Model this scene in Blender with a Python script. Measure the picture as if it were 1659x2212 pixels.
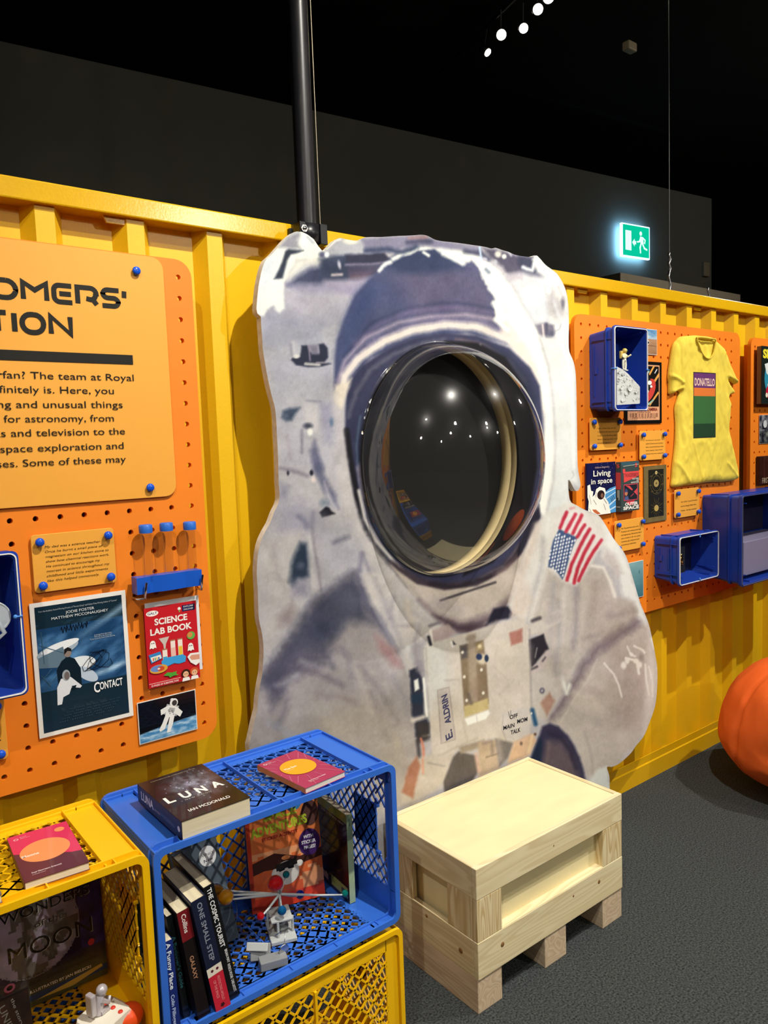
import bpy, bmesh, math, random
import numpy as np
from mathutils import Vector, Matrix
from mathutils.noise import noise as vnoise

for o in list(bpy.data.objects):
    bpy.data.objects.remove(o, do_unlink=True)
S = bpy.context.scene
COL = S.collection
random.seed(7)

# ------------------------------------------------------------------ camera
RX = Vector((0.78543941, -0.61790056, -0.03583053))   # world axes seen from the camera (right, down, forward)
RY = Vector((-0.08376026, -0.04875664, -0.99529242))
RZ = Vector((0.61324477, 0.78474307, -0.0900509))
EYE = Vector((0, 0, 1.6))
FPX, CX, CY = 1640.0, 829.5, 1106.0
camd = bpy.data.cameras.new('camera')
cam = bpy.data.objects.new('camera', camd)
COL.objects.link(cam)
camd.sensor_fit = 'HORIZONTAL'
camd.sensor_width = 36
camd.lens = 36 * FPX / 1659
camd.clip_start = 0.02
m = Matrix((RX, -RY, -RZ)).transposed().to_4x4()
m.translation = EYE
cam.matrix_world = m
S.camera = cam

# ------------------------------------------------------------------ world, exposure
wd = bpy.data.worlds.new('hall'); S.world = wd; wd.use_nodes = True
bg = wd.node_tree.nodes['Background']
bg.inputs[0].default_value = (1.0, 0.93, 0.82, 1)
bg.inputs[1].default_value = 0.05
S.view_settings.view_transform = 'Standard'
S.view_settings.look = 'None'
S.view_settings.gamma = 1
S.view_settings.use_curve_mapping = False
S.view_settings.exposure = 0.0
S.cycles.transparent_max_bounces = 24

# ------------------------------------------------------------------ lights (track spots of the hall)
SPOTS = [  # place, aimed at, watts, cone degrees
    ((1.30, 0.05, 4.05), (1.55, 1.9, .75), 450, 74),
    ((3.95, -0.15, 4.05), (3.15, 1.9, .6), 420, 74),
    ((-1.0, -0.5, 4.05), (0.5, 1.9, .7), 190, 54),
    ((3.8, -4.2, 4.05), (2.3, 1.9, .9), 240, 52),
]
for i, (p, a, w, c) in enumerate(SPOTS):
    ld = bpy.data.lights.new('track_spot', 'SPOT')
    ld.energy = w; ld.color = (1.0, 0.95, 0.86)
    ld.spot_size = math.radians(c); ld.spot_blend = 0.75; ld.shadow_soft_size = 0.022
    lo = bpy.data.objects.new('track_spot', ld); COL.objects.link(lo)
    lo.location = p
    lo.rotation_euler = (Vector(a) - Vector(p)).to_track_quat('-Z', 'Y').to_euler()

DOWNLIGHTS = [(-2.6, -5.2), (-.4, -3.6), (1.6, -5.6), (3.4, -3.0), (5.6, -5.0), (-3.6, -2.0), (7.4, -2.2), (7.0, 1.0), (.6, -2.2)]
for (x, y) in DOWNLIGHTS:      # dim round lamps of the hall behind the viewer
    ld = bpy.data.lights.new('downlight', 'POINT'); ld.energy = 26; ld.color = (1.0, .95, .86); ld.shadow_soft_size = .09
    lo = bpy.data.objects.new('downlight', ld); COL.objects.link(lo); lo.location = (x, y, 3.86)

# ------------------------------------------------------------------ helpers
def lin(c):
    if isinstance(c, str):
        c = [int(c[i:i+2], 16) for i in (0, 2, 4)]
    return tuple(((v/255)/12.92 if v/255 <= .04045 else (((v/255)+.055)/1.055)**2.4) for v in c)

def mat(name, c, rough=.5, metal=0, bump=0, scale=60, var=0, spec=.5, emit=0, trans=0, coat=0, stretch=None, alpha=1, ior=1.45):
    mt = bpy.data.materials.new(name); mt.use_nodes = True
    nt = mt.node_tree; b = nt.nodes['Principled BSDF']
    c = lin(c)
    b.inputs['Base Color'].default_value = (*c, 1)
    b.inputs['Roughness'].default_value = rough
    b.inputs['Metallic'].default_value = metal
    b.inputs['Specular IOR Level'].default_value = spec
    b.inputs['Transmission Weight'].default_value = trans
    b.inputs['Coat Weight'].default_value = coat
    b.inputs['IOR'].default_value = ior
    if emit:
        b.inputs['Emission Color'].default_value = (*c, 1)
        b.inputs['Emission Strength'].default_value = emit
    if bump or var:
        tc = nt.nodes.new('ShaderNodeTexCoord'); mp = nt.nodes.new('ShaderNodeMapping')
        nt.links.new(tc.outputs['Object'], mp.inputs[0])
        if stretch: mp.inputs['Scale'].default_value = stretch
        n = nt.nodes.new('ShaderNodeTexNoise'); n.inputs['Scale'].default_value = scale
        n.inputs['Detail'].default_value = 4
        nt.links.new(mp.outputs[0], n.inputs['Vector'])
        if bump:
            bp = nt.nodes.new('ShaderNodeBump'); bp.inputs['Strength'].default_value = bump
            bp.inputs['Distance'].default_value = .002
            nt.links.new(n.outputs[0], bp.inputs['Height']); nt.links.new(bp.outputs[0], b.inputs['Normal'])
        if var:
            r = nt.nodes.new('ShaderNodeValToRGB')
            r.color_ramp.elements[0].position = .3; r.color_ramp.elements[1].position = .7
            r.color_ramp.elements[0].color = (*[v*(1-var) for v in c], 1)
            r.color_ramp.elements[1].color = (*[min(1, v*(1+var)) for v in c], 1)
            nt.links.new(n.outputs[0], r.inputs[0]); nt.links.new(r.outputs[0], b.inputs['Base Color'])
    return mt

def print_mat(name, rough=.5, coat=0.0, bump=0):
    mt = bpy.data.materials.new(name); mt.use_nodes = True
    nt = mt.node_tree; b = nt.nodes['Principled BSDF']
    a = nt.nodes.new('ShaderNodeVertexColor'); a.layer_name = 'Col'
    n = nt.nodes.new('ShaderNodeTexNoise'); n.inputs['Scale'].default_value = 420
    tc = nt.nodes.new('ShaderNodeTexCoord'); nt.links.new(tc.outputs['Object'], n.inputs['Vector'])
    mr = nt.nodes.new('ShaderNodeMapRange'); mr.inputs[3].default_value = .93; mr.inputs[4].default_value = 1.07
    nt.links.new(n.outputs[0], mr.inputs[0])
    mx = nt.nodes.new('ShaderNodeVectorMath'); mx.operation = 'SCALE'
    nt.links.new(a.outputs[0], mx.inputs[0]); nt.links.new(mr.outputs[0], mx.inputs['Scale'])
    nt.links.new(mx.outputs[0], b.inputs['Base Color'])
    b.inputs['Roughness'].default_value = rough; b.inputs['Coat Weight'].default_value = coat; b.inputs['Specular IOR Level'].default_value = .22
    if bump:
        bp = nt.nodes.new('ShaderNodeBump'); bp.inputs['Strength'].default_value = bump; bp.inputs['Distance'].default_value = .001
        nt.links.new(n.outputs[0], bp.inputs['Height']); nt.links.new(bp.outputs[0], b.inputs['Normal'])
    return mt

def clear_mat(name, tint=(1, 1, 1), fres=1.45, rough=0.0, haze=0, scuff=0):
    """thin clear sheet: mirror at grazing angles, see-through otherwise"""
    mt = bpy.data.materials.new(name); mt.use_nodes = True
    nt = mt.node_tree; nt.nodes.clear()
    out = nt.nodes.new('ShaderNodeOutputMaterial'); mix = nt.nodes.new('ShaderNodeMixShader')
    tr = nt.nodes.new('ShaderNodeBsdfTransparent'); tr.inputs[0].default_value = (*tint, 1)
    gl = nt.nodes.new('ShaderNodeBsdfGlossy'); gl.inputs['Roughness'].default_value = rough
    gl.inputs[0].default_value = (1, 1, 1, 1)
    lw = nt.nodes.new('ShaderNodeLayerWeight'); lw.inputs[0].default_value = .5
    pw = nt.nodes.new('ShaderNodeMath'); pw.operation = 'POWER'; pw.inputs[1].default_value = 5
    fr = nt.nodes.new('ShaderNodeMath'); fr.operation = 'MULTIPLY_ADD'
    f0 = ((fres-1)/(fres+1))**2*1.8
    fr.inputs[1].default_value = 1-f0; fr.inputs[2].default_value = f0
    nt.links.new(lw.outputs['Facing'], pw.inputs[0]); nt.links.new(pw.outputs[0], fr.inputs[0])
    nt.links.new(fr.outputs[0], mix.inputs[0])
    if scuff:      # fine wiping scratches spread part of the mirror light
        g2 = nt.nodes.new('ShaderNodeBsdfGlossy'); g2.inputs['Roughness'].default_value = .22
        mg = nt.nodes.new('ShaderNodeMixShader'); mg.inputs[0].default_value = scuff
        nt.links.new(gl.outputs[0], mg.inputs[1]); nt.links.new(g2.outputs[0], mg.inputs[2]); gl = mg
    nt.links.new(gl.outputs[0], mix.inputs[2])
    src = tr
    if haze:
        m2 = nt.nodes.new('ShaderNodeMixShader'); m2.inputs[0].default_value = haze
        df = nt.nodes.new('ShaderNodeBsdfDiffuse'); nt.links.new(tr.outputs[0], m2.inputs[1]); nt.links.new(df.outputs[0], m2.inputs[2])
        src = m2
    nt.links.new(src.outputs[0], mix.inputs[1])
    nt.links.new(mix.outputs[0], out.inputs[0])
    return mt

def wood_mat(name, c1, c2, axis='X', scale=1.0):
    mt = bpy.data.materials.new(name); mt.use_nodes = True
    nt = mt.node_tree; b = nt.nodes['Principled BSDF']; b.inputs['Roughness'].default_value = .55
    tc = nt.nodes.new('ShaderNodeTexCoord'); mp = nt.nodes.new('ShaderNodeMapping')
    sc = {'X': (.9, 9, 11), 'Y': (9, .9, 11), 'Z': (11, 9, .9)}[axis]
    mp.inputs['Scale'].default_value = [v*scale for v in sc]
    oi = nt.nodes.new('ShaderNodeObjectInfo')
    va = nt.nodes.new('ShaderNodeVectorMath'); va.operation = 'ADD'
    mul = nt.nodes.new('ShaderNodeVectorMath'); mul.operation = 'SCALE'; mul.inputs[0].default_value = (7, 3, 5)
    nt.links.new(oi.outputs['Random'], mul.inputs['Scale'])
    nt.links.new(tc.outputs['Object'], mp.inputs[0]); nt.links.new(mp.outputs[0], va.inputs[0]); nt.links.new(mul.outputs[0], va.inputs[1])
    n = nt.nodes.new('ShaderNodeTexNoise'); n.inputs['Scale'].default_value = 1.1; n.inputs['Detail'].default_value = 1.5
    nt.links.new(va.outputs[0], n.inputs['Vector'])
    m1 = nt.nodes.new('ShaderNodeMath'); m1.operation = 'MULTIPLY'; m1.inputs[1].default_value = 16
    nt.links.new(n.outputs[0], m1.inputs[0])
    m2 = nt.nodes.new('ShaderNodeMath'); m2.operation = 'FRACT'; nt.links.new(m1.outputs[0], m2.inputs[0])
    r = nt.nodes.new('ShaderNodeValToRGB'); r.color_ramp.interpolation = 'EASE'
    e = r.color_ramp.elements
    e[0].position = 0; e[0].color = (*lin(c1), 1); e[1].position = .78; e[1].color = (*lin(c2), 1)
    x = e.new(1.0); x.color = (*lin(c1), 1)
    nt.links.new(m2.outputs[0], r.inputs[0]); nt.links.new(r.outputs[0], b.inputs['Base Color'])
    bp = nt.nodes.new('ShaderNodeBump'); bp.inputs['Strength'].default_value = .12; bp.inputs['Distance'].default_value = .001
    nt.links.new(m2.outputs[0], bp.inputs['Height']); nt.links.new(bp.outputs[0], b.inputs['Normal'])
    return mt

def P(px, py, y):
    """where the sight line of a photo reading meets the vertical plane Y=y"""
    d = RX*((px-CX)/FPX) + RY*((py-CY)/FPX) + RZ
    t = (y-EYE.y)/d.y
    return EYE + d*t
def ray(px, py):
    return RX*((px-CX)/FPX) + RY*((py-CY)/FPX) + RZ
# note: RX,RY,RZ hold the camera axes expressed in the world frame

def empty(name, loc, label=None, cat=None, group=None, parent=None):
    o = bpy.data.objects.new(name, None); COL.objects.link(o); o.location = loc
    o.empty_display_size = .05
    if parent: o.parent = parent
    if label: o['label'] = label
    if cat: o['category'] = cat
    if group: o['group'] = group
    return o

def tag(o, label=None, cat=None, group=None, kind=None):
    if label: o['label'] = label
    if cat: o['category'] = cat
    if group: o['group'] = group
    if kind: o['kind'] = kind
    return o

class MB:
    """collects shapes given in world coordinates into one mesh object"""
    def __init__(s): s.v = []; s.f = []; s.sm = []; s.c = []
    def add(s, vs, fs, smooth=False, col=None):
        n = len(s.v); s.v += [tuple(v) for v in vs]
        for f in fs: s.f.append([n+i for i in f]); s.sm.append(smooth); s.c.append(col)
    def box(s, a, b, M=None):
        x0, y0, z0 = a; x1, y1, z1 = b
        vs = [Vector(p) for p in ((x0,y0,z0),(x1,y0,z0),(x1,y1,z0),(x0,y1,z0),(x0,y0,z1),(x1,y0,z1),(x1,y1,z1),(x0,y1,z1))]
        if M: vs = [M @ v for v in vs]
        s.add(vs, [(0,3,2,1),(4,5,6,7),(0,1,5,4),(1,2,6,5),(2,3,7,6),(3,0,4,7)])
    def bbox(s, a, b, r=.003, M=None):
        """box with chamfered edges"""
        x0, y0, z0 = a; x1, y1, z1 = b
        r = min(r, (x1-x0)/2.01, (y1-y0)/2.01, (z1-z0)/2.01)
        bm = bmesh.new(); bmesh.ops.create_cube(bm, size=1)
        for v in bm.verts: v.co = ((x0+x1)/2+v.co.x*(x1-x0), (y0+y1)/2+v.co.y*(y1-y0), (z0+z1)/2+v.co.z*(z1-z0))
        bmesh.ops.bevel(bm, geom=bm.edges[:], offset=r, segments=2, affect='EDGES', profile=.5)
        s.bm(bm, M)
    def bm(s, bm, M=None, smooth=False):
        bm.verts.index_update()
        s.add([(M @ v.co if M else v.co.copy()) for v in bm.verts], [[v.index for v in f.verts] for f in bm.faces], smooth)
        bm.free()
    def tube(s, pts, r, n=10, cap=True, smooth=True):
        pts = [Vector(p) for p in pts]; rs = r if isinstance(r, (list, tuple)) else [r]*len(pts)
        rings = []; up = None
        for i, p in enumerate(pts):
            d = (pts[min(i+1, len(pts)-1)] - pts[max(i-1, 0)]).normalized()
            if up is None: up = Vector((0,0,1)) if abs(d.z) < .9 else Vector((0,1,0))
            a = d.cross(up).normalized(); b = a.cross(d).normalized(); up = b
            rings.append([p + a*math.cos(2*math.pi*k/n)*rs[i] + b*math.sin(2*math.pi*k/n)*rs[i] for k in range(n)])
        vs = [v for rg in rings for v in rg]
        fs = [(i*n+k, i*n+(k+1) % n, (i+1)*n+(k+1) % n, (i+1)*n+k) for i in range(len(pts)-1) for k in range(n)]
        s.add(vs, fs, smooth)
        if cap:
            s.add(rings[0], [list(range(n))[::-1]]); s.add(rings[-1], [list(range(n))])
    def sphere(s, c, r, n=16, m=10, M=None):
        rx, ry, rz = r if isinstance(r, (tuple, list)) else (r, r, r)
        bm = bmesh.new(); bmesh.ops.create_uvsphere(bm, u_segments=n, v_segments=m, radius=1)
        for v in bm.verts: v.co = Vector((c[0]+v.co.x*rx, c[1]+v.co.y*ry, c[2]+v.co.z*rz))
        s.bm(bm, M, True)
    def lathe(s, c, prof, axis='Z', n=20):
        """prof: (radius, height) pairs"""
        vs = []
        for (r, h) in prof:
            for k in range(n):
                a = 2*math.pi*k/n; x, y = r*math.cos(a), r*math.sin(a)
                vs.append({'Z': (c[0]+x, c[1]+y, c[2]+h), 'Y': (c[0]+x, c[1]+h, c[2]+y), 'X': (c[0]+h, c[1]+x, c[2]+y)}[axis])
        fs = [(i*n+k, i*n+(k+1) % n, (i+1)*n+(k+1) % n, (i+1)*n+k) for i in range(len(prof)-1) for k in range(n)]
        s.add(vs, fs, True)
        if prof[0][0] > 1e-5: s.add(vs[:n], [list(range(n))])
        if prof[-1][0] > 1e-5: s.add(vs[-n:], [list(range(n))])
    def prism(s, poly, y0, y1, M=None, axis='Y'):
        """extrude a polygon of (x,z) between y0 and y1"""
        n = len(poly)
        if axis == 'Y': mk = lambda p, h: Vector((p[0], h, p[1]))
        elif axis == 'Z': mk = lambda p, h: Vector((p[0], p[1], h))
        else: mk = lambda p, h: Vector((h, p[0], p[1]))
        vs = [mk(p, y0) for p in poly] + [mk(p, y1) for p in poly]
        if M: vs = [M @ v for v in vs]
        s.add(vs, [list(range(n)), list(range(n, 2*n))[::-1]] + [(i, i+n, (i+1) % n+n, (i+1) % n) for i in range(n)])
    def build(s, name, m, parent=None, col=None):
        me = bpy.data.meshes.new(name)
        if parent: base = parent_world(parent)
        else:
            A = np.array([tuple(v) for v in s.v]); lo, hi = A.min(0), A.max(0)
            base = Matrix.Translation(((lo[0]+hi[0])/2, (lo[1]+hi[1])/2, lo[2]))
        inv = base.inverted()
        me.from_pydata([inv @ Vector(v) for v in s.v], [], s.f)
        for p, q in zip(me.polygons, s.sm): p.use_smooth = q
        if any(c is not None for c in s.c):
            at = me.color_attributes.new('Col', 'FLOAT_COLOR', 'CORNER')
            arr = []
            for p, c in zip(me.polygons, s.c):
                arr += list((*(c or (0.5, 0.5, 0.5)), 1))*p.loop_total
            at.data.foreach_set('color', arr)
        fix_normals(me)
        me.materials.append(m)
        o = bpy.data.objects.new(name, me); COL.objects.link(o)
        if parent: o.parent = parent
        else: o.location = base.translation
        return o

def parent_world(p):
    M = Matrix()
    while p is not None:
        M = (Matrix.Translation(p.location) @ p.rotation_euler.to_matrix().to_4x4()) @ M
        p = p.parent
    return M

def fix_normals(me):
    bm = bmesh.new(); bm.from_mesh(me); bmesh.ops.recalc_face_normals(bm, faces=bm.faces[:]); bm.to_mesh(me); bm.free()

def rrect(x0, z0, x1, z1, r, n=5):
    pts = []
    for cx, cz, a0 in ((x1-r, z1-r, 0), (x0+r, z1-r, 90), (x0+r, z0+r, 180), (x1-r, z0+r, 270)):
        for k in range(n+1):
            a = math.radians(a0+90*k/n); pts.append((cx+r*math.cos(a), cz+r*math.sin(a)))
    return pts

# text outlines from the built-in font
_tc = {}
def text_geo(txt, offset=0.0, shear=0.0, space=1.0):
    k = (txt, offset, shear, space)
    if k in _tc: return _tc[k]
    cu = bpy.data.curves.new('t', 'FONT'); cu.body = txt; cu.size = 1; cu.offset = offset; cu.shear = shear
    cu.space_character = space; cu.fill_mode = 'FRONT'; cu.resolution_u = 3
    o = bpy.data.objects.new('t', cu); COL.objects.link(o)
    bpy.context.view_layer.update()
    dg = bpy.context.evaluated_depsgraph_get()
    me = bpy.data.meshes.new_from_object(o.evaluated_get(dg))
    vs = np.array([tuple(v.co)[:2] for v in me.vertices]).reshape(-1, 2); fs = [list(p.vertices) for p in me.polygons]
    bpy.data.objects.remove(o, do_unlink=True); bpy.data.curves.remove(cu); bpy.data.meshes.remove(me)
    _tc[k] = (vs, fs); return vs, fs

class Face:
    """a printed flat surface: shapes are laid on it in thin ink layers.
    O origin (lower left), U right unit, V up unit, N outward normal"""
    def __init__(s, O, U, V, N=None, z0=.0004):
        s.O = Vector(O); s.U = Vector(U).normalized(); s.V = Vector(V).normalized()
        s.N = Vector(N).normalized() if N else s.U.cross(s.V).normalized()
        s.mb = MB(); s.z = z0
    def at(s, a, b): return s.O + s.U*a + s.V*b + s.N*s.z
    def px(s, x, y):
        d = ray(x, y); t = (s.O-EYE).dot(s.N)/d.dot(s.N); q = EYE + d*t - s.O
        return (q.dot(s.U), q.dot(s.V))
    def up(s): s.z += .00007
    def poly(s, pts, c, px=False):
        if px: pts = [s.px(*p) for p in pts]
        s.mb.add([s.at(*p) for p in pts], [list(range(len(pts)))], col=lin(c)); s.up()
    def rect(s, a0, b0, a1, b1, c): s.poly([(a0,b0),(a1,b0),(a1,b1),(a0,b1)], c)
    def ell(s, cx, cy, rx, ry, c, n=28, rot=0):
        ca, sa = math.cos(rot), math.sin(rot)
        s.poly([(cx+rx*math.cos(t)*ca-ry*math.sin(t)*sa, cy+rx*math.cos(t)*sa+ry*math.sin(t)*ca) for t in [2*math.pi*k/n for k in range(n)]], c)
    def ring(s, cx, cy, r, w, c, n=32, ry=None):
        ry = ry or r
        vs = []
        for k in range(n):
            t = 2*math.pi*k/n
            vs += [s.at(cx+r*math.cos(t), cy+ry*math.sin(t)), s.at(cx+(r-w)*math.cos(t), cy+(ry-w)*math.sin(t))]
        s.mb.add(vs, [(2*k, 2*((k+1) % n), 2*((k+1) % n)+1, 2*k+1) for k in range(n)], col=lin(c)); s.up()
    def line(s, pts, w, c, px=False):
        if px: pts = [s.px(*p) for p in pts]
        pts = [Vector(p) for p in pts]
        for a, b in zip(pts, pts[1:]):
            d = (b-a)
            if d.length < 1e-7: continue
            d.normalize(); n = Vector((-d.y, d.x))*w/2; e = d*w*.3
            s.mb.add([s.at(*(a-n-e)), s.at(*(b-n+e)), s.at(*(b+n+e)), s.at(*(a+n-e))], [(0,1,2,3)], col=lin(c))
        s.up()
    def ribbon(s, pts, w, c):
        """stroke with mitred corners"""
        pts = [Vector(p) for p in pts]; q = [pts[0]]
        for p in pts[1:]:
            if (p-q[-1]).length > .0014: q.append(p)
        L_, R_ = [], []
        for i, p in enumerate(q):
            d0 = (p-q[i-1]).normalized() if i else None; d1 = (q[i+1]-p).normalized() if i < len(q)-1 else None
            d0 = d0 or d1; d1 = d1 or d0
            n0, n1 = Vector((-d0.y, d0.x)), Vector((-d1.y, d1.x)); m_ = n0+n1
            if m_.length < .2: m_ = n0
            m_.normalize(); k = min(1/max(m_.dot(n0), .3), 1.7)
            L_.append(p+m_*k*w/2); R_.append(p-m_*k*w/2)
        n = len(q)
        s.mb.add([s.at(*p) for p in L_+R_], [(i, i+1, n+i+1, n+i) for i in range(n-1)], col=lin(c)); s.up()
    def grid(s, fn, a0, b0, a1, b1, nx, ny):
        """fn(u,v) -> colour, u,v in 0..1"""
        vs = [s.at(a0+(a1-a0)*i/nx, b0+(b1-b0)*j/ny) for j in range(ny+1) for i in range(nx+1)]
        n = len(s.mb.v); s.mb.v += [tuple(v) for v in vs]
        for j in range(ny):
            for i in range(nx):
                k = n+j*(nx+1)+i; s.mb.f.append([k, k+1, k+nx+2, k+nx+1]); s.mb.sm.append(False)
                s.mb.c.append(lin(fn((i+.5)/nx, (j+.5)/ny)))
        s.up()
    def text(s, txt, p0, w, h, c, ang=0, bold=0.0, shear=0, px=False, p1=None, space=1.0, fitcap=True):
        """baseline starts at p0, text is w wide and its capitals h high; with px, p0 and p1 are the photo readings of both baseline ends and h a photo height"""
        if px:
            a = s.px(*p0); b = s.px(*p1); t = s.px(p0[0], p0[1]-h)
            w = math.hypot(b[0]-a[0], b[1]-a[1]); ang = math.atan2(b[1]-a[1], b[0]-a[0]); h = t[1]-a[1]; p0 = a
        vs, fs = text_geo(txt, bold, shear, space)
        if not len(vs): return
        x0, x1 = vs[:, 0].min(), vs[:, 0].max()
        sx = w/(x1-x0) if w else h/.72; sy = h/.72
        ca, sa = math.cos(ang), math.sin(ang)
        out = []
        for x, y in vs:
            X = (x-x0)*sx; Y = y*sy
            out.append(s.at(p0[0]+X*ca-Y*sa, p0[1]+X*sa+Y*ca))
        s.mb.add(out, fs, col=lin(c)); s.up()
    def build(s, name, m, parent=None): return s.mb.build(name, m, parent)

def copy_tree(o, parent=None):
    c = o.copy(); COL.objects.link(c)
    if parent: c.parent = parent
    for ch in [x for x in bpy.data.objects if x.parent == o]: copy_tree(ch, c)
    return c

# ------------------------------------------------------------------ materials
M_yel = mat('yellow_container_paint', 'e4b414', .36, bump=.10, scale=240, var=.03)
M_yrail = mat('yellow_rail_paint', 'd8a812', .2, bump=.10, scale=200, var=.04)
M_peg = mat('orange_board', 'ea7f1a', .5, var=.02, scale=8)
M_card = mat('amber_card', 'e8a23c', .45)
M_cardr = mat('amber_card_edge', 'eadfc8', .4)
M_blue = mat('royal_blue_plastic', '1f3fa0', .3)
M_bcrate = mat('mid_blue_plastic', '356cd0', .32)
M_ycrate = mat('yellow_plastic', 'f5bd0a', .32)
M_pin = mat('blue_pin', '1650c8', .2)
M_white = mat('white_plastic', 'e8e6e0', .4)
M_black = mat('black_paint', '16161a', .35)
M_steel = mat('steel', 'b8b8ba', .25, metal=1)
M_chrome = mat('chrome', 'dddddd', .12, metal=1)
M_carpet = mat('carpet', '3c3f3f', .95, bump=1.0, scale=170, var=.75, spec=.1)
M_print = print_mat('ink_print', .45)
M_gloss = print_mat('gloss_print', .22, coat=.25)
M_vinyl = print_mat('matt_print', .55)
M_paper = mat('page_paper', 'dccfae', .8, var=.12, scale=8, stretch=(1, 1, 90))
M_glass = clear_mat('clear_acrylic', (.97, .98, 1), 1.4)
M_tubeglass = clear_mat('clear_tube', (.93, .93, .94), 1.5)

# ------------------------------------------------------------------ the hall
fl = MB(); fl.box((-6, -7, -.1), (13, 9.5, 0)); floor = tag(fl.build('floor', M_carpet), kind='structure')
M_dark = mat('lit_wall_grey', '5c5b51', .9)  # grey of the lit part of the wall; black above stands for shade
M_void = mat('black_ceiling', '050505', .95); M_wallb = mat('hall_black', '0a0a0b', .95)
b = MB(); b.box((-6, -7, 4.5), (13, 9.5, 4.7)); tag(b.build('ceiling', M_void), kind='structure')
b = MB(); b.box((-6.2, -7, 0), (-6, 9.5, 4.5)); tag(b.build('wall_left', M_wallb), kind='structure')
b = MB(); b.box((-6, -7.2, 0), (13, -7, 4.5)); tag(b.build('wall_front', M_wallb), kind='structure')
b = MB(); b.box((13, -7, 0), (13.2, 9.5, 4.5)); tag(b.build('wall_right', M_void), kind='structure')
b = MB(); b.box((-6, 9.5, 0), (13, 9.7, 4.5)); tag(b.build('wall_back', M_void), kind='structure')
# dark partition behind the container, a few degrees off the container's line
fd = Vector((0.993911, -0.110178, 0)); fn = Vector((fd.y, -fd.x, 0))     # fn faces the camera
def far(px, py, dist=5.0):
    d = ray(px, py); t = fn.dot(Vector((0, dist, 0))-EYE)/fn.dot(d); return EYE+d*t
a0 = Vector((0, 5, 0)) - fd*6; a1 = Vector((far(1537, 540).x, far(1537, 540).y, 0))
light_cutoff_z = 3.957  # wall cut off here to imitate the edge of the lamplight
b = MB()
nb = -fn*.15
b.add([a0, a1, a1+nb, a0+nb] + [v+Vector((0, 0, light_cutoff_z)) for v in (a0, a1, a1+nb, a0+nb)],
      [(0,3,2,1),(4,5,6,7),(0,1,5,4),(1,2,6,5),(2,3,7,6),(3,0,4,7)])
tag(b.build('trim_1', M_dark), kind='structure')

# container side: corrugated steel
def profile(x0, x1):
    pts = []; k = math.floor((x0-.5355)/.22)
    while True:
        c = .5355+.22*k
        if c > x1: break
        pts += [(c-.0225, 1.960), (c+.0225, 1.960), (c+.0225+.026, 2.0), (c+.22-.0225-.026, 2.0)]
        k += 1
    return pts
pr = profile(-2.2, 7.2)
b = MB(); n = len(pr)
b.add([(x, y, 0) for x, y in pr]+[(x, y, 2.215) for x, y in pr], [(i, i+1, n+i+1, n+i) for i in range(n-1)])
b.add([(x, y+.006, 0) for x, y in pr]+[(x, y+.006, 2.215) for x, y in pr], [(i, n+i, n+i+1, i+1) for i in range(n-1)])
cw = tag(b.build('wall_container', M_yel), kind='structure')
b = MB(); b.bbox((-2.2, 1.944, 2.195), (7.2, 2.03, 2.246), .004); tag(b.build('trim_2', M_yrail), kind='structure')
b = MB()
b.prism([(1.950, 0), (1.950, .078), (1.955, .082), (1.955, .115), (1.9595, .115), (1.9595, 0)], -2.2, 7.2, axis='X')
tag(b.build('trim_3', M_yrail), kind='structure')
# small lashing tabs welded under the top rail
for x, nm in ((.71, 'above the right end of the title panel'), (2.60, 'just right of the astronaut cutout'), (3.48, 'above the yellow t-shirt'), (4.36, 'at the right edge above the third board')):
    b = MB(); b.prism([(x-.035, 2.197), (x-.026, 2.178), (x+.026, 2.178), (x+.035, 2.197)], 1.965, 1.972)
    o = b.build('lashing_tab', M_yrail); tag(o, 'small yellow lashing tab under the top rail '+nm, 'bracket', 'lashing tabs under the rail')

# ------------------------------------------------------------------ black pole and clamp
pole = empty('support_pole', (1.244, 1.905, 0), 'tall black round pole rising behind the astronaut cutout to the ceiling', 'pole')
b = MB(); b.tube([(1.244, 1.905, 0), (1.244, 1.905, 4.5)], .0285, 24); b.build('post', M_black, pole)
cl = MB()
cl.lathe((1.244, 1.905, 2.185), [(.029, 0), (.036, 0), (.036, .05), (.029, .05)], n=24)
cl.bbox((1.192, 1.862, 2.188), (1.212, 1.90, 2.232), .002); cl.bbox((1.268, 1.872, 2.180), (1.292, 1.92, 2.238), .002)
cl.bbox((1.20, 1.93, 2.19), (1.29, 1.946, 2.23), .002)
c_ = cl.build('clamp', M_black, pole)
b = MB(); b.lathe((1.204, 1.857, 2.212), [(.011, 0), (.011, .005), (.006, .005), (.006, -.004), (0, -.004)], axis='Y', n=6); b.build('clamp_bolt', M_steel, c_)

# ------------------------------------------------------------------ hall lamps that show in the photo
lens = mat('lamp_lens', 'fff6e0', .3, emit=28)
def track_lamp(p, look, r, label, group=None, L=lens, cat='lamp'):
    o = empty('track_spotlight', p, label, cat, group)
    q = (Vector(look)-Vector(p)).to_track_quat('-Z', 'Y').to_euler(); o.rotation_euler = q
    Mx = Matrix.Translation(p) @ q.to_matrix().to_4x4()
    b = MB()
    bm = MB(); bm.lathe((0, 0, 0), [(r*.9, -.0), (r*1.12, -.004), (r*1.12, r*1.2), (r*.8, r*2.4), (0, r*2.4)], n=18)
    b.add([Mx @ Vector(v) for v in bm.v], bm.f, True)
    b.build('housing', M_black, o)
    bm = MB(); bm.lathe((0, 0, 0), [(0, -.006), (r*.92, -.006)], n=18); bm.v = [tuple(Mx @ Vector(v)) for v in bm.v]
    bm.build('lens', L, o)
    b = MB(); b.tube([Mx @ Vector((0, 0, r*1.5)), Vector((p[0], p[1], p[2]+max(r*3.2, .16)))], r*.18, 8); b.build('arm', M_black, o)
    return o
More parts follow.
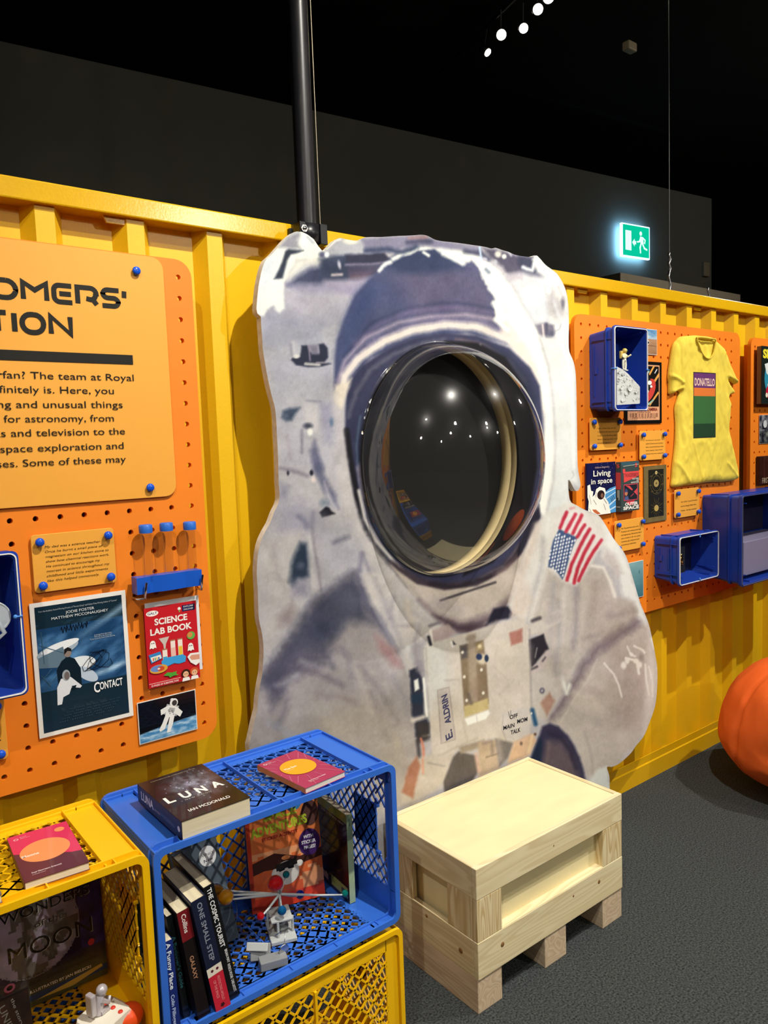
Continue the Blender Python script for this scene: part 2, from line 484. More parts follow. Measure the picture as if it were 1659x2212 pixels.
def hit(px, py, z):
    d = ray(px, py); t = (z-EYE.z)/d.z; return EYE+d*t
lampspec = [((1053, 113), (4.6, 1.2, 1.5), .027), ((1083, 75), (.3, -.5, .6), .034), ((1131, 61), (.6, -.2, .6), .031), ((1162, 20), (.4, -.6, .8), .033), ((1185, -6), (.2, -.4, .8), .036)]
names = ['lowest of the row, turned edge on', 'second from the low end', 'middle one of the row', 'second from the top edge of the picture', 'cut by the top edge of the picture']
tr = []
for (pp, lk, r), nm in zip(lampspec, names):
    p = hit(*pp, 4.3); tr.append(p)
    track_lamp(tuple(p), tuple(Vector(lk)), r, 'glowing white track spotlight on the ceiling, '+nm, 'track spotlights at the top right')
b = MB(); a, c = tr[0], tr[-1]; dd = (c-a).normalized()
b.tube([a-dd*.8+Vector((0, .02, .17)), c+dd*1.5+Vector((0, .02, .17))], .02, 4)
tag(b.build('lighting_track', M_black), 'black ceiling track that carries the row of spotlights', 'track')
# the lamps over the viewer that light the display (seen mirrored in the visor)
lens2 = mat('spot_lens', 'fff4dc', .3, emit=120)
for (p, a, w, c), nm in zip(SPOTS, ['above the viewer', 'over the right-hand board', 'over the left-hand board', 'behind the viewer']):
    d = (Vector(a)-Vector(p)).normalized(); q = Vector(p)-d*.03
    track_lamp(tuple(q), a, .065, 'display spotlight '+nm, 'display spotlights outside the picture', lens2)
for (x, y) in DOWNLIGHTS:
    track_lamp((x, y, 3.98), (x, y, 0), .085, 'round downlight in the dark hall behind the viewer', 'downlights in the hall behind the viewer', lens)

# ------------------------------------------------------------------ emergency exit sign
def exit_sign():
    p = far(1359, 526)
    up = Vector((0, 0, 1)); w, h, d = .385, .30, .03
    t = empty('exit_sign', p+fn*.07, 'lit green emergency exit sign with running figure and left arrow on the dark wall', 'sign')
    Mx = Matrix((fd, -fn, up)).transposed().to_4x4(); Mx.translation = p+fn*.075
    b = MB(); b.bbox((-w/2, -.005, -h/2), (w/2, .02, h/2), .003, Mx); b.build('housing', mat('sign_edge', 'cfeeff', .3, emit=2.0), t)
    f = Face(p+fn*.081-fd*(w/2-.012)-up*(h/2-.012), fd, up, fn)
    W, H = w-.024, h-.024
    gsign = MB(); 
    f.rect(0, 0, W, H, '00b890')
    f.rect(.035, .05, .115, H-.05, 'd8fff4')
    wh = 'd8fff4'
    f.poly([(.125, .125), (.16, .16), (.16, .14), (.18, .14), (.18, .11), (.16, .11), (.16, .09)], wh)
    f.ell(.245, .215, .018, .02, wh)
    f.poly([(.235, .19), (.275, .185), (.285, .125), (.245, .12), (.232, .15)], wh)
    f.line([(.27, .18), (.305, .16), (.298, .13)], .014, wh); f.line([(.24, .175), (.225, .14), (.195, .135)], .014, wh)
    f.line([(.265, .13), (.295, .085), (.33, .075)], .017, wh); f.line([(.252, .13), (.235, .09), (.24, .04)], .017, wh)
    mt = print_mat('sign_glow'); nt = mt.node_tree; bs = nt.nodes['Principled BSDF']
    nt.links.new([n for n in nt.nodes if n.type == 'VERTEX_COLOR'][0].outputs[0], bs.inputs['Emission Color']); bs.inputs['Emission Strength'].default_value = 1.1
    f.build('pictogram', mt, t)
    ld = bpy.data.lights.new('sign_glow', 'AREA'); ld.shape = 'RECTANGLE'; ld.size = w*.95; ld.size_y = h*.95; ld.energy = 8; ld.color = (.2, .55, 1)
    lo = bpy.data.objects.new('sign_glow', ld); COL.objects.link(lo); lo.parent = t
    lo.location = fn*-.02; lo.rotation_euler = Vector(-fn).to_track_quat('-Z', 'Y').to_euler()
exit_sign()
p = far(1522, 583); b = MB(); Mx = Matrix((fd, -fn, Vector((0, 0, 1)))).transposed().to_4x4(); Mx.translation = p
b.bbox((-.045, -.03, -.07), (.045, 0, .07), .006, Mx); b.box((-.02, -.031, -.004), (.02, -.0295, .004), Mx)
tag(b.build('wall_switch_box', mat('beige_plastic', '8a7d66', .5)), 'small beige call box at the right end of the dark wall', 'box')
p = hit(1360, 102, 4.3); b = MB(); b.bbox((p.x-.05, p.y-.03, p.z-.03), (p.x+.05, p.y+.03, p.z+.03), .01)
tag(b.build('ceiling_sensor', mat('beige_sensor', 'b8a888', .5)), 'small beige sensor high on the black ceiling right of the spotlights', 'sensor')
# suspension wires
def wire(px0, py0, px1, y, label, z1=4.5, r=.0016, c='6a6a6a'):
    p = P(px0, py0, y); b = MB(); b.tube([p, (p.x, p.y, z1)], r, 6)
    return tag(b.build('hanging_wire', mat('wire', c, .4, metal=.5)), label, 'wire')
wire(1446, 628, 0, 1.985, 'thin vertical wire hanging above the container at the right')
b = MB(); b.tube([(1.283, 1.895, 2.24), (1.277, 1.895, 4.5)], .0016, 6)
tag(b.build('hanging_wire', mat('wire2', '9a8f7a', .4, metal=.5)), 'thin pale wire running up close beside the black pole', 'wire')
# spare clips standing on the container roof
for (px, py, s) in ((1446, 632, .035), (1530, 652, .02), (1446, 588, .018), (1446, 567, .016)):
    p = P(px, py, 1.985)
    if py > 600: p.z = 2.246
    b = MB(); b.tube([p, p+Vector((.01, 0, s)), p+Vector((-.006, 0, s*2)), p+Vector((0, 0, s*2.6))], .006, 6)
    tag(b.build('wire_fitting', M_steel), {632: 'clear cable fitting standing on the container roof below the wire', 652: 'small fitting lying on the container roof, rightmost', 588: 'lower of the two small wire grips on the hanging wire', 567: 'upper of the two small wire grips on the hanging wire'}[py], 'fitting')
b = MB(); b.box((3.2, 2.2, 0), (4.35, 2.9, 2.37)); tag(b.build('dark_roof_box', mat('brown_box', '4e4638', .8)), 'dark brown box on the container roof showing just above the rail', 'cabinet')  # low roof box, extended down out of sight so that it stands

# ------------------------------------------------------------------ peg boards
def peg_board(name, x0, z0, x1, z1, hx, hz, px_, pz_, label, r=.0066, y0=1.90, y1=1.918, rad=.045):
    """hx,hz: one hole; px_,pz_: pitch. Real drilled holes."""
    i0 = math.ceil((x0+.03-hx)/px_); i1 = math.floor((x1-.03-hx)/px_)
    j0 = math.ceil((z0+.025-hz)/pz_); j1 = math.floor((z1-.03-hz)/pz_)
    gx0, gx1 = hx+(i0-.5)*px_, hx+(i1+.5)*px_; gz0, gz1 = hz+(j0-.5)*pz_, hz+(j1+.5)*pz_
    mb = MB(); N = 12
    ang = [math.pi/4+2*math.pi*k/N for k in range(N)]
    def sq(a, cx, cz):
        c, s_ = math.cos(a), math.sin(a); m_ = max(abs(c), abs(s_)); return (cx+c/m_*px_/2, cz+s_/m_*pz_/2)
    ang = [math.radians(a) for a in (45, 75, 105, 135, 165, 195, 225, 255, 285, 315, 345, 15)]
    for i in range(i0, i1+1):
        for j in range(j0, j1+1):
            cx, cz = hx+i*px_, hz+j*pz_
            out = [sq(a, cx, cz) for a in ang]; inn = [(cx+r*math.cos(a), cz+r*math.sin(a)) for a in ang]
            vs = [(p[0], y0, p[1]) for p in out]+[(p[0], y0, p[1]) for p in inn]+[(p[0], y1, p[1]) for p in inn]
            fs = [(k, (k+1) % N, N+(k+1) % N, N+k) for k in range(N)]+[(N+k, N+(k+1) % N, 2*N+(k+1) % N, 2*N+k) for k in range(N)]
            mb.add(vs, fs)
    # margin around the drilled field
    xs = [(x0, gx0), (gx1, x1)]
    outer = rrect(x0, z0, x1, z1, rad, 6)
    inner = [(gx1, gz1), (gx0, gz1), (gx0, gz0), (gx1, gz0)]
    q = 7
    for s_ in range(4):
        seg = outer[s_*q:(s_+1)*q]; ic = inner[s_]
        for a, c in zip(seg, seg[1:]): mb.add([(a[0], y0, a[1]), (c[0], y0, c[1]), (ic[0], y0, ic[1])], [(0, 1, 2)])
        nx = outer[((s_+1)*q) % len(outer)]; ia = inner[(s_+1) % 4]; c = seg[-1]
        mb.add([(c[0], y0, c[1]), (nx[0], y0, nx[1]), (ia[0], y0, ia[1]), (ic[0], y0, ic[1])], [(0, 1, 2, 3)])
    n = len(outer)
    mb.add([(p[0], y0, p[1]) for p in outer]+[(p[0], y1, p[1]) for p in outer], [(i, (i+1) % n, n+(i+1) % n, n+i) for i in range(n)])
    # back sheet with the same border (open field behind the holes stays dark)
    b_ = outer
    for s_ in range(4):
        seg = outer[s_*q:(s_+1)*q]; ic = inner[s_]
        for a, c in zip(seg, seg[1:]): mb.add([(a[0], y1, a[1]), (c[0], y1, c[1]), (ic[0], y1, ic[1])], [(0, 2, 1)])
    t = empty(name, ((x0+x1)/2, y1, z0), label, 'board')
    mb.build('panel', M_peg, t)
    for x in (x0+.06, x1-.06):
        bb = MB(); bb.box((x-.015, y1, z0+.03), (x+.015, 1.958, z1-.03)); bb.build('batten', M_peg, t)
    return t
boardL = peg_board('peg_board', -.62, .815, .874, 2.092, .837, .859, .0555, .0540, 'large orange peg board on the left carrying the title panel and film poster')
boardR = peg_board('peg_board', 2.458, .813, 3.757, 2.078, 2.501, 2.039, .0558, .0536, 'orange peg board right of the astronaut carrying the yellow t-shirt')
board3 = peg_board('peg_board', 3.868, .813, 5.2, 2.066, 3.91, 2.02, .0558, .0536, 'orange peg board at the right edge of the picture, third in the row')

# ------------------------------------------------------------------ things on the left board
FW = Vector((0, -1, 0)); UX = Vector((1, 0, 0)); UZ = Vector((0, 0, 1))
def plate(x0, z0, x1, z1, y0, y1, r=.008, mb=None):
    mb = mb or MB(); o = rrect(x0, z0, x1, z1, r, 5); n = len(o)
    e = .0008; inn = rrect(x0+e, z0+e, x1-e, z1-e, max(r-e, .0005), 5)
    mb.add([(p[0], y0, p[1]) for p in inn]+[(p[0], y0+e, p[1]) for p in o]+[(p[0], y1, p[1]) for p in o],
           [list(range(n)), list(range(2*n, 3*n))[::-1]]+[(i, (i+1) % n, n+(i+1) % n, n+i) for i in range(n)]+[(n+i, n+(i+1) % n, 2*n+(i+1) % n, 2*n+i) for i in range(n)])
    return mb
def pin(p, parent, r=.0105, L=.017):
    b = MB(); x, y, z = p
    b.lathe((x, y, z), [(r*.62, 0), (r*.8, -L*.25), (r, -L*.55), (r*.93, -L*.8), (r*.55, -L*.97), (0, -L)], axis='Y', n=16)
    return b.build('pin', M_pin, parent)
def bface(y, z0=.0005): return Face((0, y, 0), UX, UZ, FW, z0)   # a face whose a,b are world x,z

# title panel
t = empty('title_panel', (.3, 1.894, 1.48), 'amber title panel with big black heading letters pinned to the left orange board', 'sign')
plate(-.58, 1.483, .795, 2.088, 1.8925, 1.8995, .03).build('panel', M_card, t)
for px_, py_ in ((293, 586), (323, 1053)): q = P(px_, py_, 1.892); pin((q.x, 1.8935, q.z), t, .0105, .013)
for x, z in ((-.53, 2.03), (-.53, 1.54)): pin((x, 1.8935, z), t, .0105, .013)
f = bface(1.8925)
K = '1d1c18'
# heading: wide rounded stroke letters
def glyph(ch, x, z, w, h):
    s = .0115; hs = s/2; L, R, B, T, M_ = x+hs, x+w-hs, z+hs, z+h-hs, z+h/2
    r = .02
    def arc(cx, cz, a0, a1, rr, n=5): return [(cx+rr*math.cos(math.radians(a0+(a1-a0)*k/n)), cz+rr*math.sin(math.radians(a0+(a1-a0)*k/n))) for k in range(n+1)]
    def ln(p): f.ribbon(p, s, K)
    if ch == 'O': ln(arc(R-r, T-r, 90, 0, r)+arc(R-r, B+r, 0, -90, r)+arc(L+r, B+r, 270, 180, r)+arc(L+r, T-r, 180, 90, r)+[(R-r, T)])
    if ch == 'M': ln([(L, B), (L, T), ((L+R)/2, B+.022), (R, T), (R, B)])
    if ch == 'N': ln([(L, B), (L, T), (R, B), (R, T)])
    if ch == 'E': ln([(R, T)]+arc(L+r*.6, T-r*.6, 90, 180, r*.6)+arc(L+r*.6, B+r*.6, 180, 270, r*.6)+[(R, B)]); ln([(L+.012, M_), (R-.002, M_)])
    if ch == 'R': ln([(L, B), (L, T)]+arc(R-r*.7, T-r*.7, 90, 0, r*.7)+arc(R-r*.7, M_-.006+r*.5, 0, -90, r*.6)+[(L+.02, M_-.006)]); ln([(L+.034, M_-.006), (R, B)])
    if ch == 'S': ln([(R, T)]+arc(L+r*.7, T-r*.6, 90, 180, r*.6)+arc(L+r*.7, M_+r*.6, 180, 270, r*.6)+arc(R-r*.7, M_-r*.6, 90, 0, r*.6)+arc(R-r*.7, B+r*.6, 0, -90, r*.6)+[(L, B)])
    if ch == 'T': ln([(L, T), (R, T)]); ln([((L+R)/2, T), ((L+R)/2, B)])
    if ch == 'I': ln([(x+hs, B), (x+hs, T)])
    if ch == "'": ln([(x+hs, T), (x+hs-.001, T-.016)])
def letters(seq, y):   # (char, left px, right px, top px, bottom px)
    for ch, a, c_, tp, bt in seq:
        p = P(a, bt, y); q = P(c_, tp, y); h0 = P((a+c_)/2, tp, y).z-P((a+c_)/2, bt, y).z
        glyph(ch, p.x, Hb, q.x-p.x, Hh)
Hb, Hh = P(100, 655, 1.892).z, P(100, 608, 1.892).z-P(100, 655, 1.892).z
letters([('O', -22, 38, 601, 652), ('M', 46, 104, 607, 657), ('E', 113, 159, 614, 661), ('R', 164, 212, 620, 666), ('S', 217, 261, 626, 670), ("'", 264, 272, 631, 648)], 1.892)
Hb, Hh = P(100, 725, 1.892).z, P(100, 676, 1.892).z-P(100, 725, 1.892).z
letters([('T', -28, 18, 673, 719), ('I', 27, 37, 675, 720), ('O', 44, 98, 676, 724), ('N', 106, 156, 680, 726)], 1.892)
q0, q1 = P(0, 762, 1.892), P(287, 780, 1.892)
f.rect(-.25, P(100, 770, 1.892).z-.0115, q1.x, P(100, 770, 1.892).z+.0115, K)
for txt, x1, yb, xs, h in (("superfan? The team at Royal", 289, 823, -72, 20), ("definitely is. Here, you", 246, 851, -34, 20), ("fascinating and unusual things", 265, 881, -124, 20), ("passion for astronomy, from", 246, 910, -96, 20), ("books and television to the", 270, 938, -68, 20), ("space exploration and", 267, 969, 0, 20), ("universes. Some of these may", 272, 998, -92, 20)):
    a = P(xs, yb+(2 if xs < 0 else 0), 1.892); c_ = P(x1, yb, 1.892); zz = P(130, yb, 1.892).z
    f.text(txt, (a.x, c_.z), c_.x-a.x, .0168, K, bold=.0)
f.build('heading_text', M_print, t)

def caption(x0, z0, x1, z1, y, lines, label, pins=((0, 0), (1, 0), (0, 1), (1, 1)), tx=(.25, .27), h=.0062, edge=M_card, so=.0, col='221a10', ang=0, lead=None, inset=.017):
    t = empty('caption_card', ((x0+x1)/2, y, z0), label, 'card', None)
    plate(x0, z0, x1, z1, y, y+.004, .009).build('card', M_card, t)
    if so:
        b = MB()
        for a, c_ in pins:
            x = x0+inset if a == 0 else x1-inset; z = z0+inset if c_ == 0 else z1-inset
            b.tube([(x, y+.004, z), (x, 1.899, z)], .004, 8)
        b.build('standoff', M_white, t)
    for a, c_ in pins:
        x = x0+inset if a == 0 else x1-inset; z = z0+inset if c_ == 0 else z1-inset
        pin((x, y, z), t)
    f = bface(y); W, H = x1-x0, z1-z0
    n = len(lines); top = z1-tx[1]*H; lead = lead or (H*(1-tx[1]-.13)/max(n, 1))
    mx = max(len(l) for l in lines)
    for k, l in enumerate(lines):
        w = (W*(1-tx[0]-.08))*len(l)/mx
        f.text(l, (x0+tx[0]*W, top-k*lead-h), w, h, col, bold=.0, shear=.25)
    f.build('handwriting', M_print, t)
    return t
caption(.432, 1.279, .624, 1.416, 1.890, ["My dad was a science teacher.", "Once he burnt a small piece of", "magnesium on our kitchen stove to", "show how chemical reactions work.", "He continued to encourage my", "interest in science throughout my", "childhood and little experiments", "like this helped immensely."],
        'amber handwritten caption card held by four blue pins above the signed film poster', tx=(.15, .2), h=.0058)
caption(.20, .905, .348, 1.052, 1.890, ["I loved", "this as", "a child"], 'amber caption card cut by the left edge of the picture below the deep blue box')

# poster
def sheet(name, x0, z0, x1, z1, y, label, cat, paint, border='e9e6df', bw=.008, m=None, th=.0012, tilt=None):
    b = MB(); b.box((x0, y, z0), (x1, y+th, z1)); o = None
    t = empty(name, ((x0+x1)/2, y, z0), label, cat)
    b.build('sheet', mat('paper_'+name, border, .5), t)
    f = bface(y, .0004); f.x0, f.z0, f.x1, f.z1 = x0+bw, z0+bw, x1-bw, z1-bw
    paint(f, x0+bw, z0+bw, x1-bw, z1-bw)
    f.build('picture', m or M_gloss, t); return t
def mixc(a, b_, t):
    t = max(0, min(1, t)); return tuple(a[i]*(1-t)+b_[i]*t for i in range(3))
def H(c): return tuple(int(c[i:i+2], 16) for i in (0, 2, 4))
def fb(x, y, s=0, o=3):
    v = 0; a = 1; tot = 0
    for k in range(o):
        v += a*vnoise(Vector((x*2**k, y*2**k, s+k*7.1))); tot += a; a *= .55
    return v/tot
def paint_film(f, x0, z0, x1, z1):
    def c(u, v):
        base = H('172b38') if v < .33 or v > .83 else H('1c3f66')
        s = fb(u*2.2+v*.8, v*7-u*2.6, 3, 4)
        k = max(0, s*1.6+.15)*(1 if .33 < v < .86 else 0)
        if .30 < v < .38: k *= (v-.30)/.08
        col = mixc(base, H('5f93c4'), k)
        # streak of cloud light from the upper right
        d = abs((v-.90)-(u-1)*.36); 
        if u > .35: col = mixc(col, H('a9cbe4'), max(0, 1-d/.05)*(u-.3))
        d2 = abs((v-.43)-(u-1)*.12)
        if u > .55 : col = mixc(col, H('b9d6ec'), max(0, 1-d2/.035)*(.6+s))
        return col
    f.grid(c, x0, z0, x1, z1, 56, 80)
    W, H_ = x1-x0, z1-z0
    X = lambda u: x0+u*W
    Z = lambda v: z0+v*H_
    # two pale dishes and struts
    f.ell(X(.22), Z(.64), W*.24, H_*.055, '9fb0bd', rot=.22); f.ell(X(.25), Z(.665), W*.22, H_*.032, 'e6ebee', rot=.22)
    f.ell(X(.48), Z(.50), W*.16, H_*.055, 'dfe6ea', rot=-.1); f.ell(X(.53), Z(.40), W*.15, H_*.045, 'b8c8d8', rot=-.7)
    f.poly([(X(0), Z(.6)), (X(.28), Z(.66)), (X(.30), Z(.56)), (X(.2), Z(.50)), (X(0), Z(.52))], '5f7788')
    for a, c_ in (((.02, .70), (.30, .60)), ((.05, .80), (.06, .55)), ((.14, .5), (.02, .42)), ((.2, .44), (.04, .34)), ((.02, .46), (.12, .36))): f.line([(X(a[0]), Z(a[1])), (X(c_[0]), Z(c_[1]))], .0018, '38586e')
    # generic dark standing figure and pale seated figure
    f.poly([(X(.20), Z(.30)), (X(.19), Z(.48)), (X(.25), Z(.545)), (X(.32), Z(.575)), (X(.40), Z(.545)), (X(.46), Z(.46)), (X(.46), Z(.30))], '12202b')
    f.ell(X(.325), Z(.60), W*.042, H_*.033, '8a7c74')
    f.poly([(X(.285), Z(.59)), (X(.29), Z(.635)), (X(.33), Z(.648)), (X(.37), Z(.63)), (X(.366), Z(.61)), (X(.325), Z(.618))], '1c1a1c')
    f.poly([(X(.17), Z(.20)), (X(.18), Z(.34)), (X(.23), Z(.405)), (X(.34), Z(.405)), (X(.46), Z(.315)), (X(.44), Z(.30)), (X(.34), Z(.32)), (X(.31), Z(.27)), (X(.24), Z(.255)), (X(.22), Z(.20))], 'd9dde2')
    f.ell(X(.29), Z(.425), W*.045, H_*.045, '9aa3aa'); f.ell(X(.297), Z(.42), W*.03, H_*.033, '6d6261')
    f.poly([(X(.34), Z(.33)), (X(.40), Z(.33)), (X(.37), Z(.29))], '12202b')
    f.poly([(X(.0), Z(.30)), (X(.6), Z(.34)), (X(.66), Z(.27)), (X(.5), Z(.24)), (X(.0), Z(.22))], '172a37') if 0 else None
    w = 'dfe4e6'
    f.text("From the Academy Award-Winning Director of \"Forrest Gump\" and Pulitzer Prize-Winning Author of \"Cosmos\"", (X(.04), Z(.957)), W*.90, .0042, 'a9b4ba')
    f.text("JODIE FOSTER", (X(.335), Z(.918)), W*.33, .0066, w)
    f.text("MATTHEW MCCONAUGHEY", (X(.175), Z(.884)), W*.65, .0066, w)
    f.line([(X(.27+.012*k+.004*math.sin(k*5)), Z(.795+.028*math.sin(k*2.3)+.012*(k/26))) for k in range(27)], .0013, '10141c')
    f.line([(X(.58+.13*math.sin(k*.83)+.004*k), Z(.50+.075*math.cos(k*.71))) for k in range(34)], .0011, '10141c')
    f.text("A message from deep space.", (X(.64), Z(.70)), W*.21, .0042, 'a9b8c4'); f.text("Who will be the first to go?", (X(.64), Z(.685)), W*.21, .0042, 'a9b8c4')
    f.text("A journey to the heart of the universe.", (X(.59), Z(.67)), W*.30, .0042, 'a9b8c4')
    f.text("C", (X(.595), Z(.235)), W*.07, .0255, 'eef0f0', bold=.02); f.text("ONTACT", (X(.665), Z(.25)), W*.275, .019, 'eef0f0', bold=.02)
    for k in range(5): f.text("iiil lliil ili llil iilil liil ilil"[: 34-3*k], (X(.30-.03*k), Z(.145-.022*k)), W*(.6), .0030, '35495a')
sheet('film_poster', .4185, .930, .6445, 1.2555, 1.895, 'signed dark blue film poster with white border taped to the left orange board', 'poster', paint_film, bw=.0105)

# test tube rack
t = empty('test_tube_rack', (.748, 1.87, 1.244), 'royal blue rack holding three clear capped test tubes on steel hooks', 'rack')
def prof_rack(z):  # wavy outline seen from above
    pts = []
    n = 24
    for i in range(n+1):
        x = .659+(.832-.659)*i/n; w = .012+.006*abs(math.cos((i/n)*math.pi*2.0)); pts.append((x, 1.868-w))
    for i in range(n, -1, -1):
        x = .659+(.832-.659)*i/n; w = .012+.006*abs(math.cos((i/n)*math.pi*2.0)); pts.append((x, 1.868+w))
    return pts
b = MB(); b.prism(prof_rack(0), 1.246, 1.288, axis='Z'); b.build('rack_body', mat('rack_blue', '1a55bd', .3), t)
for x, z in ((.697, 1.405), (.751, 1.405), (.814, 1.402)):
    g = MB(); g.lathe((x, 1.868, 1.262), [(0, 0), (.010, .003), (.0135, .012), (.0135, .139)], n=20); tb = g.build('test_tube', M_tubeglass, t)
    g = MB(); g.lathe((x, 1.868, z-.008), [(.0165, 0), (.0168, .003), (.0168, .018), (.0145, .021), (0, .021)], n=20); g.build('tube_cap', mat('cap_blue', '2a66c4', .35), tb)
for x, s_ in ((.676, 1), (.826, -1)):
    h_ = MB(); h_.tube([(x-.012*s_, 1.90, 1.232), (x-.010*s_, 1.868, 1.232), (x, 1.845, 1.236), (x+.002, 1.842, 1.262), (x+.004, 1.840, 1.276)], .0032, 10)
    h_.build('hook', M_chrome, t)

# activity book
def book_panel(name, x0, z0, x1, z1, y0, y1, label, paint, edge='e8e4da', cat='book', spine=None, m=None):
    t = empty(name, ((x0+x1)/2, y0, z0), label, cat)
    b = MB(); b.box((x0, y0+.001, z0+.001), (x1-.001, y1, z1-.001)); b.build('pages', mat('pages_'+name, edge, .7), t)
    b = MB(); b.box((x0-.0008, y0, z0), (x1, y0+.001, z1)); b.box((x0-.0008, y0, z0), (x0, y1, z1)); b.build('cover', mat('cover_'+name, spine or 'b21f24', .4), t)
    f = bface(y0, .0004); paint(f, x0, z0, x1, z1); f.build('cover_print', m or M_gloss, t); return t
def paint_lab(f, x0, z0, x1, z1):
    W, H_ = x1-x0, z1-z0; X = lambda u: x0+u*W; Z = lambda v: z0+v*H_; w = 'f2ede6'
    f.rect(x0, z0, x1, z1, 'c0222b')
    f.ell(X(.15), Z(.925), W*.115, H_*.035, w); f.text("GALT", (X(.06), Z(.912)), W*.18, .0062, '23306a', bold=.02)
    f.rect(X(.72), Z(.885), X(.97), Z(.965), '1b2350'); f.text("EXPLORE", (X(.75), Z(.935)), W*.19, .0042, w); f.text("DISCOVER", (X(.75), Z(.90)), W*.19, .0042, w)
    f.ell(X(.665), Z(.93), W*.03, H_*.02, w); f.rect(X(.655), Z(.885), X(.675), Z(.92), '7bb54a')
    f.text("SCIENCE", (X(.18), Z(.775)), W*.63, .0165, w, bold=.03); f.text("LAB BOOK", (X(.09), Z(.655)), W*.80, .0165, w, bold=.03)
    f.poly([(X(.24), Z(.60)), (X(.44), Z(.605)), (X(.37), Z(.52)), (X(.355), Z(.46)), (X(.325), Z(.46)), (X(.315), Z(.52))], 'c9bcb2')
    for x, c_, h_ in ((.34, '4aa3c8', .46), (.50, 'e8b8a8', .555), (.64, 'e8c040', .555)):
        f.rect(X(x-.045), Z(.30), X(x+.045), Z(h_), 'efe0d4'); f.rect(X(x-.038), Z(.31), X(x+.038), Z(h_-.10), c_)
        f.rect(X(x-.05), Z(h_-.015), X(x+.05), Z(h_), 'a87050')
    f.poly([(X(.26), Z(.31)), (X(.33), Z(.345)), (X(.68), Z(.345)), (X(.74), Z(.31)), (X(.72), Z(.245)), (X(.6), Z(.235)), (X(.5), Z(.255)), (X(.38), Z(.235)), (X(.27), Z(.25))], '3f9bd6')
    f.ell(X(.86), Z(.565), W*.08, H_*.05, '5fb04c'); f.ell(X(.84), Z(.575), W*.05, H_*.033, 'd08a4a')
    for (u, v) in ((.12, .55), (.84, .43)):
        f.ell(X(u), Z(v), W*.05, H_*.04, w); f.poly([(X(u-.05), Z(v)), (X(u+.05), Z(v)), (X(u+.065), Z(v-.06)), (X(u+.03), Z(v-.05)), (X(u), Z(v-.065)), (X(u-.03), Z(v-.05)), (X(u-.065), Z(v-.06))], w)
        f.ell(X(u-.015), Z(v+.005), W*.01, H_*.008, '222222'); f.ell(X(u+.02), Z(v+.005), W*.01, H_*.008, '222222')
    f.poly([(X(.03), Z(.42)), (X(.25), Z(.44)), (X(.28), Z(.35)), (X(.07), Z(.31))], '3a86c0'); f.poly([(X(.06), Z(.385)), (X(.25), Z(.40)), (X(.265), Z(.355)), (X(.09), Z(.325))], 'f0ead8')
    for k, c_ in enumerate(('d04040', '40a060', 'e0a030', '3050a0')): f.rect(X(.10+.035*k), Z(.335+.004*k), X(.12+.035*k), Z(.375), c_)
    f.ell(X(.20), Z(.225), W*.17, H_*.055, 'd8a040'); f.ell(X(.17), Z(.235), W*.12, H_*.04, '6a8ac8'); f.ell(X(.24), Z(.225), W*.07, H_*.03, 'c85030'); f.ell(X(.20), Z(.228), W*.025, H_*.011, 'e8e4da')
    f.poly([(X(.28), Z(.13)), (X(.36), Z(.16)), (X(.44), Z(.145)), (X(.54), Z(.15)), (X(.52), Z(.12)), (X(.57), Z(.10)), (X(.46), Z(.10)), (X(.40), Z(.085)), (X(.38), Z(.11))], '4fa03a')
    f.poly([(X(.76), Z(.30)), (X(.82), Z(.34)), (X(1), Z(.33)), (X(1), Z(.20)), (X(.92), Z(.17)), (X(.82), Z(.22))], 'f0ece6'); f.poly([(X(.80), Z(.29)), (X(.84), Z(.315)), (X(1), Z(.305)), (X(1), Z(.24)), (X(.84), Z(.25))], 'd99a80')
    for (u, hc) in ((.71, '3a2418'), (.88, 'c8562a')):
        f.ell(X(u), Z(.10), W*.085, H_*.05, hc); f.ell(X(u), Z(.085), W*.055, H_*.038, 'e8b48c'); f.poly([(X(u-.08), Z(.0)), (X(u-.06), Z(.045)), (X(u+.06), Z(.045)), (X(u+.08), Z(.0))], w)
        f.ell(X(u-.02), Z(.09), W*.008, H_*.006, '222222'); f.ell(X(u+.02), Z(.09), W*.008, H_*.006, '222222')
    f.rect(X(0), Z(.058), X(.6), Z(.062), w); f.text("32 PAGES OF SCIENTIFIC FUN!", (X(.04), Z(.02)), W*.52, .005, w, bold=.01)
book_panel('activity_book', .683, .994, .824, 1.203, 1.880, 1.886, 'red children\'s science activity book leaning out below the test tube rack', paint_lab)
b = MB(); b.box((.689, 1.8885, 1.012), (.836, 1.8895, 1.214)); tag(b.build('backing_card', mat('back_paper', 'e2e4e6', .5)), 'white card behind the red science activity book', 'card')

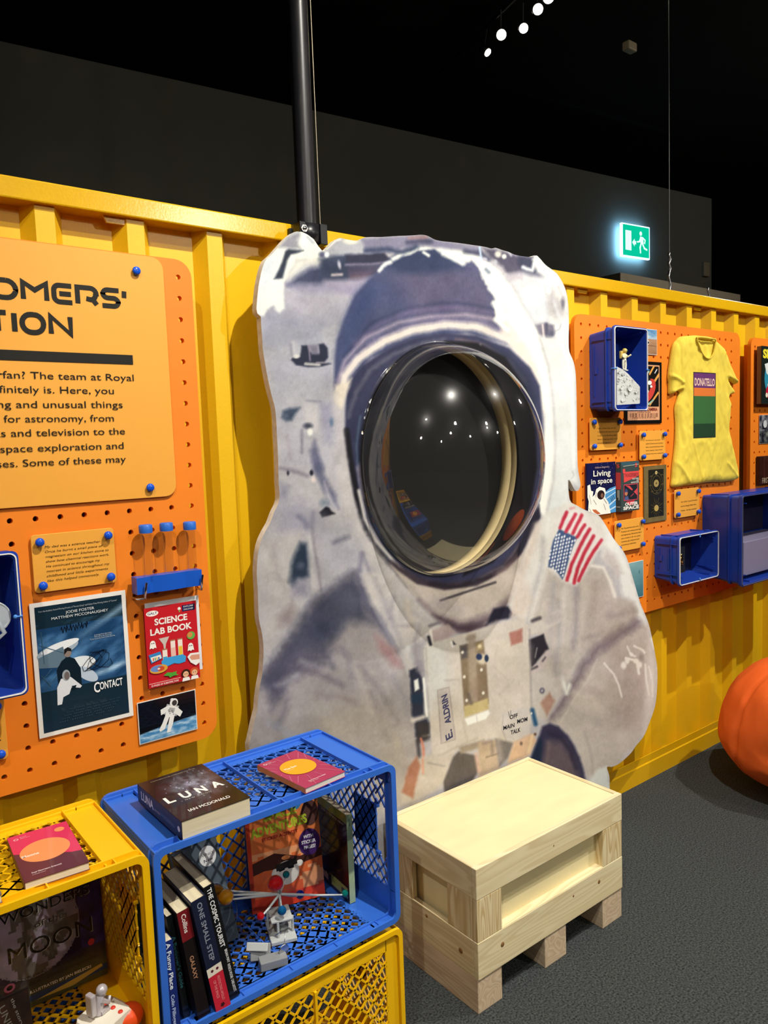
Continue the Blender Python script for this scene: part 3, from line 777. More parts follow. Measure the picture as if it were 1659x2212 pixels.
# postcard with astronaut over earth
def astro(f, cx, cz, s, rot, c1='e9e8e4', c2='a8a8a8', d='3c3a38', red=None):
    ca, sa = math.cos(rot), math.sin(rot)
    R = lambda p: (cx+s*(p[0]*ca-p[1]*sa), cz+s*(p[0]*sa+p[1]*ca))
    pl = lambda pts, c: f.poly([R(p) for p in pts], c)
    pl([(-.30, .35), (.30, .35), (.32, -.12), (-.32, -.12)], c2)
    pl([(-.24, .28), (-.52, .05), (-.42, -.18), (-.18, .02)], c1); pl([(.24, .28), (.55, .12), (.5, -.12), (.18, .0)], c1)
    pl([(-.24, .3), (.24, .3), (.22, -.2), (-.22, -.2)], c1)
    pl([(-.22, -.18), (-.01, -.18), (-.05, -.75), (-.22, -.9), (-.30, -.82), (-.24, -.5)], c1); pl([(.01, -.18), (.22, -.18), (.26, -.5), (.24, -.85), (.10, -.9), (.04, -.5)], c1)
    pl([(-.14, .22), (.14, .22), (.14, .02), (-.14, .02)], c2)
    q = R((0, .46)); f.ell(q[0], q[1], s*.19, s*.19, c1); q = R((.03, .45)); f.ell(q[0], q[1], s*.12, s*.13, d)
    for k in range(6): a = R((-.15+.06*k, .1-.07*(k % 3))); f.ell(a[0], a[1], s*.02, s*.02, d)
    if red: pl([(-.05, -.1), (.12, -.12), (.10, -.22), (-.05, -.2)], red)
def paint_post(f, x0, z0, x1, z1):
    def c(u, v):
        hz = .22+.14*u - .05*(u-.5)**2
        if v > hz: return mixc(H('6fa0c8'), H('0c0d10'), (v-hz)/.03)
        return mixc(H('3f7fb4'), H('cfe2ee'), .35+fb(u*6+v*3, v*14, 1)*1.3)
    f.grid(c, x0, z0, x1, z1, 50, 40)
    W = x1-x0; Hh_ = z1-z0
    f.line([(x0+W*.53, z0+Hh_*.66), (x0+W*.60, z0+Hh_*.90)], .003, 'b8b8b8'); f.ell(x0+W*.585, z0+Hh_*.9, .0045, .0035, 'd8d8d8')
    astro(f, x0+W*.55, z0+Hh_*.58, Hh_*.55, -.38)
sheet('postcard', .655, .849, .8145, .9595, 1.895, 'postcard of a floating astronaut above the blue earth, low on the left board', 'picture', paint_post, bw=.002)

# deep royal blue display boxes
def display_box(name, bx0, bz0, bx1, bz1, fx0, fz0, fx1, fz1, yf, label, rim_w=.006, rim=True, extra=None, shelfy=None):
    yb = 1.8985
    t = empty(name, ((bx0+bx1)/2, yb, bz0), label, 'box')
    r = .014
    A = rrect(bx0, bz0, bx1, bz1, r, 5); B_ = rrect(fx0, fz0, fx1, fz1, r, 5); n = len(A)
    ins = .0035
    Ai = rrect(bx0+ins, bz0+ins, bx1-ins, bz1-ins, r, 5); Bi = rrect(fx0+ins, fz0+ins, fx1-ins, fz1-ins, r, 5)
    mb = MB()
    lerp = lambda P0, P1, k: [(a[0]*(1-k)+c_[0]*k, a[1]*(1-k)+c_[1]*k) for a, c_ in zip(P0, P1)]
    def band(Pa, ya, Pb, yb_): mb.add([(p[0], ya, p[1]) for p in Pa]+[(p[0], yb_, p[1]) for p in Pb], [(i, (i+1) % n, n+(i+1) % n, n+i) for i in range(n)])
    band(A, yb, B_, yf); band(Ai, yb-.004, Bi, yf); band(B_, yf, Bi, yf)
    mb.add([(p[0], yb, p[1]) for p in A], [list(range(n))]); mb.add([(p[0], yb-.004, p[1]) for p in Ai], [list(range(n))])
    # collars and ribs moulded round the outside
    D = yb-yf
    def collar(k0, k1, out):
        a0_, a1_ = lerp(A, B_, k0), lerp(A, B_, k1); cx, cz = (bx0+bx1)/2, (bz0+bz1)/2
        ex = lambda Q: [(p[0]+(out if p[0] > cx else -out), p[1]+(out if p[1] > cz else -out)) for p in Q]
        e0, e1 = ex(a0_), ex(a1_); y0_, y1_ = yb-D*k0, yb-D*k1
        band(a0_, y0_, e0, y0_); band(e0, y0_, e1, y1_); band(e1, y1_, a1_, y1_)
    collar(.93, 1.0, .006); collar(.66, .71, .006)
    for s_ in (0, 1):
        for zz in ((bz0+.028), (bz1-.030)):
            k0, k1 = .12, .95
            x = (bx0 if s_ == 0 else bx1); xf = (fx0 if s_ == 0 else fx1); o_ = -.006 if s_ == 0 else .006
            mb.box((min(x, x+o_)-.0, yf+.006, zz-.002), (max(x, x+o_)+.0, yb-D*.12, zz+.002))
    for xx in (bx0+.03, bx1-.03):
        for zz, s_ in ((bz1, 1), (bz0, -1)): mb.box((xx-.002, yf+.006, min(zz, zz+.006*s_)), (xx+.002, yb-D*.12, max(zz, zz+.006*s_)))
    # wall-side recess frame and catch on the left side
    zc = (bz0+bz1)/2
    mb.box((bx0-.004, yb-D*.32, zc-.012), (bx0+.002, yb-D*.22, zc+.012))
    mb.box((bx0-.003, yb-D*.60, bz0+.05), (bx0+.002, yb-D*.56, bz1-.05))
    mb.box((bx0-.003, yb-D*.20, bz0+.05), (bx0+.002, yb-D*.16, bz1-.05))
    mb.build('box_body', M_blue, t)
    g = MB(); Bo = rrect(fx0-.002, fz0-.002, fx1+.002, fz1+.002, r, 5)
    g.add([(p[0], yf-.003, p[1]) for p in Bo], [list(range(n))]); g.build('front_pane', M_glass, t)
    g = MB(); Bq = rrect(fx0+.0035, fz0+.0035, fx1-.0035, fz1-.0035, r-.003, 5)
    def band2(Pa, ya, Pb, yb_): g.add([(p[0], ya, p[1]) for p in Pa]+[(p[0], yb_, p[1]) for p in Pb], [(i, (i+1) % n, n+(i+1) % n, n+i) for i in range(n)])
    e_ = [(p[0]*1, p[1]) for p in rrect(fx0+.0005, fz0+.0005, fx1-.0005, fz1-.0005, r-.001, 5)]
    band2(Bo, yf-.004, e_, yf-.004); band2(Bo, yf-.004, Bo, yf); band2(e_, yf-.004, e_, yf)
    g.build('pane_edge', rim if not isinstance(rim, bool) else M_white, t)
    return t
def tie(x, y, z, t, dx=0, dz=0):
    b = MB(); b.lathe((x, y, z), [(.0025, 0), (.005, -.002), (.0025, -.004)], axis='Y', n=10)
    b.tube([(x, y-.003, z), (x+dx, y-.003, z+dz), (x+dx*1.2, y+.012, z+dz*1.2)], .0018, 6)
    b.build('cable_tie', mat('tie_blue', '4a8ad8', .4), t)
bx1_ = display_box('display_box', 2.551, 1.704, 2.762, 2.003, 2.548, 1.698, 2.765, 2.016, 1.78, 'upright royal blue plastic box with clear front showing a toy astronaut on the moon')
tie(2.552, 1.777, 1.857, bx1_, -.012); tie(2.761, 1.777, 1.857, bx1_, .012)
bx2_ = display_box('display_box', 3.003, .955, 3.30, 1.147, 3.006, .939, 3.328, 1.145, 1.78, 'small wide royal blue box with white-edged clear front holding a gold pin badge')
tie(3.165, 1.777, 1.137, bx2_, 0, .010); tie(3.165, 1.777, .947, bx2_, 0, -.010)
M_dk = mat('grey_acrylic_edge', '5a5a70', .3)
bx3_ = display_box('display_box', 3.406, .912, 4.00, 1.30, 3.352, .899, 4.02, 1.305, 1.68, 'largest royal blue box with tinted clear front at the right edge', rim=M_dk)
tie(3.64, 1.677, 1.297, bx3_, 0, .010)
bx0_ = display_box('display_box', .02, 1.085, .366, 1.385, .02, 1.085, .372, 1.392, 1.775, 'deep royal blue box cut by the left edge of the picture')
tie(.362, 1.772, 1.255, bx0_, .013)
b = MB(); b.lathe((.325, 1.80, 1.255), [(.03, 0), (.034, -.003), (.034, .02), (.026, .02)], axis='Y', n=24); b.tube([(.28, 1.84, 1.27), (.325, 1.80, 1.265), (.342, 1.79, 1.22), (.32, 1.80, 1.20)], .005, 8)
tag(b.build('clear_wristband', mat('clear_grey', 'b8c0c4', .2, spec=.8)), 'grey translucent ring inside the blue box at the left edge', 'ring')
# toy astronaut on a moon backdrop
t = empty('toy_astronaut', (2.665, 1.80, 1.858), 'white and gold toy astronaut standing on the moon cutout inside the upright blue box', 'toy')
cw_, cg = mat('toy_white', 'f0ead2', .4), mat('toy_gold', 'd8b85a', .35)
X0, Y0, Z0 = 2.668, 1.805, 1.862
b = MB()
b.tube([(X0-.014, Y0, Z0+.060), (X0-.016, Y0, Z0+.035), (X0-.014, Y0, Z0+.006)], [.0085, .0075, .006], 10); b.tube([(X0+.006, Y0, Z0+.060), (X0+.011, Y0, Z0+.030), (X0+.009, Y0, Z0)], [.0085, .0075, .006], 10)
b.sphere((X0-.013, Y0-.006, Z0+.003), (.008, .012, .005)); b.sphere((X0+.012, Y0-.006, Z0-.002), (.008, .012, .005)); b.sphere((X0-.003, Y0, Z0+.062), (.016, .012, .012))
b.build('legs', cw_, t)
b = MB(); b.sphere((X0-.003, Y0, Z0+.083), (.019, .014, .022)); b.tube([(X0+.012, Y0, Z0+.096), (X0+.024, Y0-.006, Z0+.082), (X0+.034, Y0-.016, Z0+.090)], [.007, .0065, .005], 10); b.sphere((X0+.036, Y0-.018, Z0+.092), .006)
b.tube([(X0-.018, Y0, Z0+.096), (X0-.026, Y0-.006, Z0+.08), (X0-.016, Y0-.014, Z0+.072)], [.007, .0065, .005], 10); b.build('torso', mat('toy_cream', 'eadfae', .4), t)
b = MB(); b.sphere((X0+.002, Y0, Z0+.118), .0165); b.build('helmet', cg, t)
b = MB(); b.sphere((X0+.007, Y0-.008, Z0+.118), (.011, .010, .011)); b.build('visor', mat('toy_visor', '4f6a5a', .15, metal=.6), t)
b = MB(); b.bbox((X0-.034, Y0, Z0+.070), (X0-.008, Y0+.016, Z0+.118), .004); b.build('backpack', cg, t)
q_ = P(1350.5, 801, 1.80); t.scale = (.64, .64, .64); t.location = (q_.x-.0012, 1.80, q_.z-.0)
def moon_cut():
    t = empty('moon_cutout', (2.62, 1.84, 1.704), 'grey printed moon surface with craters inside the upright blue box', 'backdrop')
    pts = [(lambda q: (q.x, q.z))(P(a, c_, 1.787)) for a, c_ in ((1332.5, 875), (1381, 872), (1382, 870), (1382, 836), (1380, 833), (1356, 807), (1350, 802), (1341, 796), (1332, 792))]
    b = MB(); b.prism(pts, 1.787, 1.791); b.build('panel', mat('moon_edge', 'b8b8b4', .7), t)
    f = bface(1.7868)
    def inside(x, z):
        n = len(pts); c = False
        for i in range(n):
            (x1_, z1_), (x2_, z2_) = pts[i], pts[(i+1) % n]
            if (z1_ > z) != (z2_ > z) and x < (x2_-x1_)*(z-z1_)/(z2_-z1_)+x1_: c = not c
        return c
    f.poly(pts, 'cfcfca')
    rn = random.Random(5)
    for k in range(150):
        x, z = 2.556+rn.random()*.17, 1.71+rn.random()*.16; r_ = .002+rn.random()**3*.007
        if all(inside(x+dx, z+dz) for dx, dz in ((r_, 0), (-r_, 0), (0, r_), (0, -r_))): f.ell(x, z, r_, r_*.8, random.Random(k).choice(['bcbcb8', 'dcdcd8', 'aeaeaa', 'd4d4d0']), n=10)
    for (x, z, r_) in [(lambda q: (q.x, q.z, r0))(P(a, c_, 1.787)) for a, c_, r0 in ((1358, 838, .014), (1339.5, 838, .008), (1336, 816, .007), (1371, 846, .006), (1335, 805, .005))]:
        f.ell(x, z, r_, r_, 'f0f0ec'); f.ell(x-r_*.05, z+r_*.15, r_*.78, r_*.75, '9a9a96'); f.ell(x, z-r_*.2, r_*.6, r_*.5, 'd4d4d0')
    f.build('moon_print', M_print, t)
moon_cut()
# badge in the small box
t = empty('pin_badge', (3.10, 1.85, 1.0), 'small gold pin badge in a clear sleeve inside the small blue box', 'badge')
b = MB(); b.bbox((3.018, 1.800, .985), (3.085, 1.803, 1.10), .002); b.build('sleeve', mat('sleeve', '23242e', .2, spec=.8), t)
b = MB()
for (x, z, r_) in ((3.052, 1.062, .008), (3.052, 1.047, .011), (3.045, 1.03, .007), (3.059, 1.03, .007)): b.sphere((x, 1.797, z), (r_, .003, r_*1.2), 10, 6)
b.tube([(3.037, 1.797, 1.05), (3.067, 1.797, 1.042)], .003, 6); b.build('badge', mat('gold', 'e0b860', .2, metal=1), t)
b = MB(); b.box((3.012, 1.892, .962), (3.293, 1.893, 1.142)); tag(b.build('backing_sheet', mat('space_black2', '0e1230', .5)), 'dark backing sheet inside the small wide blue box', 'backdrop')
b = MB(); b.bbox((3.45, 1.72, .925), (3.98, 1.88, 1.085), .004); tag(b.build('reflection_block', mat('lav_grey', '8d86a0', .5)), 'grey-lilac block added as the reflection in the clear front of the largest blue box', 'case')  # block whose colour stands in for the reflection on the pane
b = MB(); b.box((3.42, 1.888, 1.09), (3.985, 1.892, 1.288)); tag(b.build('backing_sheet', mat('purple_dark', '23203c', .6)), 'dark purple sheet added as reflection tone behind the front of the largest blue box', 'backdrop')  # purple put in for what the pane reflects

# ------------------------------------------------------------------ right board papers
caption(2.530, 1.541, 2.738, 1.671, 1.884, ["I was a dream that one day", "I could be the first astronaut", "to return to the Moon after", "Apollo. I read my whole room", "of school about it."], 'amber handwritten caption card directly below the upright blue box', so=1, tx=(.22, .3), h=.0052)
caption(2.872, 1.486, 3.068, 1.613, 1.884, ["An American rock band", "called Coheed and Cambria", "that I joined because they", "were 'spacey' then loved", "because they were awesome!"], 'amber handwritten caption card below the black concert poster', so=1, tx=(.22, .3), h=.0052)
caption(3.142, 1.213, 3.350, 1.343, 1.884, ["As a child, I loved Donatello", "and the Teenage Mutant Hero", "Turtles -- he does machines!"], 'amber handwritten caption card below the hem of the yellow t-shirt', so=1, tx=(.24, .42), h=.0066, lead=.020)
caption(2.690, 1.110, 2.898, 1.242, 1.884, ["The Thunderbirds series were", "Produced with amazing technology", "and engineering. Sometimes they'd", "use a rocket to fly into space,", "sometimes dig underground and", "sometimes go underwater."], 'amber handwritten caption card below the video cassette, partly behind the astronaut shoulder', so=1, tx=(.2, .24), h=.0062)
def paint_desert(f, x0, z0, x1, z1):
    f.grid(lambda u, v: mixc(H('4f86b8'), H('dfe4e4'), (1-v)*1.7+fb(u*4, v*9, 2)*.8) if v > .62 else mixc(H('b08868'), H('8a6a50'), (.62-v)*1.1+fb(u*5, v*16, 4)*.5), x0, z0, x1, z1, 26, 26)
    W, H_ = x1-x0, z1-z0
    f.ell(x0+W*.62, z0+H_*.47, .018, .010, 'e8e4dc'); f.ell(x0+W*.64, z0+H_*.465, .013, .006, '151515'); f.line([(x0+W*.5, z0+H_*.36), (x0+W*.98, z0+H_*.34)], .002, '6a4c3a')
sheet('desert_photo', 2.82, 1.94, 3.0215, 2.048, 1.895, 'photograph of a desert plain under blue sky, half behind the upright blue box', 'picture', paint_desert, bw=.002)
def paint_gig(f, x0, z0, x1, z1):
    W, H_ = x1-x0, z1-z0; X = lambda u: x0+u*W; Z = lambda v: z0+v*H_
    f.rect(x0, z0, x1, z1, '151312'); f.rect(X(.06), Z(.05), X(.94), Z(.95), 'd9a07a')
    f.rect(X(.08), Z(.27), X(.92), Z(.93), '1a1716')
    for (a, b_, w, c_) in (((.5, .93), (.3, .75), .008, 'e0a050'), ((.92, .80), (.62, .52), .012, 'e0a050'), ((.9, .5), (.66, .30), .010, 'e0a050'), ((.78, .93), (.66, .80), .010, 'e0a050'), ((.35, .6), (.15, .4), .010, 'e0a050')):
        f.line([(X(a[0]), Z(a[1])), (X(b_[0]), Z(b_[1]))], w, c_)
    f.ell(X(.62), Z(.53), W*.24, H_*.15, 'c8443c', rot=.7); f.ell(X(.54), Z(.58), W*.19, H_*.12, '2a2422', rot=.7); f.ell(X(.47), Z(.60), W*.12, H_*.09, 'e8c8b0')
    for (u, v, r_) in ((.66, .66, .035), (.58, .52, .03), (.5, .45, .03), (.70, .60, .02)): f.ell(X(u), Z(v), W*r_*1.6, H_*r_, 'e8eaea')
    f.line([(X(.64), Z(.84)), (X(.50), Z(.76))], .008, '8fb0a8'); f.line([(X(.76), Z(.38)), (X(.60), Z(.30))], .008, '8fb0a8'); f.line([(X(.86), Z(.88)), (X(.80), Z(.82))], .005, 'e8eaea')
    f.text("COHEED AND CAMBRIA", (X(.13), Z(.205)), W*.74, .0125, '8a3c34', bold=.03)
    f.text("EUROPEAN TOUR 2018", (X(.32), Z(.175)), W*.36, .0045, '5a2c28', bold=.02)
    for k in range(4): f.text("ii lil ilii lil lili lii lil ilil ii lili", (X(.12+.02*(k == 3)*3), Z(.148-.022*k)), W*(.76-.12*(k == 3)), .0042, '6a3c34', bold=.01)
sheet('concert_poster', 2.782, 1.645, 3.056, 1.910, 1.8945, 'black-framed orange concert poster half behind the upright blue box', 'poster', paint_gig, border='151312', bw=.001)
def paint_living(f, x0, z0, x1, z1):
    W, H_ = x1-x0, z1-z0; X = lambda u: x0+u*W; Z = lambda v: z0+v*H_
    f.rect(x0, z0, x1, z1, '191a44')
    rn = random.Random(2)
    for k in range(26): f.ell(X(rn.random()*.97+.01), Z(.48+rn.random()*.5), .0009, .0009, 'c8c8e0', n=6)
    f.poly([(X(.60), Z(.42)), (X(.78), Z(.49)), (X(.99), Z(.52)), (X(.99), Z(.01)), (X(.45), Z(.01)), (X(.5), Z(.3))], '4f94cc')
    for (a, b_, w) in (((.62, .4), (.98, .48), .004), ((.66, .3), (.98, .40), .003), ((.7, .14), (.98, .26), .006), ((.74, .06), (.98, .12), .005)): f.line([(X(a[0]), Z(a[1])), (X(b_[0]), Z(b_[1]))], w, 'cfe6f4')
    w = 'efece2'
    f.poly([(X(.0), Z(.0)), (X(.04), Z(.28)), (X(.0), Z(.36)), (X(.0), Z(.58)), (X(.09), Z(.60)), (X(.12), Z(.48)), (X(.2), Z(.46)), (X(.17), Z(.36)), (X(.25), Z(.40)), (X(.30), Z(.50)), (X(.42), Z(.54)), (X(.60), Z(.50)), (X(.63), Z(.43)), (X(.60), Z(.33)), (X(.72), Z(.22)), (X(.78), Z(.06)), (X(.8), Z(.0))], w)
    f.ell(X(.46), Z(.38), W*.13, H_*.09, '2a1c20'); f.ell(X(.50), Z(.365), W*.05, H_*.045, '7c5848')
    f.poly([(X(.15), Z(.12)), (X(.28), Z(.11)), (X(.44), Z(.02)), (X(.34), Z(.01)), (X(.22), Z(.06))], 'b8623e')
    for (a, b_) in (((.06, .40), (.12, .22)), ((.2, .3), (.3, .2)), ((.05, .15), (.14, .05)), ((.55, .2), (.62, .08)), ((.3, .44), (.28, .34)), ((.55, .3), (.66, .2)), ((.8, .3), (.86, .22)), ((.84, .33), (.9, .24)), ((.88, .35), (.96, .26))): f.line([(X(a[0]), Z(a[1])), (X(b_[0]), Z(b_[1]))], .0016, '2a2430')
    f.text("Usborne Beginners", (X(.26), Z(.895)), W*.50, .0068, 'c8a8a8')
    f.text("Living", (X(.20), Z(.745)), W*.60, .024, w, bold=.012); f.text("in space", (X(.12), Z(.60)), W*.74, .022, w, bold=.012)
book_panel('picture_book', 2.506, 1.279, 2.697, 1.491, 1.885, 1.892, 'dark blue children\'s space book with an astronaut, left of the video cassette', paint_living, spine='191a44')
# video cassette box
t = empty('video_cassette', (2.776, 1.87, 1.278), 'grey-green video cassette case with red lettering hanging beside the blue space book', 'video')
b = MB(); b.bbox((2.712, 1.868, 1.279), (2.842, 1.894, 1.488), .002); b.build('case', mat('vhs', '3c4a4a', .3), t)
f = bface(1.868); x0, z0, x1, z1 = 2.713, 1.280, 2.841, 1.487; W, H_ = x1-x0, z1-z0; X = lambda u: x0+u*W; Z = lambda v: z0+v*H_
f.rect(X(.01), Z(.93), X(.99), Z(.99), '3a5a66'); f.line([(X(.1), Z(.915)), (X(.98), Z(.935))], .0016, 'd8d0b8'); f.text("5", (X(.76), Z(.885)), W*.12, .016, 'd84848', bold=.03)
f.poly([(X(.08), Z(.855)), (X(.2), Z(.865)), (X(.22), Z(.80)), (X(.98), Z(.80)), (X(.98), Z(.70)), (X(.14), Z(.585)), (X(.12), Z(.78)), (X(.08), Z(.78))], 'd84c4c')
f.text("THUNDERBIRDS", (X(.16), Z(.69)), W*.8, .016, '5a2a30', bold=.01)
for k, s_ in enumerate(("ELECTRIC", "AND", "ADVENTURES")): f.text(s_, (X(.97-.045*len(s_)), Z(.635-.037*k)), W*.045*len(s_), .0055, 'e8e4dc', bold=.02)
f.rect(X(.12), Z(.215), X(.90), Z(.545), 'd8485a'); f.rect(X(.145), Z(.228), X(.875), Z(.532), '232830')
f.poly([(X(.2), Z(.53)), (X(.45), Z(.51)), (X(.62), Z(.43)), (X(.58), Z(.41)), (X(.42), Z(.46)), (X(.3), Z(.5))], 'c84a50'); f.poly([(X(.87), Z(.45)), (X(.68), Z(.38)), (X(.87), Z(.30))], 'c84a50')
f.ell(X(.25), Z(.37), W*.08, H_*.055, 'b8785a'); f.poly([(X(.17), Z(.39)), (X(.22), Z(.47)), (X(.31), Z(.44)), (X(.34), Z(.39))], '3a4a7a'); f.poly([(X(.15), Z(.23)), (X(.18), Z(.30)), (X(.34), Z(.31)), (X(.40), Z(.23))], '4a5a8a'); f.poly([(X(.48), Z(.30)), (X(.66), Z(.36)), (X(.68), Z(.33)), (X(.5), Z(.28))], '8a3a4a')
f.poly([(X(.25), Z(.195)), (X(.72), Z(.205)), (X(.60), Z(.12)), (X(.4), Z(.12))], 'd8344a')
f.text("OUTER", (X(.18), Z(.115)), W*.72, .0125, 'efece6', bold=.04); f.text("SPACE", (X(.08), Z(.035)), W*.88, .0135, 'efece6', bold=.04)
f.build('front_print', M_gloss, t)
f = Face((2.7118, 1.894, 1.279), (0, -1, 0), UZ, (-1, 0, 0))
f.rect(.001, .095, .025, .165, 'c84848'); f.text("5", (.006, .185), .012, .014, 'd84848', bold=.03); f.rect(.008, .06, .011, .092, 'e0d8c8'); f.rect(.014, .05, .017, .092, 'e0d8c8'); f.rect(.004, .02, .022, .023, 'c8c0b0'); f.build('spine_print', M_gloss, t)
b = MB(); b.tube([(2.755, 1.872, 1.488), (2.77, 1.88, 1.494), (2.80, 1.89, 1.494)], .0008, 5); b.build('clip', M_chrome, t)
def paint_chart(f, x0, z0, x1, z1):
    W, H_ = x1-x0, z1-z0; X = lambda u: x0+u*W; Z = lambda v: z0+v*H_
    f.grid(lambda u, v: mixc(H('6a5c3a'), H('7c6c46'), .5+fb(u*6, v*12, 9)), x0, z0, x1, z1, 16, 24)
    f.rect(X(.185), Z(.085), X(.875), Z(.935), '24231f')
    g = '8a7a4c'
    f.ell(X(.54), Z(.875), W*.055, H_*.033, 'c0ae78'); f.ell(X(.54), Z(.685), W*.115, H_*.066, 'a08c58'); f.ell(X(.54), Z(.685), W*.03, H_*.017, '4a4430')
    f.ell(X(.54), Z(.24), W*.10, H_*.058, 'b49a58'); 
    for k in range(16):
        a = 2*math.pi*k/16; r0, r1 = (.12, .28 if k % 2 else .2)
        f.line([(X(.54)+W*r0*math.cos(a), Z(.24)+W*r0*math.sin(a)), (X(.54)+W*r1*math.cos(a), Z(.24)+W*r1*math.sin(a))], .0014, '6a5c34')
    for r_ in (.2, .28): f.ring(X(.54), Z(.685), W*r_, .0009, g)
    for (u, v) in ((.3, .82), (.78, .83), (.27, .66), (.80, .66), (.34, .55), (.72, .56), (.54, .52)): f.line([(X(u-.05), Z(v-.012)), (X(u), Z(v+.01)), (X(u+.05), Z(v-.008))], .0012, g)
sheet('star_chart', 2.917, 1.211, 3.092, 1.460, 1.8948, 'narrow black and bronze engraved sun chart left of the caption under the t-shirt', 'picture', paint_chart, border='5c5238', bw=.001)
def paint_teal(f, x0, z0, x1, z1):
    f.grid(lambda u, v: mixc(H('3f6f7c'), H('7fa8ae'), v*1.0+fb(u*2, v*5, 6)*.25), x0, z0, x1, z1, 16, 20)
    f.ell(x0+(x1-x0)*.84, z0+(z1-z0)*.70, .0022, .009, '2a4a58', n=10); f.ell(x0+(x1-x0)*.2, z0+(z1-z0)*.3, .006, .014, '22404c', n=10)
sheet('sea_photo', 2.72, .891, 2.910, 1.052, 1.895, 'pale teal photograph at the lower left of the right board beside the astronaut arm', 'picture', paint_teal, bw=.002)

# third board items
t = empty('space_magazine', (4.03, 1.87, 1.73), 'colourful space annual leaning at the top of the third orange board', 'book')
b = MB(); b.box((3.90, 1.862, 1.731), (4.16, 1.885, 2.019)); b.build('pages', mat('brown_pages', '8a7458', .8), t)
b = MB(); b.box((3.899, 1.861, 1.73), (4.161, 1.863, 2.02)); b.build('cover', mat('annual', '1c2020', .4), t)
f = bface(1.861); f.rect(3.905, 1.735, 4.155, 2.015, '1c2422'); f.text("SPACE", (3.912, 1.962), .235, .042, 'e8d83a', bold=.05)
f.ell(4.03, 1.86, .10, .10, '2f8aa8'); f.poly([(3.93, 1.93), (4.00, 1.945), (4.06, 1.89), (4.0, 1.86), (3.95, 1.885)], 'd8e0e0'); f.poly([(3.96, 1.83), (4.02, 1.85), (4.05, 1.79), (3.98, 1.78)], 'd8b8a0'); f.ell(3.97, 1.79, .025, .03, 'b8203a'); f.ell(3.955, 1.775, .012, .012, 'e8dcc8'); f.ell(4.06, 1.76, .05, .03, 'c8283a')
f.build('cover_print', M_gloss, t)
def paint_bw(f, x0, z0, x1, z1):
    f.grid(lambda u, v: mixc(H('1c1c26'), H('8a9088') if v < .45 else H('b8b8c0'), .3+fb(u*4, v*4, 12)*1.8), x0, z0, x1, z1, 24, 18)
    f.ell(x0+.06, z0+.10, .02, .02, 'c8ccd0')
sheet('moon_photo', 3.953, 1.528, 4.16, 1.676, 1.895, 'dark grey moon photograph in the middle of the third board', 'picture', paint_bw, bw=.001)
t = empty('brown_book', (4.02, 1.88, 1.25), 'dark brown old book low on the third board above the largest blue box', 'book')
b = MB(); b.bbox((3.925, 1.875, 1.318), (4.12, 1.897, 1.464), .003); b.build('cover', mat('brown_leather', '34170f', .4, var=.4, scale=30), t)
f = bface(1.8748); f.text("FIRST MEN", (3.945, 1.325), .15, .028, 'b8a88a'); f.line([(3.967, 1.32), (3.967, 1.46)], .002, '6a3a34'); f.build('cover_print', M_print, t)

# ------------------------------------------------------------------ wooden crate seat
W1x = wood_mat('pine_x', 'd9c69a', 'e6d8b0', 'X'); W1y = wood_mat('pine_y', 'd2bd90', 'e2d2a8', 'Y'); W1z = wood_mat('pine_z', 'c9ac78', 'e4d4aa', 'Z', 1.4)
M_ply = mat('plywood', 'e4d6a6', .5, var=.05, scale=5, stretch=(1, 3, 1))
wc = empty('wooden_crate', (1.729, 1.63, 0), 'pale pine crate on block feet standing on the carpet before the astronaut cutout', 'crate')
cx0, cx1, cy0, cy1 = 1.392, 2.066, 1.43, 1.832
def part(name, a, c_, m, parent, r=.0018): b = MB(); b.bbox(a, c_, r); return b.build(name, m, parent)
part('inner_box', (cx0+.030, cy0+.030, .102), (cx1-.030, cy1-.030, .412), M_ply, wc)
b = MB(); b.bbox((cx0+.019, cy0+.019, .405), (cx1-.019, cy1-.019, .4245), .001); b.build('lid', M_ply, wc)
for z0, z1 in ((.336, .4265), (.102, .211)):
    part('front_board', (cx0, cy0, z0), (cx1, cy0+.018, z1), W1x, wc); part('back_board', (cx0, cy1-.018, z0), (cx1, cy1, z1), W1x, wc)
    part('side_board', (cx0, cy0+.0185, z0), (cx0+.018, cy1-.0185, z1), W1y, wc); part('side_board', (cx1-.018, cy0+.0185, z0), (cx1, cy1-.0185, z1), W1y, wc)
for x in ((cx0+.001, 1.491), (1.963, cx1-.001)):
    part('corner_post', (x[0], cy0+.0006, .2115), (x[1], cy0+.030, .3355), W1z, wc); part('corner_post', (x[0], cy1-.030, .2115), (x[1], cy1-.0006, .3355), W1z, wc)
for xx in ((cx0+.0008, cx0+.0185), (cx1-.0185, cx1-.0008)):
    for yy in ((cy0+.0305, 1.552), (1.708, cy1-.0305)): part('side_post', (xx[0], yy[0], .2115), (xx[1], yy[1], .3355), W1z, wc)
b = MB(); b.box((cx0+.02, cy0+.001, .2105), (cx1-.02, cy0+.0305, .2125)); b.build('ledge', W1x, wc)
W_ft = wood_mat('pine_foot', 'c2a88a', 'd4bfa2', 'Y', 1.2)
for x0, x1 in ((cx0, 1.489), (1.677, 1.777), (1.963, cx1)): part('skid', (x0, cy0+.004, 0), (x1, cy1-.004, .1015), W_ft, wc)
M_knot = mat('pine_knot', '8a6238', .6, var=.3, scale=200)
b = MB()
for (x, z, r_) in ((1.49, .165, .008), (1.94, .172, .007), (1.81, .178, .004), (1.72, .375, .003)):
    b.lathe((x, cy0+.0003, z), [(r_, 0), (r_*.9, -.0006), (0, -.0006)], axis='Y', n=14)
for (y, z, r_) in ((1.50, .155, .009), (1.645, .188, .006)): b.lathe((cx0+.0003, y, z), [(r_, 0), (r_*.9, -.0006), (0, -.0006)], axis='X', n=14)
b.build('knots', M_knot, wc)

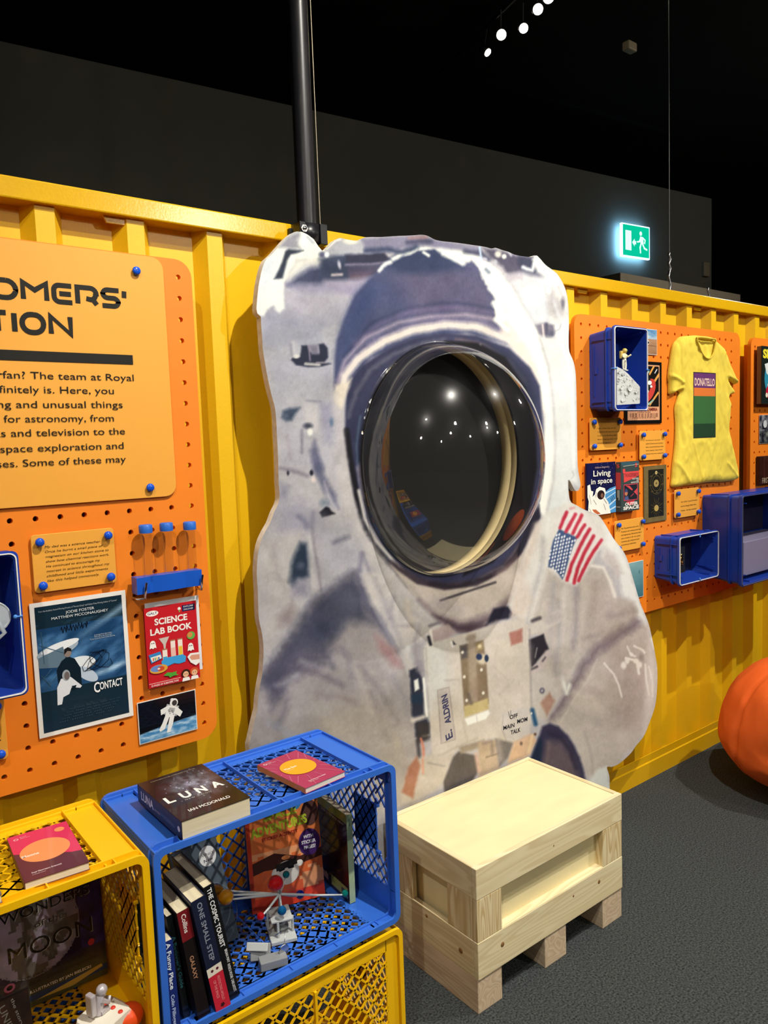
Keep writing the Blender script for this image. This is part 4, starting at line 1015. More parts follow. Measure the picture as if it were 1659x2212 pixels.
# ------------------------------------------------------------------ lattice bottle crates
def lattice(mb, O, U, V, w, h, pitch, bw, th, N, skew=.62):
    """diamond lattice of flat bars over a w x h panel; clipped to it"""
    O, U, V, N = Vector(O), Vector(U), Vector(V), Vector(N)
    px_, pv = pitch, pitch/skew
    for s_ in (1, -1):
        k = -int(h/pv)-3
        while k*px_ < w+h*2:
            x0 = k*px_
            pts = []
            # line a = x0 + s*(b/h_slope)
            slope = px_/pv*s_
            xb0, xb1 = x0, x0+slope*h
            if s_ == -1: xb0, xb1 = x0, x0-px_/pv*h
            (ax, ay), (bx, by) = (xb0, 0), (xb1, h)
            # clip in a
            if not (max(ax, bx) < 0 or min(ax, bx) > w):
                dx, dy = bx-ax, by-ay; t0, t1 = 0, 1
                if dx:
                    ta, tb = (0-ax)/dx, (w-ax)/dx
                    t0, t1 = max(t0, min(ta, tb)), min(t1, max(ta, tb))
                if t1-t0 > .02:
                    p, q = Vector((ax+dx*t0, ay+dy*t0)), Vector((ax+dx*t1, ay+dy*t1)); d = (q-p).normalized(); n = Vector((-d.y, d.x))*bw/2
                    c4 = [p-n, q-n, q+n, p+n]
                    vs = [O+U*c.x+V*c.y for c in c4]+[O+U*c.x+V*c.y-N*th for c in c4]
                    mb.add(vs, [(0, 1, 2, 3), (4, 7, 6, 5), (0, 4, 5, 1), (1, 5, 6, 2), (2, 6, 7, 3), (3, 7, 4, 0)])
            k += 1

def milk_crate(x0, y0, z0, m, label, turned=False, group=None, w=.606, d=.32, h=.404, tb=.0046):
    """a 60 x 40 x 32 crate lying on its long side; its mouth faces the viewer, or its base if turned"""
    t = empty('lattice_crate', (x0+w/2, y0+d/2, z0), label, 'crate', group)
    x1, y1, z1 = x0+w, y0+d, z0+h; th = .004
    fy = (lambda a: y0+a) if not turned else (lambda a: y1-a)
    def bx(mb, a, c_, r=.0015):
        ya, yb = sorted((fy(a[1]), fy(c_[1]))); mb.bbox((a[0], ya, a[2]), (c_[0], yb, c_[2]), r)
    # mouth rim: outer flange, gutter, second flange
    rim = MB()
    def loop(a, dpt, o, wd):
        O_, I_ = rrect(x0-o, z0-o, x1+o, z1+o, .022, 5), rrect(x0-o+wd, z0-o+wd, x1+o-wd, z1+o-wd, .022-wd*.6, 5); n = len(O_)
        A = [(p[0], fy(a), p[1]) for p in O_]; B_ = [(p[0], fy(a), p[1]) for p in I_]; C_ = [(p[0], fy(a+dpt), p[1]) for p in O_]; D_ = [(p[0], fy(a+dpt), p[1]) for p in I_]
        rim.add(A+B_+C_+D_, sum([[(i, (i+1) % n, n+(i+1) % n, n+i), (2*n+i, 2*n+(i+1) % n, (i+1) % n, i), (n+i, n+(i+1) % n, 3*n+(i+1) % n, 3*n+i), (3*n+i, 3*n+(i+1) % n, 2*n+(i+1) % n, 2*n+i)] for i in range(n)], []))
    loop(0, .006, .0, .014); loop(.026, .005, -.0, .013); loop(d-.008, .008, -.0, .012)
    for k in range(5):
        xx = x0+.06+k*(w-.12)/4
        for zz in (z1-.012, z0+.001): bx(rim, (xx-.0015, .004, zz), (xx+.0015, .028, zz+.011), .0005)
    rim.build('rim', m, t)
    # long walls (top and floor as it lies)
    for nm, za, zb, inner in (('top_wall', z1-.017, z1-.017+th, -1), ('floor_wall', z0+.005, z0+.005+th, 1)):
        p = MB()
        bx(p, (x0+.004, .004, za), (x0+.078, d-.004, zb)); bx(p, (x1-.078, .004, za), (x1-.004, d-.004, zb))
        bx(p, (x0+.07, .004, za), (x1-.07, .040, zb)); bx(p, (x0+.07, d-.030, za), (x1-.07, d-.004, zb))
        # smooth handle field with a slot, centre front
        if nm == 'top_wall': bx(p, (x0+.20, .030, za), (x0+.425, .100, zb))
        else:
            bx(p, (x0+.16, .030, za), (x0+.44, .050, zb)); bx(p, (x0+.16, .075, za), (x0+.44, .105, zb)); bx(p, (x0+.16, .05, za), (x0+.19, .075, zb)); bx(p, (x0+.41, .05, za), (x0+.44, .075, zb))
        hy = .09 if nm == 'top_wall' else .10
        ya, yb = sorted((fy(.038), fy(d-.028)))
        for (xa, xb) in ((x0+.076, x0+w/2-.004), (x0+w/2+.004, x1-.076)):
            lattice(p, (xa, ya, zb if inner < 0 else zb), UX, Vector((0, 1, 0)), xb-xa, yb-ya, .033, tb if inner < 0 else .0062, th, UZ, .95)
        # ribs
        e = .0105
        zt0, zt1 = (zb, zb+e) if inner < 0 else (za-.004, za)
        for xx in (x0+.076, x0+w/2, x1-.076): bx(p, (xx-.0018, .006, zt0-.002), (xx+.0018, d-.004, zt1-.002 if inner < 0 else zt1), .0005)
        p.build(nm, m, t)
    # short walls
    for nm, xa, xb in (('side_wall', x0+.005, x0+.005+th), ('side_wall', x1-.009, x1-.005)):
        p = MB()
        bx(p, (xa, .004, z0+.006), (xb, d-.004, z0+.075)); bx(p, (xa, .004, z1-.055), (xb, d-.004, z1-.006))
        bx(p, (xa, .004, z0+.07), (xb, .038, z1-.05)); bx(p, (xa, d-.03, z0+.07), (xb, d-.004, z1-.05))
        zc = (z0+z1)/2+.012
        bx(p, (xa, .075, zc-.062), (xb, .170, zc+.062))            # smooth grip field
        bx(p, (xa-.006, .062, zc-.066), (xb, .076, zc-.058)); bx(p, (xa-.006, .062, zc+.058), (xb, .076, zc+.066))
        ya, yb = sorted((fy(.075), fy(d-.028)))
        lattice(p, (xb, ya, z0+.073), Vector((0, 1, 0)), UZ, yb-ya, z1-z0-.126, .028, .0045, th, UX, .80)
        ya2, yb2 = sorted((fy(.038), fy(.075)))
        for (zz0, zz1) in ((z0+.073, zc-.066), (zc+.066, z1-.053)): lattice(p, (xb, ya2, zz0), Vector((0, 1, 0)), UZ, yb2-ya2, zz1-zz0, .028, .0045, th, UX, .80)
        p.build(nm, m, t)
    # base (far side from the mouth)
    p = MB(); ya = d-.012
    bx(p, (x0+.006, ya, z0+.006), (x0+.05, ya+th, z1-.006)); bx(p, (x1-.05, ya, z0+.006), (x1-.006, ya+th, z1-.006))
    bx(p, (x0+.045, ya, z0+.006), (x1-.045, ya+th, z0+.05)); bx(p, (x0+.045, ya, z1-.05), (x1-.045, ya+th, z1-.006))
    lattice(p, (x0+.048, fy(ya+.004), z0+.048), UX, UZ, w-.096, h-.096, .036, .0048, th, Vector((0, -1, 0)) if not turned else Vector((0, -1, 0)), .92)
    for xx in (x0+w*.30, x0+w*.58): bx(p, (xx-.0035, ya-.002, z0+.048), (xx+.0035, ya+.009, z1-.048), .0008)
    p.build('base_wall', m, t)
    return t
milk_crate(.495, 1.40, .4225, M_bcrate, 'blue lattice plastic crate on its side holding books and an orrery, on a yellow crate')
milk_crate(-.117, 1.405, .4225, M_ycrate, 'yellow lattice plastic crate on its side left of the blue crate, holding the moon book')
milk_crate(.495, 1.395, .006, M_ycrate, 'yellow lattice plastic crate standing under the blue crate, base grid facing out', turned=True, tb=.014)
milk_crate(-.117, 1.40, .006, M_bcrate, 'blue lattice plastic crate under the left yellow crate, seen through its grid floor', turned=True)

# ------------------------------------------------------------------ books
def book(name, M, w, h, th, label, cover, front=None, back=None, spine=None, soft=True, pages=None, group=None, cat='book', m=None, pg=None):
    """local frame: x from spine to fore-edge, y from foot to head, z thickness (front cover up at z=th)"""
    o = empty(name, M.translation, label, cat, group)
    c = .0009 if soft else .0022; ins = .0012 if soft else .003
    b = MB(); b.box((.0005+c, ins, c), (w-ins, h-ins, th-c), M); b.build('pages', pages or M_paper, o)
    b = MB(); b.box((0, 0, th-c), (w, h, th), M); b.box((0, 0, 0), (w, h, c), M); b.box((0, 0, 0), (c, h, th), M)
    b.build('cover', mat('cover_'+name, cover, .4), o)
    R = M.to_3x3(); X, Y, Z = R @ Vector((1, 0, 0)), R @ Vector((0, 1, 0)), R @ Vector((0, 0, 1))
    if front: f = Face(M @ Vector((0, 0, th)), X, Y, Z, .0002); front(f, w, h); f.build('front_print', m or M_gloss, o)
    if back: f = Face(M @ Vector((w, 0, 0)), -X, Y, -Z, .0002); back(f, w, h); f.build('back_print', m or M_gloss, o)
    if spine: f = Face(M @ Vector((0, h, 0)), -Y, Z, -X, .0002); spine(f, h, th); f.build('spine_print', m or M_gloss, o)
    return o
def frame(O, X, Y):
    X = Vector(X).normalized(); Y = Vector(Y); Y = (Y-X*Y.dot(X)).normalized(); Z = X.cross(Y)
    M = Matrix((X, Y, Z)).transposed().to_4x4(); M.translation = Vector(O); return M
ZT = .8235   # top surface of the upper crates
# thick black novel on the blue crate
def p_luna(f, w, h):
    def c(u, v):
        d = math.hypot((u-.62)*.9, (v-.60)*1.0); n = fb(u*7, v*7, 21, 5); s = max(0, 1-d/.46)
        k = s*(.52+n*1.2)+.02
        if random.Random(int(u*997)*131+int(v*991)).random() > .985 and s > .1: k += .4
        return mixc(H('1c1614'), H('b4bcd8'), k)
    f.grid(c, 0, 0, w, h, 50, 66)
    W_ = 'f2f0ea'
    for ch, u, wd in (('L', .08, .12), ('U', .30, .14), ('N', .53, .14), ('A', .76, .16)): f.text(ch, (u*w, (.345+.055*(ch in 'UN'))*h) if 0 else (u*w, .40*h), wd*w, .030, W_, bold=.035)
    f.text("NEW MOON", (.30*w, .345*h), .38*w, .006, 'b0a8a0', space=1.4)
    f.text("IAN MCDONALD", (.20*w, .12*h), .60*w, .0115, W_, bold=.01); f.text("A HOWL NEW TO LIFE. A THOUSAND WAYS TO DIE", (.16*w, .93*h), .68*w, .004, 'b8a890')
def s_luna(f, L, th): f.text("LUNA", (.02, .012), .068, .019, 'e8e6e0', bold=.02); f.text("NEW MOON", (.093, .013), .03, .005, 'c0b8b0'); f.text("IAN MCDONALD", (.128, .014), .07, .009, '6a7a98'); f.ell(L-.014, th*.5, .006, .006, 'e8e6e0')
M = frame((.5515, 1.372, ZT+.003), (1, .12, 0), (-.08, 1, 0)); M = frame((.558, 1.405, ZT+.001), (1, .015, 0), (0, 1, 0))
book('thick_novel', M, .155, .232, .040, 'thick black novel with silver title lying on top of the blue crate', '1a1517', p_luna, None, s_luna)
def p_sun(f, w, h):
    f.rect(0, 0, w, h, 'a83a58'); 
    for k in range(16):
        a = 2*math.pi*k/16+.13; r1 = .46+.12*(k % 2)
        q = lambda r: (min(max(w*.5+r*h*math.cos(a), 0), w), min(max(h*.55+r*h*math.sin(a), 0), h))
        f.line([q(.28), q(r1)], .0010, 'd08098')
    f.ell(w*.5, h*.55, w*.37, w*.37, 'eba51e', n=40)
    f.text("The Sun", (w*.20, h*.57), w*.30, .0085, 'f4ead8', bold=.02); f.text("BOOK OF ASTRONOMY", (w*.2, h*.53), w*.18, .002, 'f4ead8')
    f.ell(w*.10, h*.91, .0045, .0045, 'f0dce0'); f.ell(w*.10, h*.91, .003, .003, 'a83a58'); f.text("Royal", (w*.16, h*.92), w*.10, .003, 'f0dce0'); f.text("Observatory", (w*.16, h*.89), w*.18, .003, 'f0dce0')
    f.text("Royal Observatory Greenwich", (w*.22, h*.10), w*.42, .0045, 'f0dce0', bold=.01); f.text("Brendan Owens", (w*.22, h*.07), w*.2, .0028, 'f0dce0')
M = frame((.852, 1.412, ZT+.001), (.118, .012, 0), (.02, .19, 0))
book('small_sun_book', M, .118, .188, .013, 'small crimson paperback with yellow sun disc lying on the right of the blue crate', 'b0446a', p_sun, None, lambda f, L, th: f.rect(0, 0, L, th, 'e0842a'), pages=mat('white_pages', 'ded8c8', .8, var=.1, scale=8, stretch=(1, 1, 120)))
def p_moons(f, w, h):
    f.rect(0, 0, w, h, '5f2f38'); f.poly([(0, h*.60), (0, h), (w, h), (w, h*.28), (w*.84, h*.30)], 'd8335c')
    f.ell(w*.48, h*.52, w*.40, w*.40, 'f0945c', n=40); f.ell(w*.83, h*.86, w*.085, w*.085, 'f0945c')
    f.text("Moons", (w*.10, h*.47), w*.27, .0085, 'f4e4d4', bold=.035); f.ell(w*.12, h*.90, .0045, .0045, 'f0c8d0'); f.ell(w*.12, h*.90, .003, .003, 'd8335c')
    f.text("Royal", (w*.19, h*.92), w*.10, .003, 'f0c8d0'); f.text("Observatory", (w*.19, h*.89), w*.16, .003, 'f0c8d0')
    f.text("Royal Observatory Greenwich", (w*.15, h*.12), w*.46, .005, 'f0dce0', bold=.015); f.text("by Brendan Owens", (w*.15, h*.085), w*.2, .0028, 'f0dce0')
M = frame((.272, 1.432, ZT+.001), (.11, -.007, 0), (.007, .19, 0))
book('small_moons_book', M, .112, .196, .015, 'small pink and maroon paperback with peach disc lying on the yellow crate', '5f2f38', p_moons, None, None, pages=mat('white_pages2', 'e4dcc0', .8, var=.1, scale=8, stretch=(1, 1, 120)))
M = frame((.118, 1.425, ZT+.001), (.11, -.004, 0), (.007, .19, 0))
book('small_grey_book', M, .115, .19, .015, 'small grey-brown paperback cut by the left edge on the yellow crate', '6a5650', lambda f, w, h: (f.rect(0, 0, w, h, '7a6a62'), f.ell(w*.5, h*.5, w*.38, w*.38, 'a89a90')), None, None, pages=mat('white_pages3', 'e4dcc0', .8))

# books standing at the left inside the blue crate, spines to the viewer
FZ = .4325
def standing(name, xb, lean, y0, w, h, th, label, cover, spine, front=None, soft=True, pages=None, yaw=0):
    """xb: x of the spine's left foot; lean: tan of the tilt to the left; spine faces -Y"""
    up = Vector((-lean, 0, 1)).normalized(); dep = Vector((math.sin(yaw), math.cos(yaw), 0))
    # local x = depth (from spine inward), y = up, z = x cross y = dep x up -> points +/-X
    M = frame((xb, y0, FZ), dep, up)         # z = dep x up = +X for dep=+Y, up=+Z
    return book(name, M, w, h, th, label, cover, front, None, spine, soft, pages)
def sp(txts, bgc=None, extra=None):
    def fn(f, L, th):
        if bgc: f.rect(0, 0, L, th, bgc)
        if extra: extra(f, L, th)
        for (s_, a, wd, hh, c_, off) in txts: f.text(s_, (a*L, th*off), wd*L, hh, c_, bold=.02)
    return fn
def ex_osm(f, L, th): f.rect(L*.60, 0, L*.675, th, 'e4dccc'); f.rect(L*.675, 0, L, th, 'c4273a'); f.ell(L*.635, th*.33, .0035, .0035, '5a2030', n=5); f.ell(L*.635, th*.68, .0035, .0035, '5a2030', n=5); f.ell(L*.955, th*.5, .005, .005, '3a1a20', n=5)
standing('moon_landing_book', .607, .16, 1.402, .15, .262, .033, 'navy and red standing book with silver spine lettering, nearest of the shelved books', '1c2138',
         sp([("ONE SMALL STEP", .03, .52, .0105, '8a90a0', .35), ("PROTECTING APOLLO", .70, .22, .0055, 'e88a8a', .55), ("OF THE SPACE", .72, .16, .0055, 'e88a8a', .25)], '1c2138', ex_osm), soft=False)
standing('travel_book', .646, .17, 1.418, .165, .272, .024, 'black standing book with white spine title, rightmost of the shelved books', '151517',
         sp([("THE COSMIC TOURIST", .02, .52, .010, 'f0f0f0', .3), ("BRIAN MAY", .57, .12, .006, 'e0e0e0', .55), ("PATRICK MOORE", .70, .13, .006, 'e0e0e0', .5), ("CHRIS LINTOTT", .84, .11, .006, 'e0e0e0', .5)], '151517'), soft=False)
standing('galaxy_book', .571, .13, 1.412, .15, .245, .026, 'dark brown standing book with white lettering on a maroon spine head', '221518',
         sp([("Collins", .03, .17, .0095, 'ece6e0', .3), ("GALAXY", .42, .22, .0085, 'b88a6a', .3)], '1c1414', lambda f, L, th: f.rect(0, 0, L*.27, th, '7a1c22')))
standing('guide_book', .548, .10, 1.43, .15, .235, .0125, 'black standing book with teal spine lettering, second from the crate wall', '121416', sp([("A Beginner's Guide", .2, .5, .007, '3a7a80', .35)], '121416'))
standing('funny_book', .512, .03, 1.408, .13, .198, .020, 'dark blue standing paperback with white lettering, leftmost in the blue crate', '1a2a6a', sp([("A Funny Place", .02, .50, .009, 'eaf0f4', .3), ("Colin Pillinger", .58, .33, .007, 'b8c8e8', .3), ], '1c2c70', lambda f, L, th: f.ell(L*.95, th*.5, .005, .005, 'e8e8f0')))

# slate grey book leaning on the back
def p_grey(f, w, h):
    f.rect(0, 0, w, h, '4a5560'); f.ring(w*.5, h*.35, .060, .003, '6c7684'); f.ring(w*.5, h*.30, .075, .002, '5c6674'); f.ell(w*.74, h*.84, .023, .023, 'd8dadc'); f.text("What's", (w*.62, h*.845), w*.25, .007, '3a3a40'); f.text("New", (w*.64, h*.79), w*.2, .007, '3a3a40', bold=.02)
M = frame((.632, 1.585, FZ+.002), (1, .12, 0), (-.02, .36, 1))
book('slate_grey_book', M, .125, .24, .010, 'slate grey book with round pale sticker leaning behind the shelved books', '4a5560', p_grey)
# orange sticker book
def p_adv(f, w, h):
    X = lambda u: u*w; Z = lambda v: v*h
    f.grid(lambda u, v: mixc(H('d85a32'), H('e88a4a'), v+fb(u*4, v*6, 31)*.6) if not (.13 < v < .52 and fb(u*3, v*7, 8) > .12) else H('e8a070'), 0, 0, w, h, 24, 34)
    f.poly([(0, h*.44), (w*.35, h*.50), (w*.7, h*.42), (w, h*.46), (w, h*.38), (w*.6, h*.34), (w*.2, h*.36), (0, h*.33)], '4a2a24')
    f.rect(0, 0, w, h*.12, 'd8432e')
    f.poly([(0, h*.6), (w*.12, h*.68), (0, h*.76)], 'e88a4a'); f.rect(0, 0, w*.05, h, 'c2402c')
    f.ell(X(.66), Z(.93), w*.12, h*.08, '3a8ac0'); f.ell(X(.42), Z(.91), w*.10, h*.06, 'e0b040'); f.ell(X(.88), Z(.80), w*.12, h*.12, '5a3c38')
    f.text("SPACE", (X(.24), Z(.81)), w*.46, .020, 'b8c83a', bold=.05, ang=.05); f.text("ADVENTURES", (X(.06), Z(.68)), w*.78, .022, 'b8c83a', bold=.05, ang=.07)
    f.text("STICKER ACTIVITY", (X(.2), Z(.63)), w*.5, .008, 'a02c2c', bold=.03, ang=.05)
    f.ell(X(.84), Z(.53), w*.15, h*.125, '4a2a6a'); 
    for k, s_ in enumerate(("WITH", "STICKER", "PAGES!")): f.text(s_, (X(.76-.03*(k == 1)), Z(.57-.05*k)), w*(.14+.06*(k == 1)+.02*(k == 2)), .0085, 'f0f0f0', bold=.03)
    f.ell(X(.50), Z(.30), w*.17, h*.11, 'dcd8d0'); f.ell(X(.34), Z(.30), w*.05, h*.06, 'e8e4dc'); f.ell(X(.68), Z(.36), w*.05, h*.03, 'f0ece4')
    f.poly([(X(.38), Z(.36)), (X(.40), Z(.32)), (X(.47), Z(.33)), (X(.49), Z(.36)), (X(.60), Z(.37)), (X(.60), Z(.33)), (X(.53), Z(.33)), (X(.5), Z(.37))], '1c1c1e')
    f.poly([(X(.36), Z(.39)), (X(.65), Z(.42)), (X(.65), Z(.36)), (X(.36), Z(.33))], '2a2626'); f.ell(X(.5), Z(.44), w*.06, h*.02, 'e08a50')
M = frame((.826, 1.655, FZ+.001), (.2, -.055, 0), (.0, .045, .30))
book('sticker_book', M, .192, .272, .006, 'orange children\'s sticker book leaning against the back of the blue crate', 'b8452f', p_adv)
def p_brown(f, w, h):
    f.grid(lambda u, v: mixc(H('20100e'), H('3c1c16'), .5+fb(u*2, v*16, 14)*1.3), 0, 0, w, h, 12, 40)
    f.rect(0, h*.90, w, h, '8a9a3a'); f.rect(w*.40, h*.04, w*.95, h*.16, '9a9c54'); f.rect(w*.74, h*.06, w*.90, h*.12, '4a4a30'); f.text("8", (w*.48, h*.08), .006, .009, '4a4a30')
    f.poly([(w*.12, h*.06), (w*.12, h*.14), (w*.2, h*.12), (w*.22, h*.15), (w*.3, h*.11), (w*.3, h*.05)], 'c0aea4'); f.text("THE ULTIMATE VIEW", (w*.15, h*.86), w*.75, .006, 'd0d0a8')
    for k in range(11): f.rect(w*.1, h*(.25+.05*k), w*(.9-.06*(k % 3)), h*(.252+.05*k), '4a2a22')
M = frame((1.040, 1.530, FZ+.001), (.02, .155, 0), (0, 0, 1))
# spine towards the viewer, back cover to the left
Mx_ = frame((1.036, 1.525, FZ+.001), (.012, .16, 0), (0, .03, 1))
book('green_spine_book', Mx_, .155, .235, .017, 'dark book with pale green spine standing at the right in the blue crate', 'a8bc8c', lambda f, w, h: f.rect(0, 0, w, h, '3a2a20'),
     lambda f, w, h: p_brown(f, w, h), lambda f, L, th: (f.rect(0, 0, L, th, 'a9bd92'), f.rect(L*.05, th*.4, L*.13, th*.55, '4a6a5a')))

# ------------------------------------------------------------------ toy orrery
orr = empty('toy_orrery', (.80, 1.52, FZ), 'small grey plastic orrery with coloured transparent planets inside the blue crate', 'orrery')
M_g = mat('grey_plastic', '86898c', .45); M_lg = mat('pale_grey_plastic', 'b4b8b8', .4)
def rotbox(mb, c, s_, yaw=0, pitch=0, r=.002):
    Mx = Matrix.Translation(c) @ Matrix.Rotation(yaw, 4, 'Z') @ Matrix.Rotation(pitch, 4, 'X'); mb.bbox(tuple(-v/2 for v in s_), tuple(v/2 for v in s_), r, Mx)
b = MB(); rotbox(b, (.845, 1.545, FZ+.005), (.062, .095, .010), -.35); rotbox(b, (.842, 1.54, FZ+.050), (.052, .060, .006), -.35)
for dx, dy in ((-.02, -.025), (.02, -.025), (-.02, .025), (.02, .025)): rotbox(b, (.843+dx, 1.543+dy, FZ+.029), (.006, .006, .040), -.35)
b.build('gear_housing', M_lg, orr)
b = MB()
for k, (r_, z) in enumerate(((.018, .016), (.013, .026), (.016, .036))): b.lathe((.845, 1.543, FZ+z), [(r_, 0), (r_, .005), (0, .005)], n=22)
b.tube([(.845, 1.543, FZ+.01), (.845, 1.543, FZ+.105)], .004, 10); b.build('axle', M_g, orr)
b = MB(); rotbox(b, (.772, 1.455, FZ+.010), (.062, .030, .020), -.30); rotbox(b, (.760, 1.490, FZ+.018), (.046, .012, .034), -.55, -.5); b.build('battery_box', M_g, orr)
b = MB(); rotbox(b, (.752, 1.490, FZ+.034), (.050, .004, .018), -.75, -.6); b.build('switch_flap', M_lg, orr)
b = MB(); b.lathe((.80, 1.452, FZ+.024), [(.012, 0), (.013, 0), (.013, .002)], axis='Y', n=16); b.tube([(.80, 1.49, FZ+.04), (.815, 1.47, FZ+.06), (.805, 1.46, FZ+.015)], .0012, 6); b.build('wire', M_steel, orr)
hub = Vector((.845, 1.543, FZ+.098))
def planet(pp, ydep, r, c_, name='planet'):
    p = P(pp[0], pp[1], ydep)
    bb = MB(); bb.tube([hub, hub*.4+p*.6+Vector((0, 0, -.004)), p-Vector((0, 0, r*.4))], [.0032, .0028, .002], 8); ar = bb.build('arm', M_lg, orr)
    bb = MB(); bb.sphere(p, r, 24, 16); bb.build(name, mat('ball_'+c_, c_, .06, trans=.55, coat=.5, ior=1.3), ar)
planet((595, 1908), 1.545, .0185, 'd8141c', 'sun')
planet((488, 1938), 1.50, .0165, 'c88a14'); planet((468, 1928), 1.535, .0165, 'b87a10'); planet((467, 1918), 1.58, .010, '1a2a90')
planet((618, 1889), 1.56, .0085, '0a8a94'); planet((648, 1932), 1.56, .0105, '1428a0'); planet((609, 1967), 1.515, .0108, '0a64a0'); planet((563, 1979), 1.505, .0088, 'c01018'); planet((745, 1930), 1.53, .0088, '0a8a80')

# ------------------------------------------------------------------ inside the left crate
def p_wonder(f, w, h):
    def c(u, v):
        d = math.hypot((u-.42)*w, (v-.60)*h); col = mixc(H('171226'), H('2c2048'), .5+fb(u*3, v*4, 41)*1.2)
        if v < .30: col = mixc(col, H('5c5a34'), min(1, (.30-v)*4+.1))
        if d < .095: col = mixc(H('6a6660'), H('9c8cb0') if fb(u*4, v*4, 44) > 0 else H('4a4440'), .55+fb(u*6, v*6, 42)*.8)
        if u > .8 and v > .3: col = mixc(col, H('3c3484'), .35+fb(u*9, v*9, 43))
        return col
    f.grid(c, 0, 0, w, h, 50, 50)
    f.ring(w*.42, h*.60, .096, .002, '7a7480', 40)
    g = 'a8a094'
    for dx, cc in ((.0012, g), (0, '1a1614')):
        f.text("WONDERS", (w*.18+dx, h*.75-dx), w*.72, .022, cc); f.text("of the", (w*.44+dx, h*.63-dx), w*.24, .013, cc); f.text("MOON", (w*.22+dx, h*.42-dx), w*.68, .036, cc)
    f.text("EXPLORING THE GREATNESS OF", (w*.30, h*.24), w*.62, .0065, '2a2620'); f.text("OUR COSMIC COMPANION", (w*.36, h*.18), w*.56, .0065, '2a2620')
    f.rect(w*.25, h*.05, w, h*.10, '3a4a6a'); f.poly([(w*.4, h*.045), (w*.95, h*.11), (w*.96, h*.085), (w*.7, h*.03)], 'c8a848'); f.text("ILLUSTRATED BY JAN BIELECKI", (w*.36, h*.115), w*.5, .006, 'e8e4d0', bold=.02)
    f.ell(w*.88, h*.33, .007, .0075, 'b02838'); f.line([(w*.04, h*.02), (w*.2, h*.2)], .012, '5a2030'); f.ell(w*.21, h*.235, .011, .009, 'b06078'); f.ell(w*.21, h*.235, .006, .005, '141020')
M = frame((.222, 1.686, FZ+.001), (1, .0, 0), (0, .05, 1)); 
book('moon_picture_book', M, .252, .262, .009, 'dark purple children\'s moon book with big title leaning inside the left yellow crate', '171226', p_wonder)
def p_dk(f, w, h):
    f.grid(lambda u, v: mixc(H('1a1310'), H('3a2418'), fb(u*3, v*3, 51)+.35), 0, 0, w, h, 20, 24)
    f.ell(w*.46, h*.42, .004, .0045, '8ab0c8'); f.text("UNIVERSE", (w*.70, h*.92), h*.5, .012, '5a564e', ang=-1.35); f.text("the story of the", (w*.82, h*.96), h*.5, .006, '6a665e', ang=-1.35)
M = frame((.098, 1.445, FZ+.001), (1, -.05, 0), (0, .42, 1))
book('dark_hardback', M, .175, .178, .012, 'dark brown hardback leaning in the lower left corner before the moon book', '1c1512', p_dk, soft=False)
# toy moon buggy
tv = empty('toy_buggy', (.425, 1.475, FZ), 'white and orange toy space buggy with a seated silver astronaut in the left crate', 'toy')
Mw = mat('buggy_white', 'ece6d6', .35); Mo = mat('buggy_orange', 'e8501e', .35); Mt = mat('buggy_teal', '4f9a88', .35); Ms = mat('astro_silver', 'c2bcc0', .3, metal=.3)
Bx, By = .408, 1.475
Rz = Matrix.Translation((Bx, By, FZ)) @ Matrix.Rotation(.35, 4, 'Z')
def bpart(name, polys, m): 
    b = MB()
    for kind, a, c_, r in polys: b.bbox(a, c_, r, Rz) if kind == 'b' else b.sphere(a, c_, 14, 10, Rz)
    return b.build(name, m, tv)
b = MB()
hull = [(-.055, .012), (-.060, .030), (-.045, .062), (.030, .068), (.050, .048), (.055, .014)]
n = len(hull); vs = [Rz @ Vector((x*.82, -.040, z)) for x, z in hull]+[Rz @ Vector((x, -.030, z)) for x, z in hull]+[Rz @ Vector((x, .030, z)) for x, z in hull]+[Rz @ Vector((x*.82, .040, z)) for x, z in hull]
fs = [list(range(n)), list(range(3*n, 4*n))[::-1]]+[(k*n+i, k*n+(i+1) % n, (k+1)*n+(i+1) % n, (k+1)*n+i) for k in range(3) for i in range(n)]
b.add(vs, fs); b.build('hull', Mw, tv)
bpart('hood', [('s', (.030, -.026, .042), (.032, .026, .026), 0)], Mo)
bpart('window', [('b', (-.044, -.0405, .030), (-.006, -.036, .052), .002)], Mt); bpart('window', [('b', (.0, -.0405, .028), (.018, -.036, .050), .002)], mat('buggy_purple', '4a2c6a', .3))
for x, y in ((-.035, -.036), (.036, -.036), (-.035, .036), (.036, .036)):
    b = MB(); b.lathe((0, 0, 0), [(0, -.008), (.013, -.008), (.015, -.004), (.015, .004), (.013, .008), (0, .008)], axis='Y', n=20); b.v = [tuple(Rz @ Vector((v[0]+x, v[1]+y, v[2]+.015))) for v in b.v]; b.build('wheel', mat('wheel_grey', '6a6a6c', .5), tv)
bpart('lamp_row', [('s', (.012+.0*k, -.028+.022*k, .067), (.005, .005, .003), 0) for k in range(3)], mat('lamp_red', 'd83a2a', .3))
b = MB(); c0 = Vector((-.012, .008, .066))
for pts, r in (([(0, 0, .0), (.002, 0, .022), (.008, 0, .040)], [.012, .013, .009]), ([(.004, -.012, .034), (.018, -.016, .022), (.026, -.010, .030)], [.006, .005, .004]), ([(.004, .012, .034), (.018, .014, .020), (.026, .008, .028)], [.006, .005, .004]), ([(0, -.008, .004), (.018, -.010, .006), (.020, -.010, -.004)], [.008, .007, .005]), ([(0, .008, .004), (.018, .010, .006), (.020, .010, -.004)], [.008, .007, .005])):
    b.tube([Rz @ (Vector(p)*.85+c0) for p in pts], [v*.85 for v in r], 10)
b.sphere(tuple(c0+Vector((.011, 0, .042))), (.0115, .011, .011), 16, 12, Rz); b.bbox(tuple(c0+Vector((-.021, -.010, .006))), tuple(c0+Vector((-.009, .010, .050))), .003, Rz)
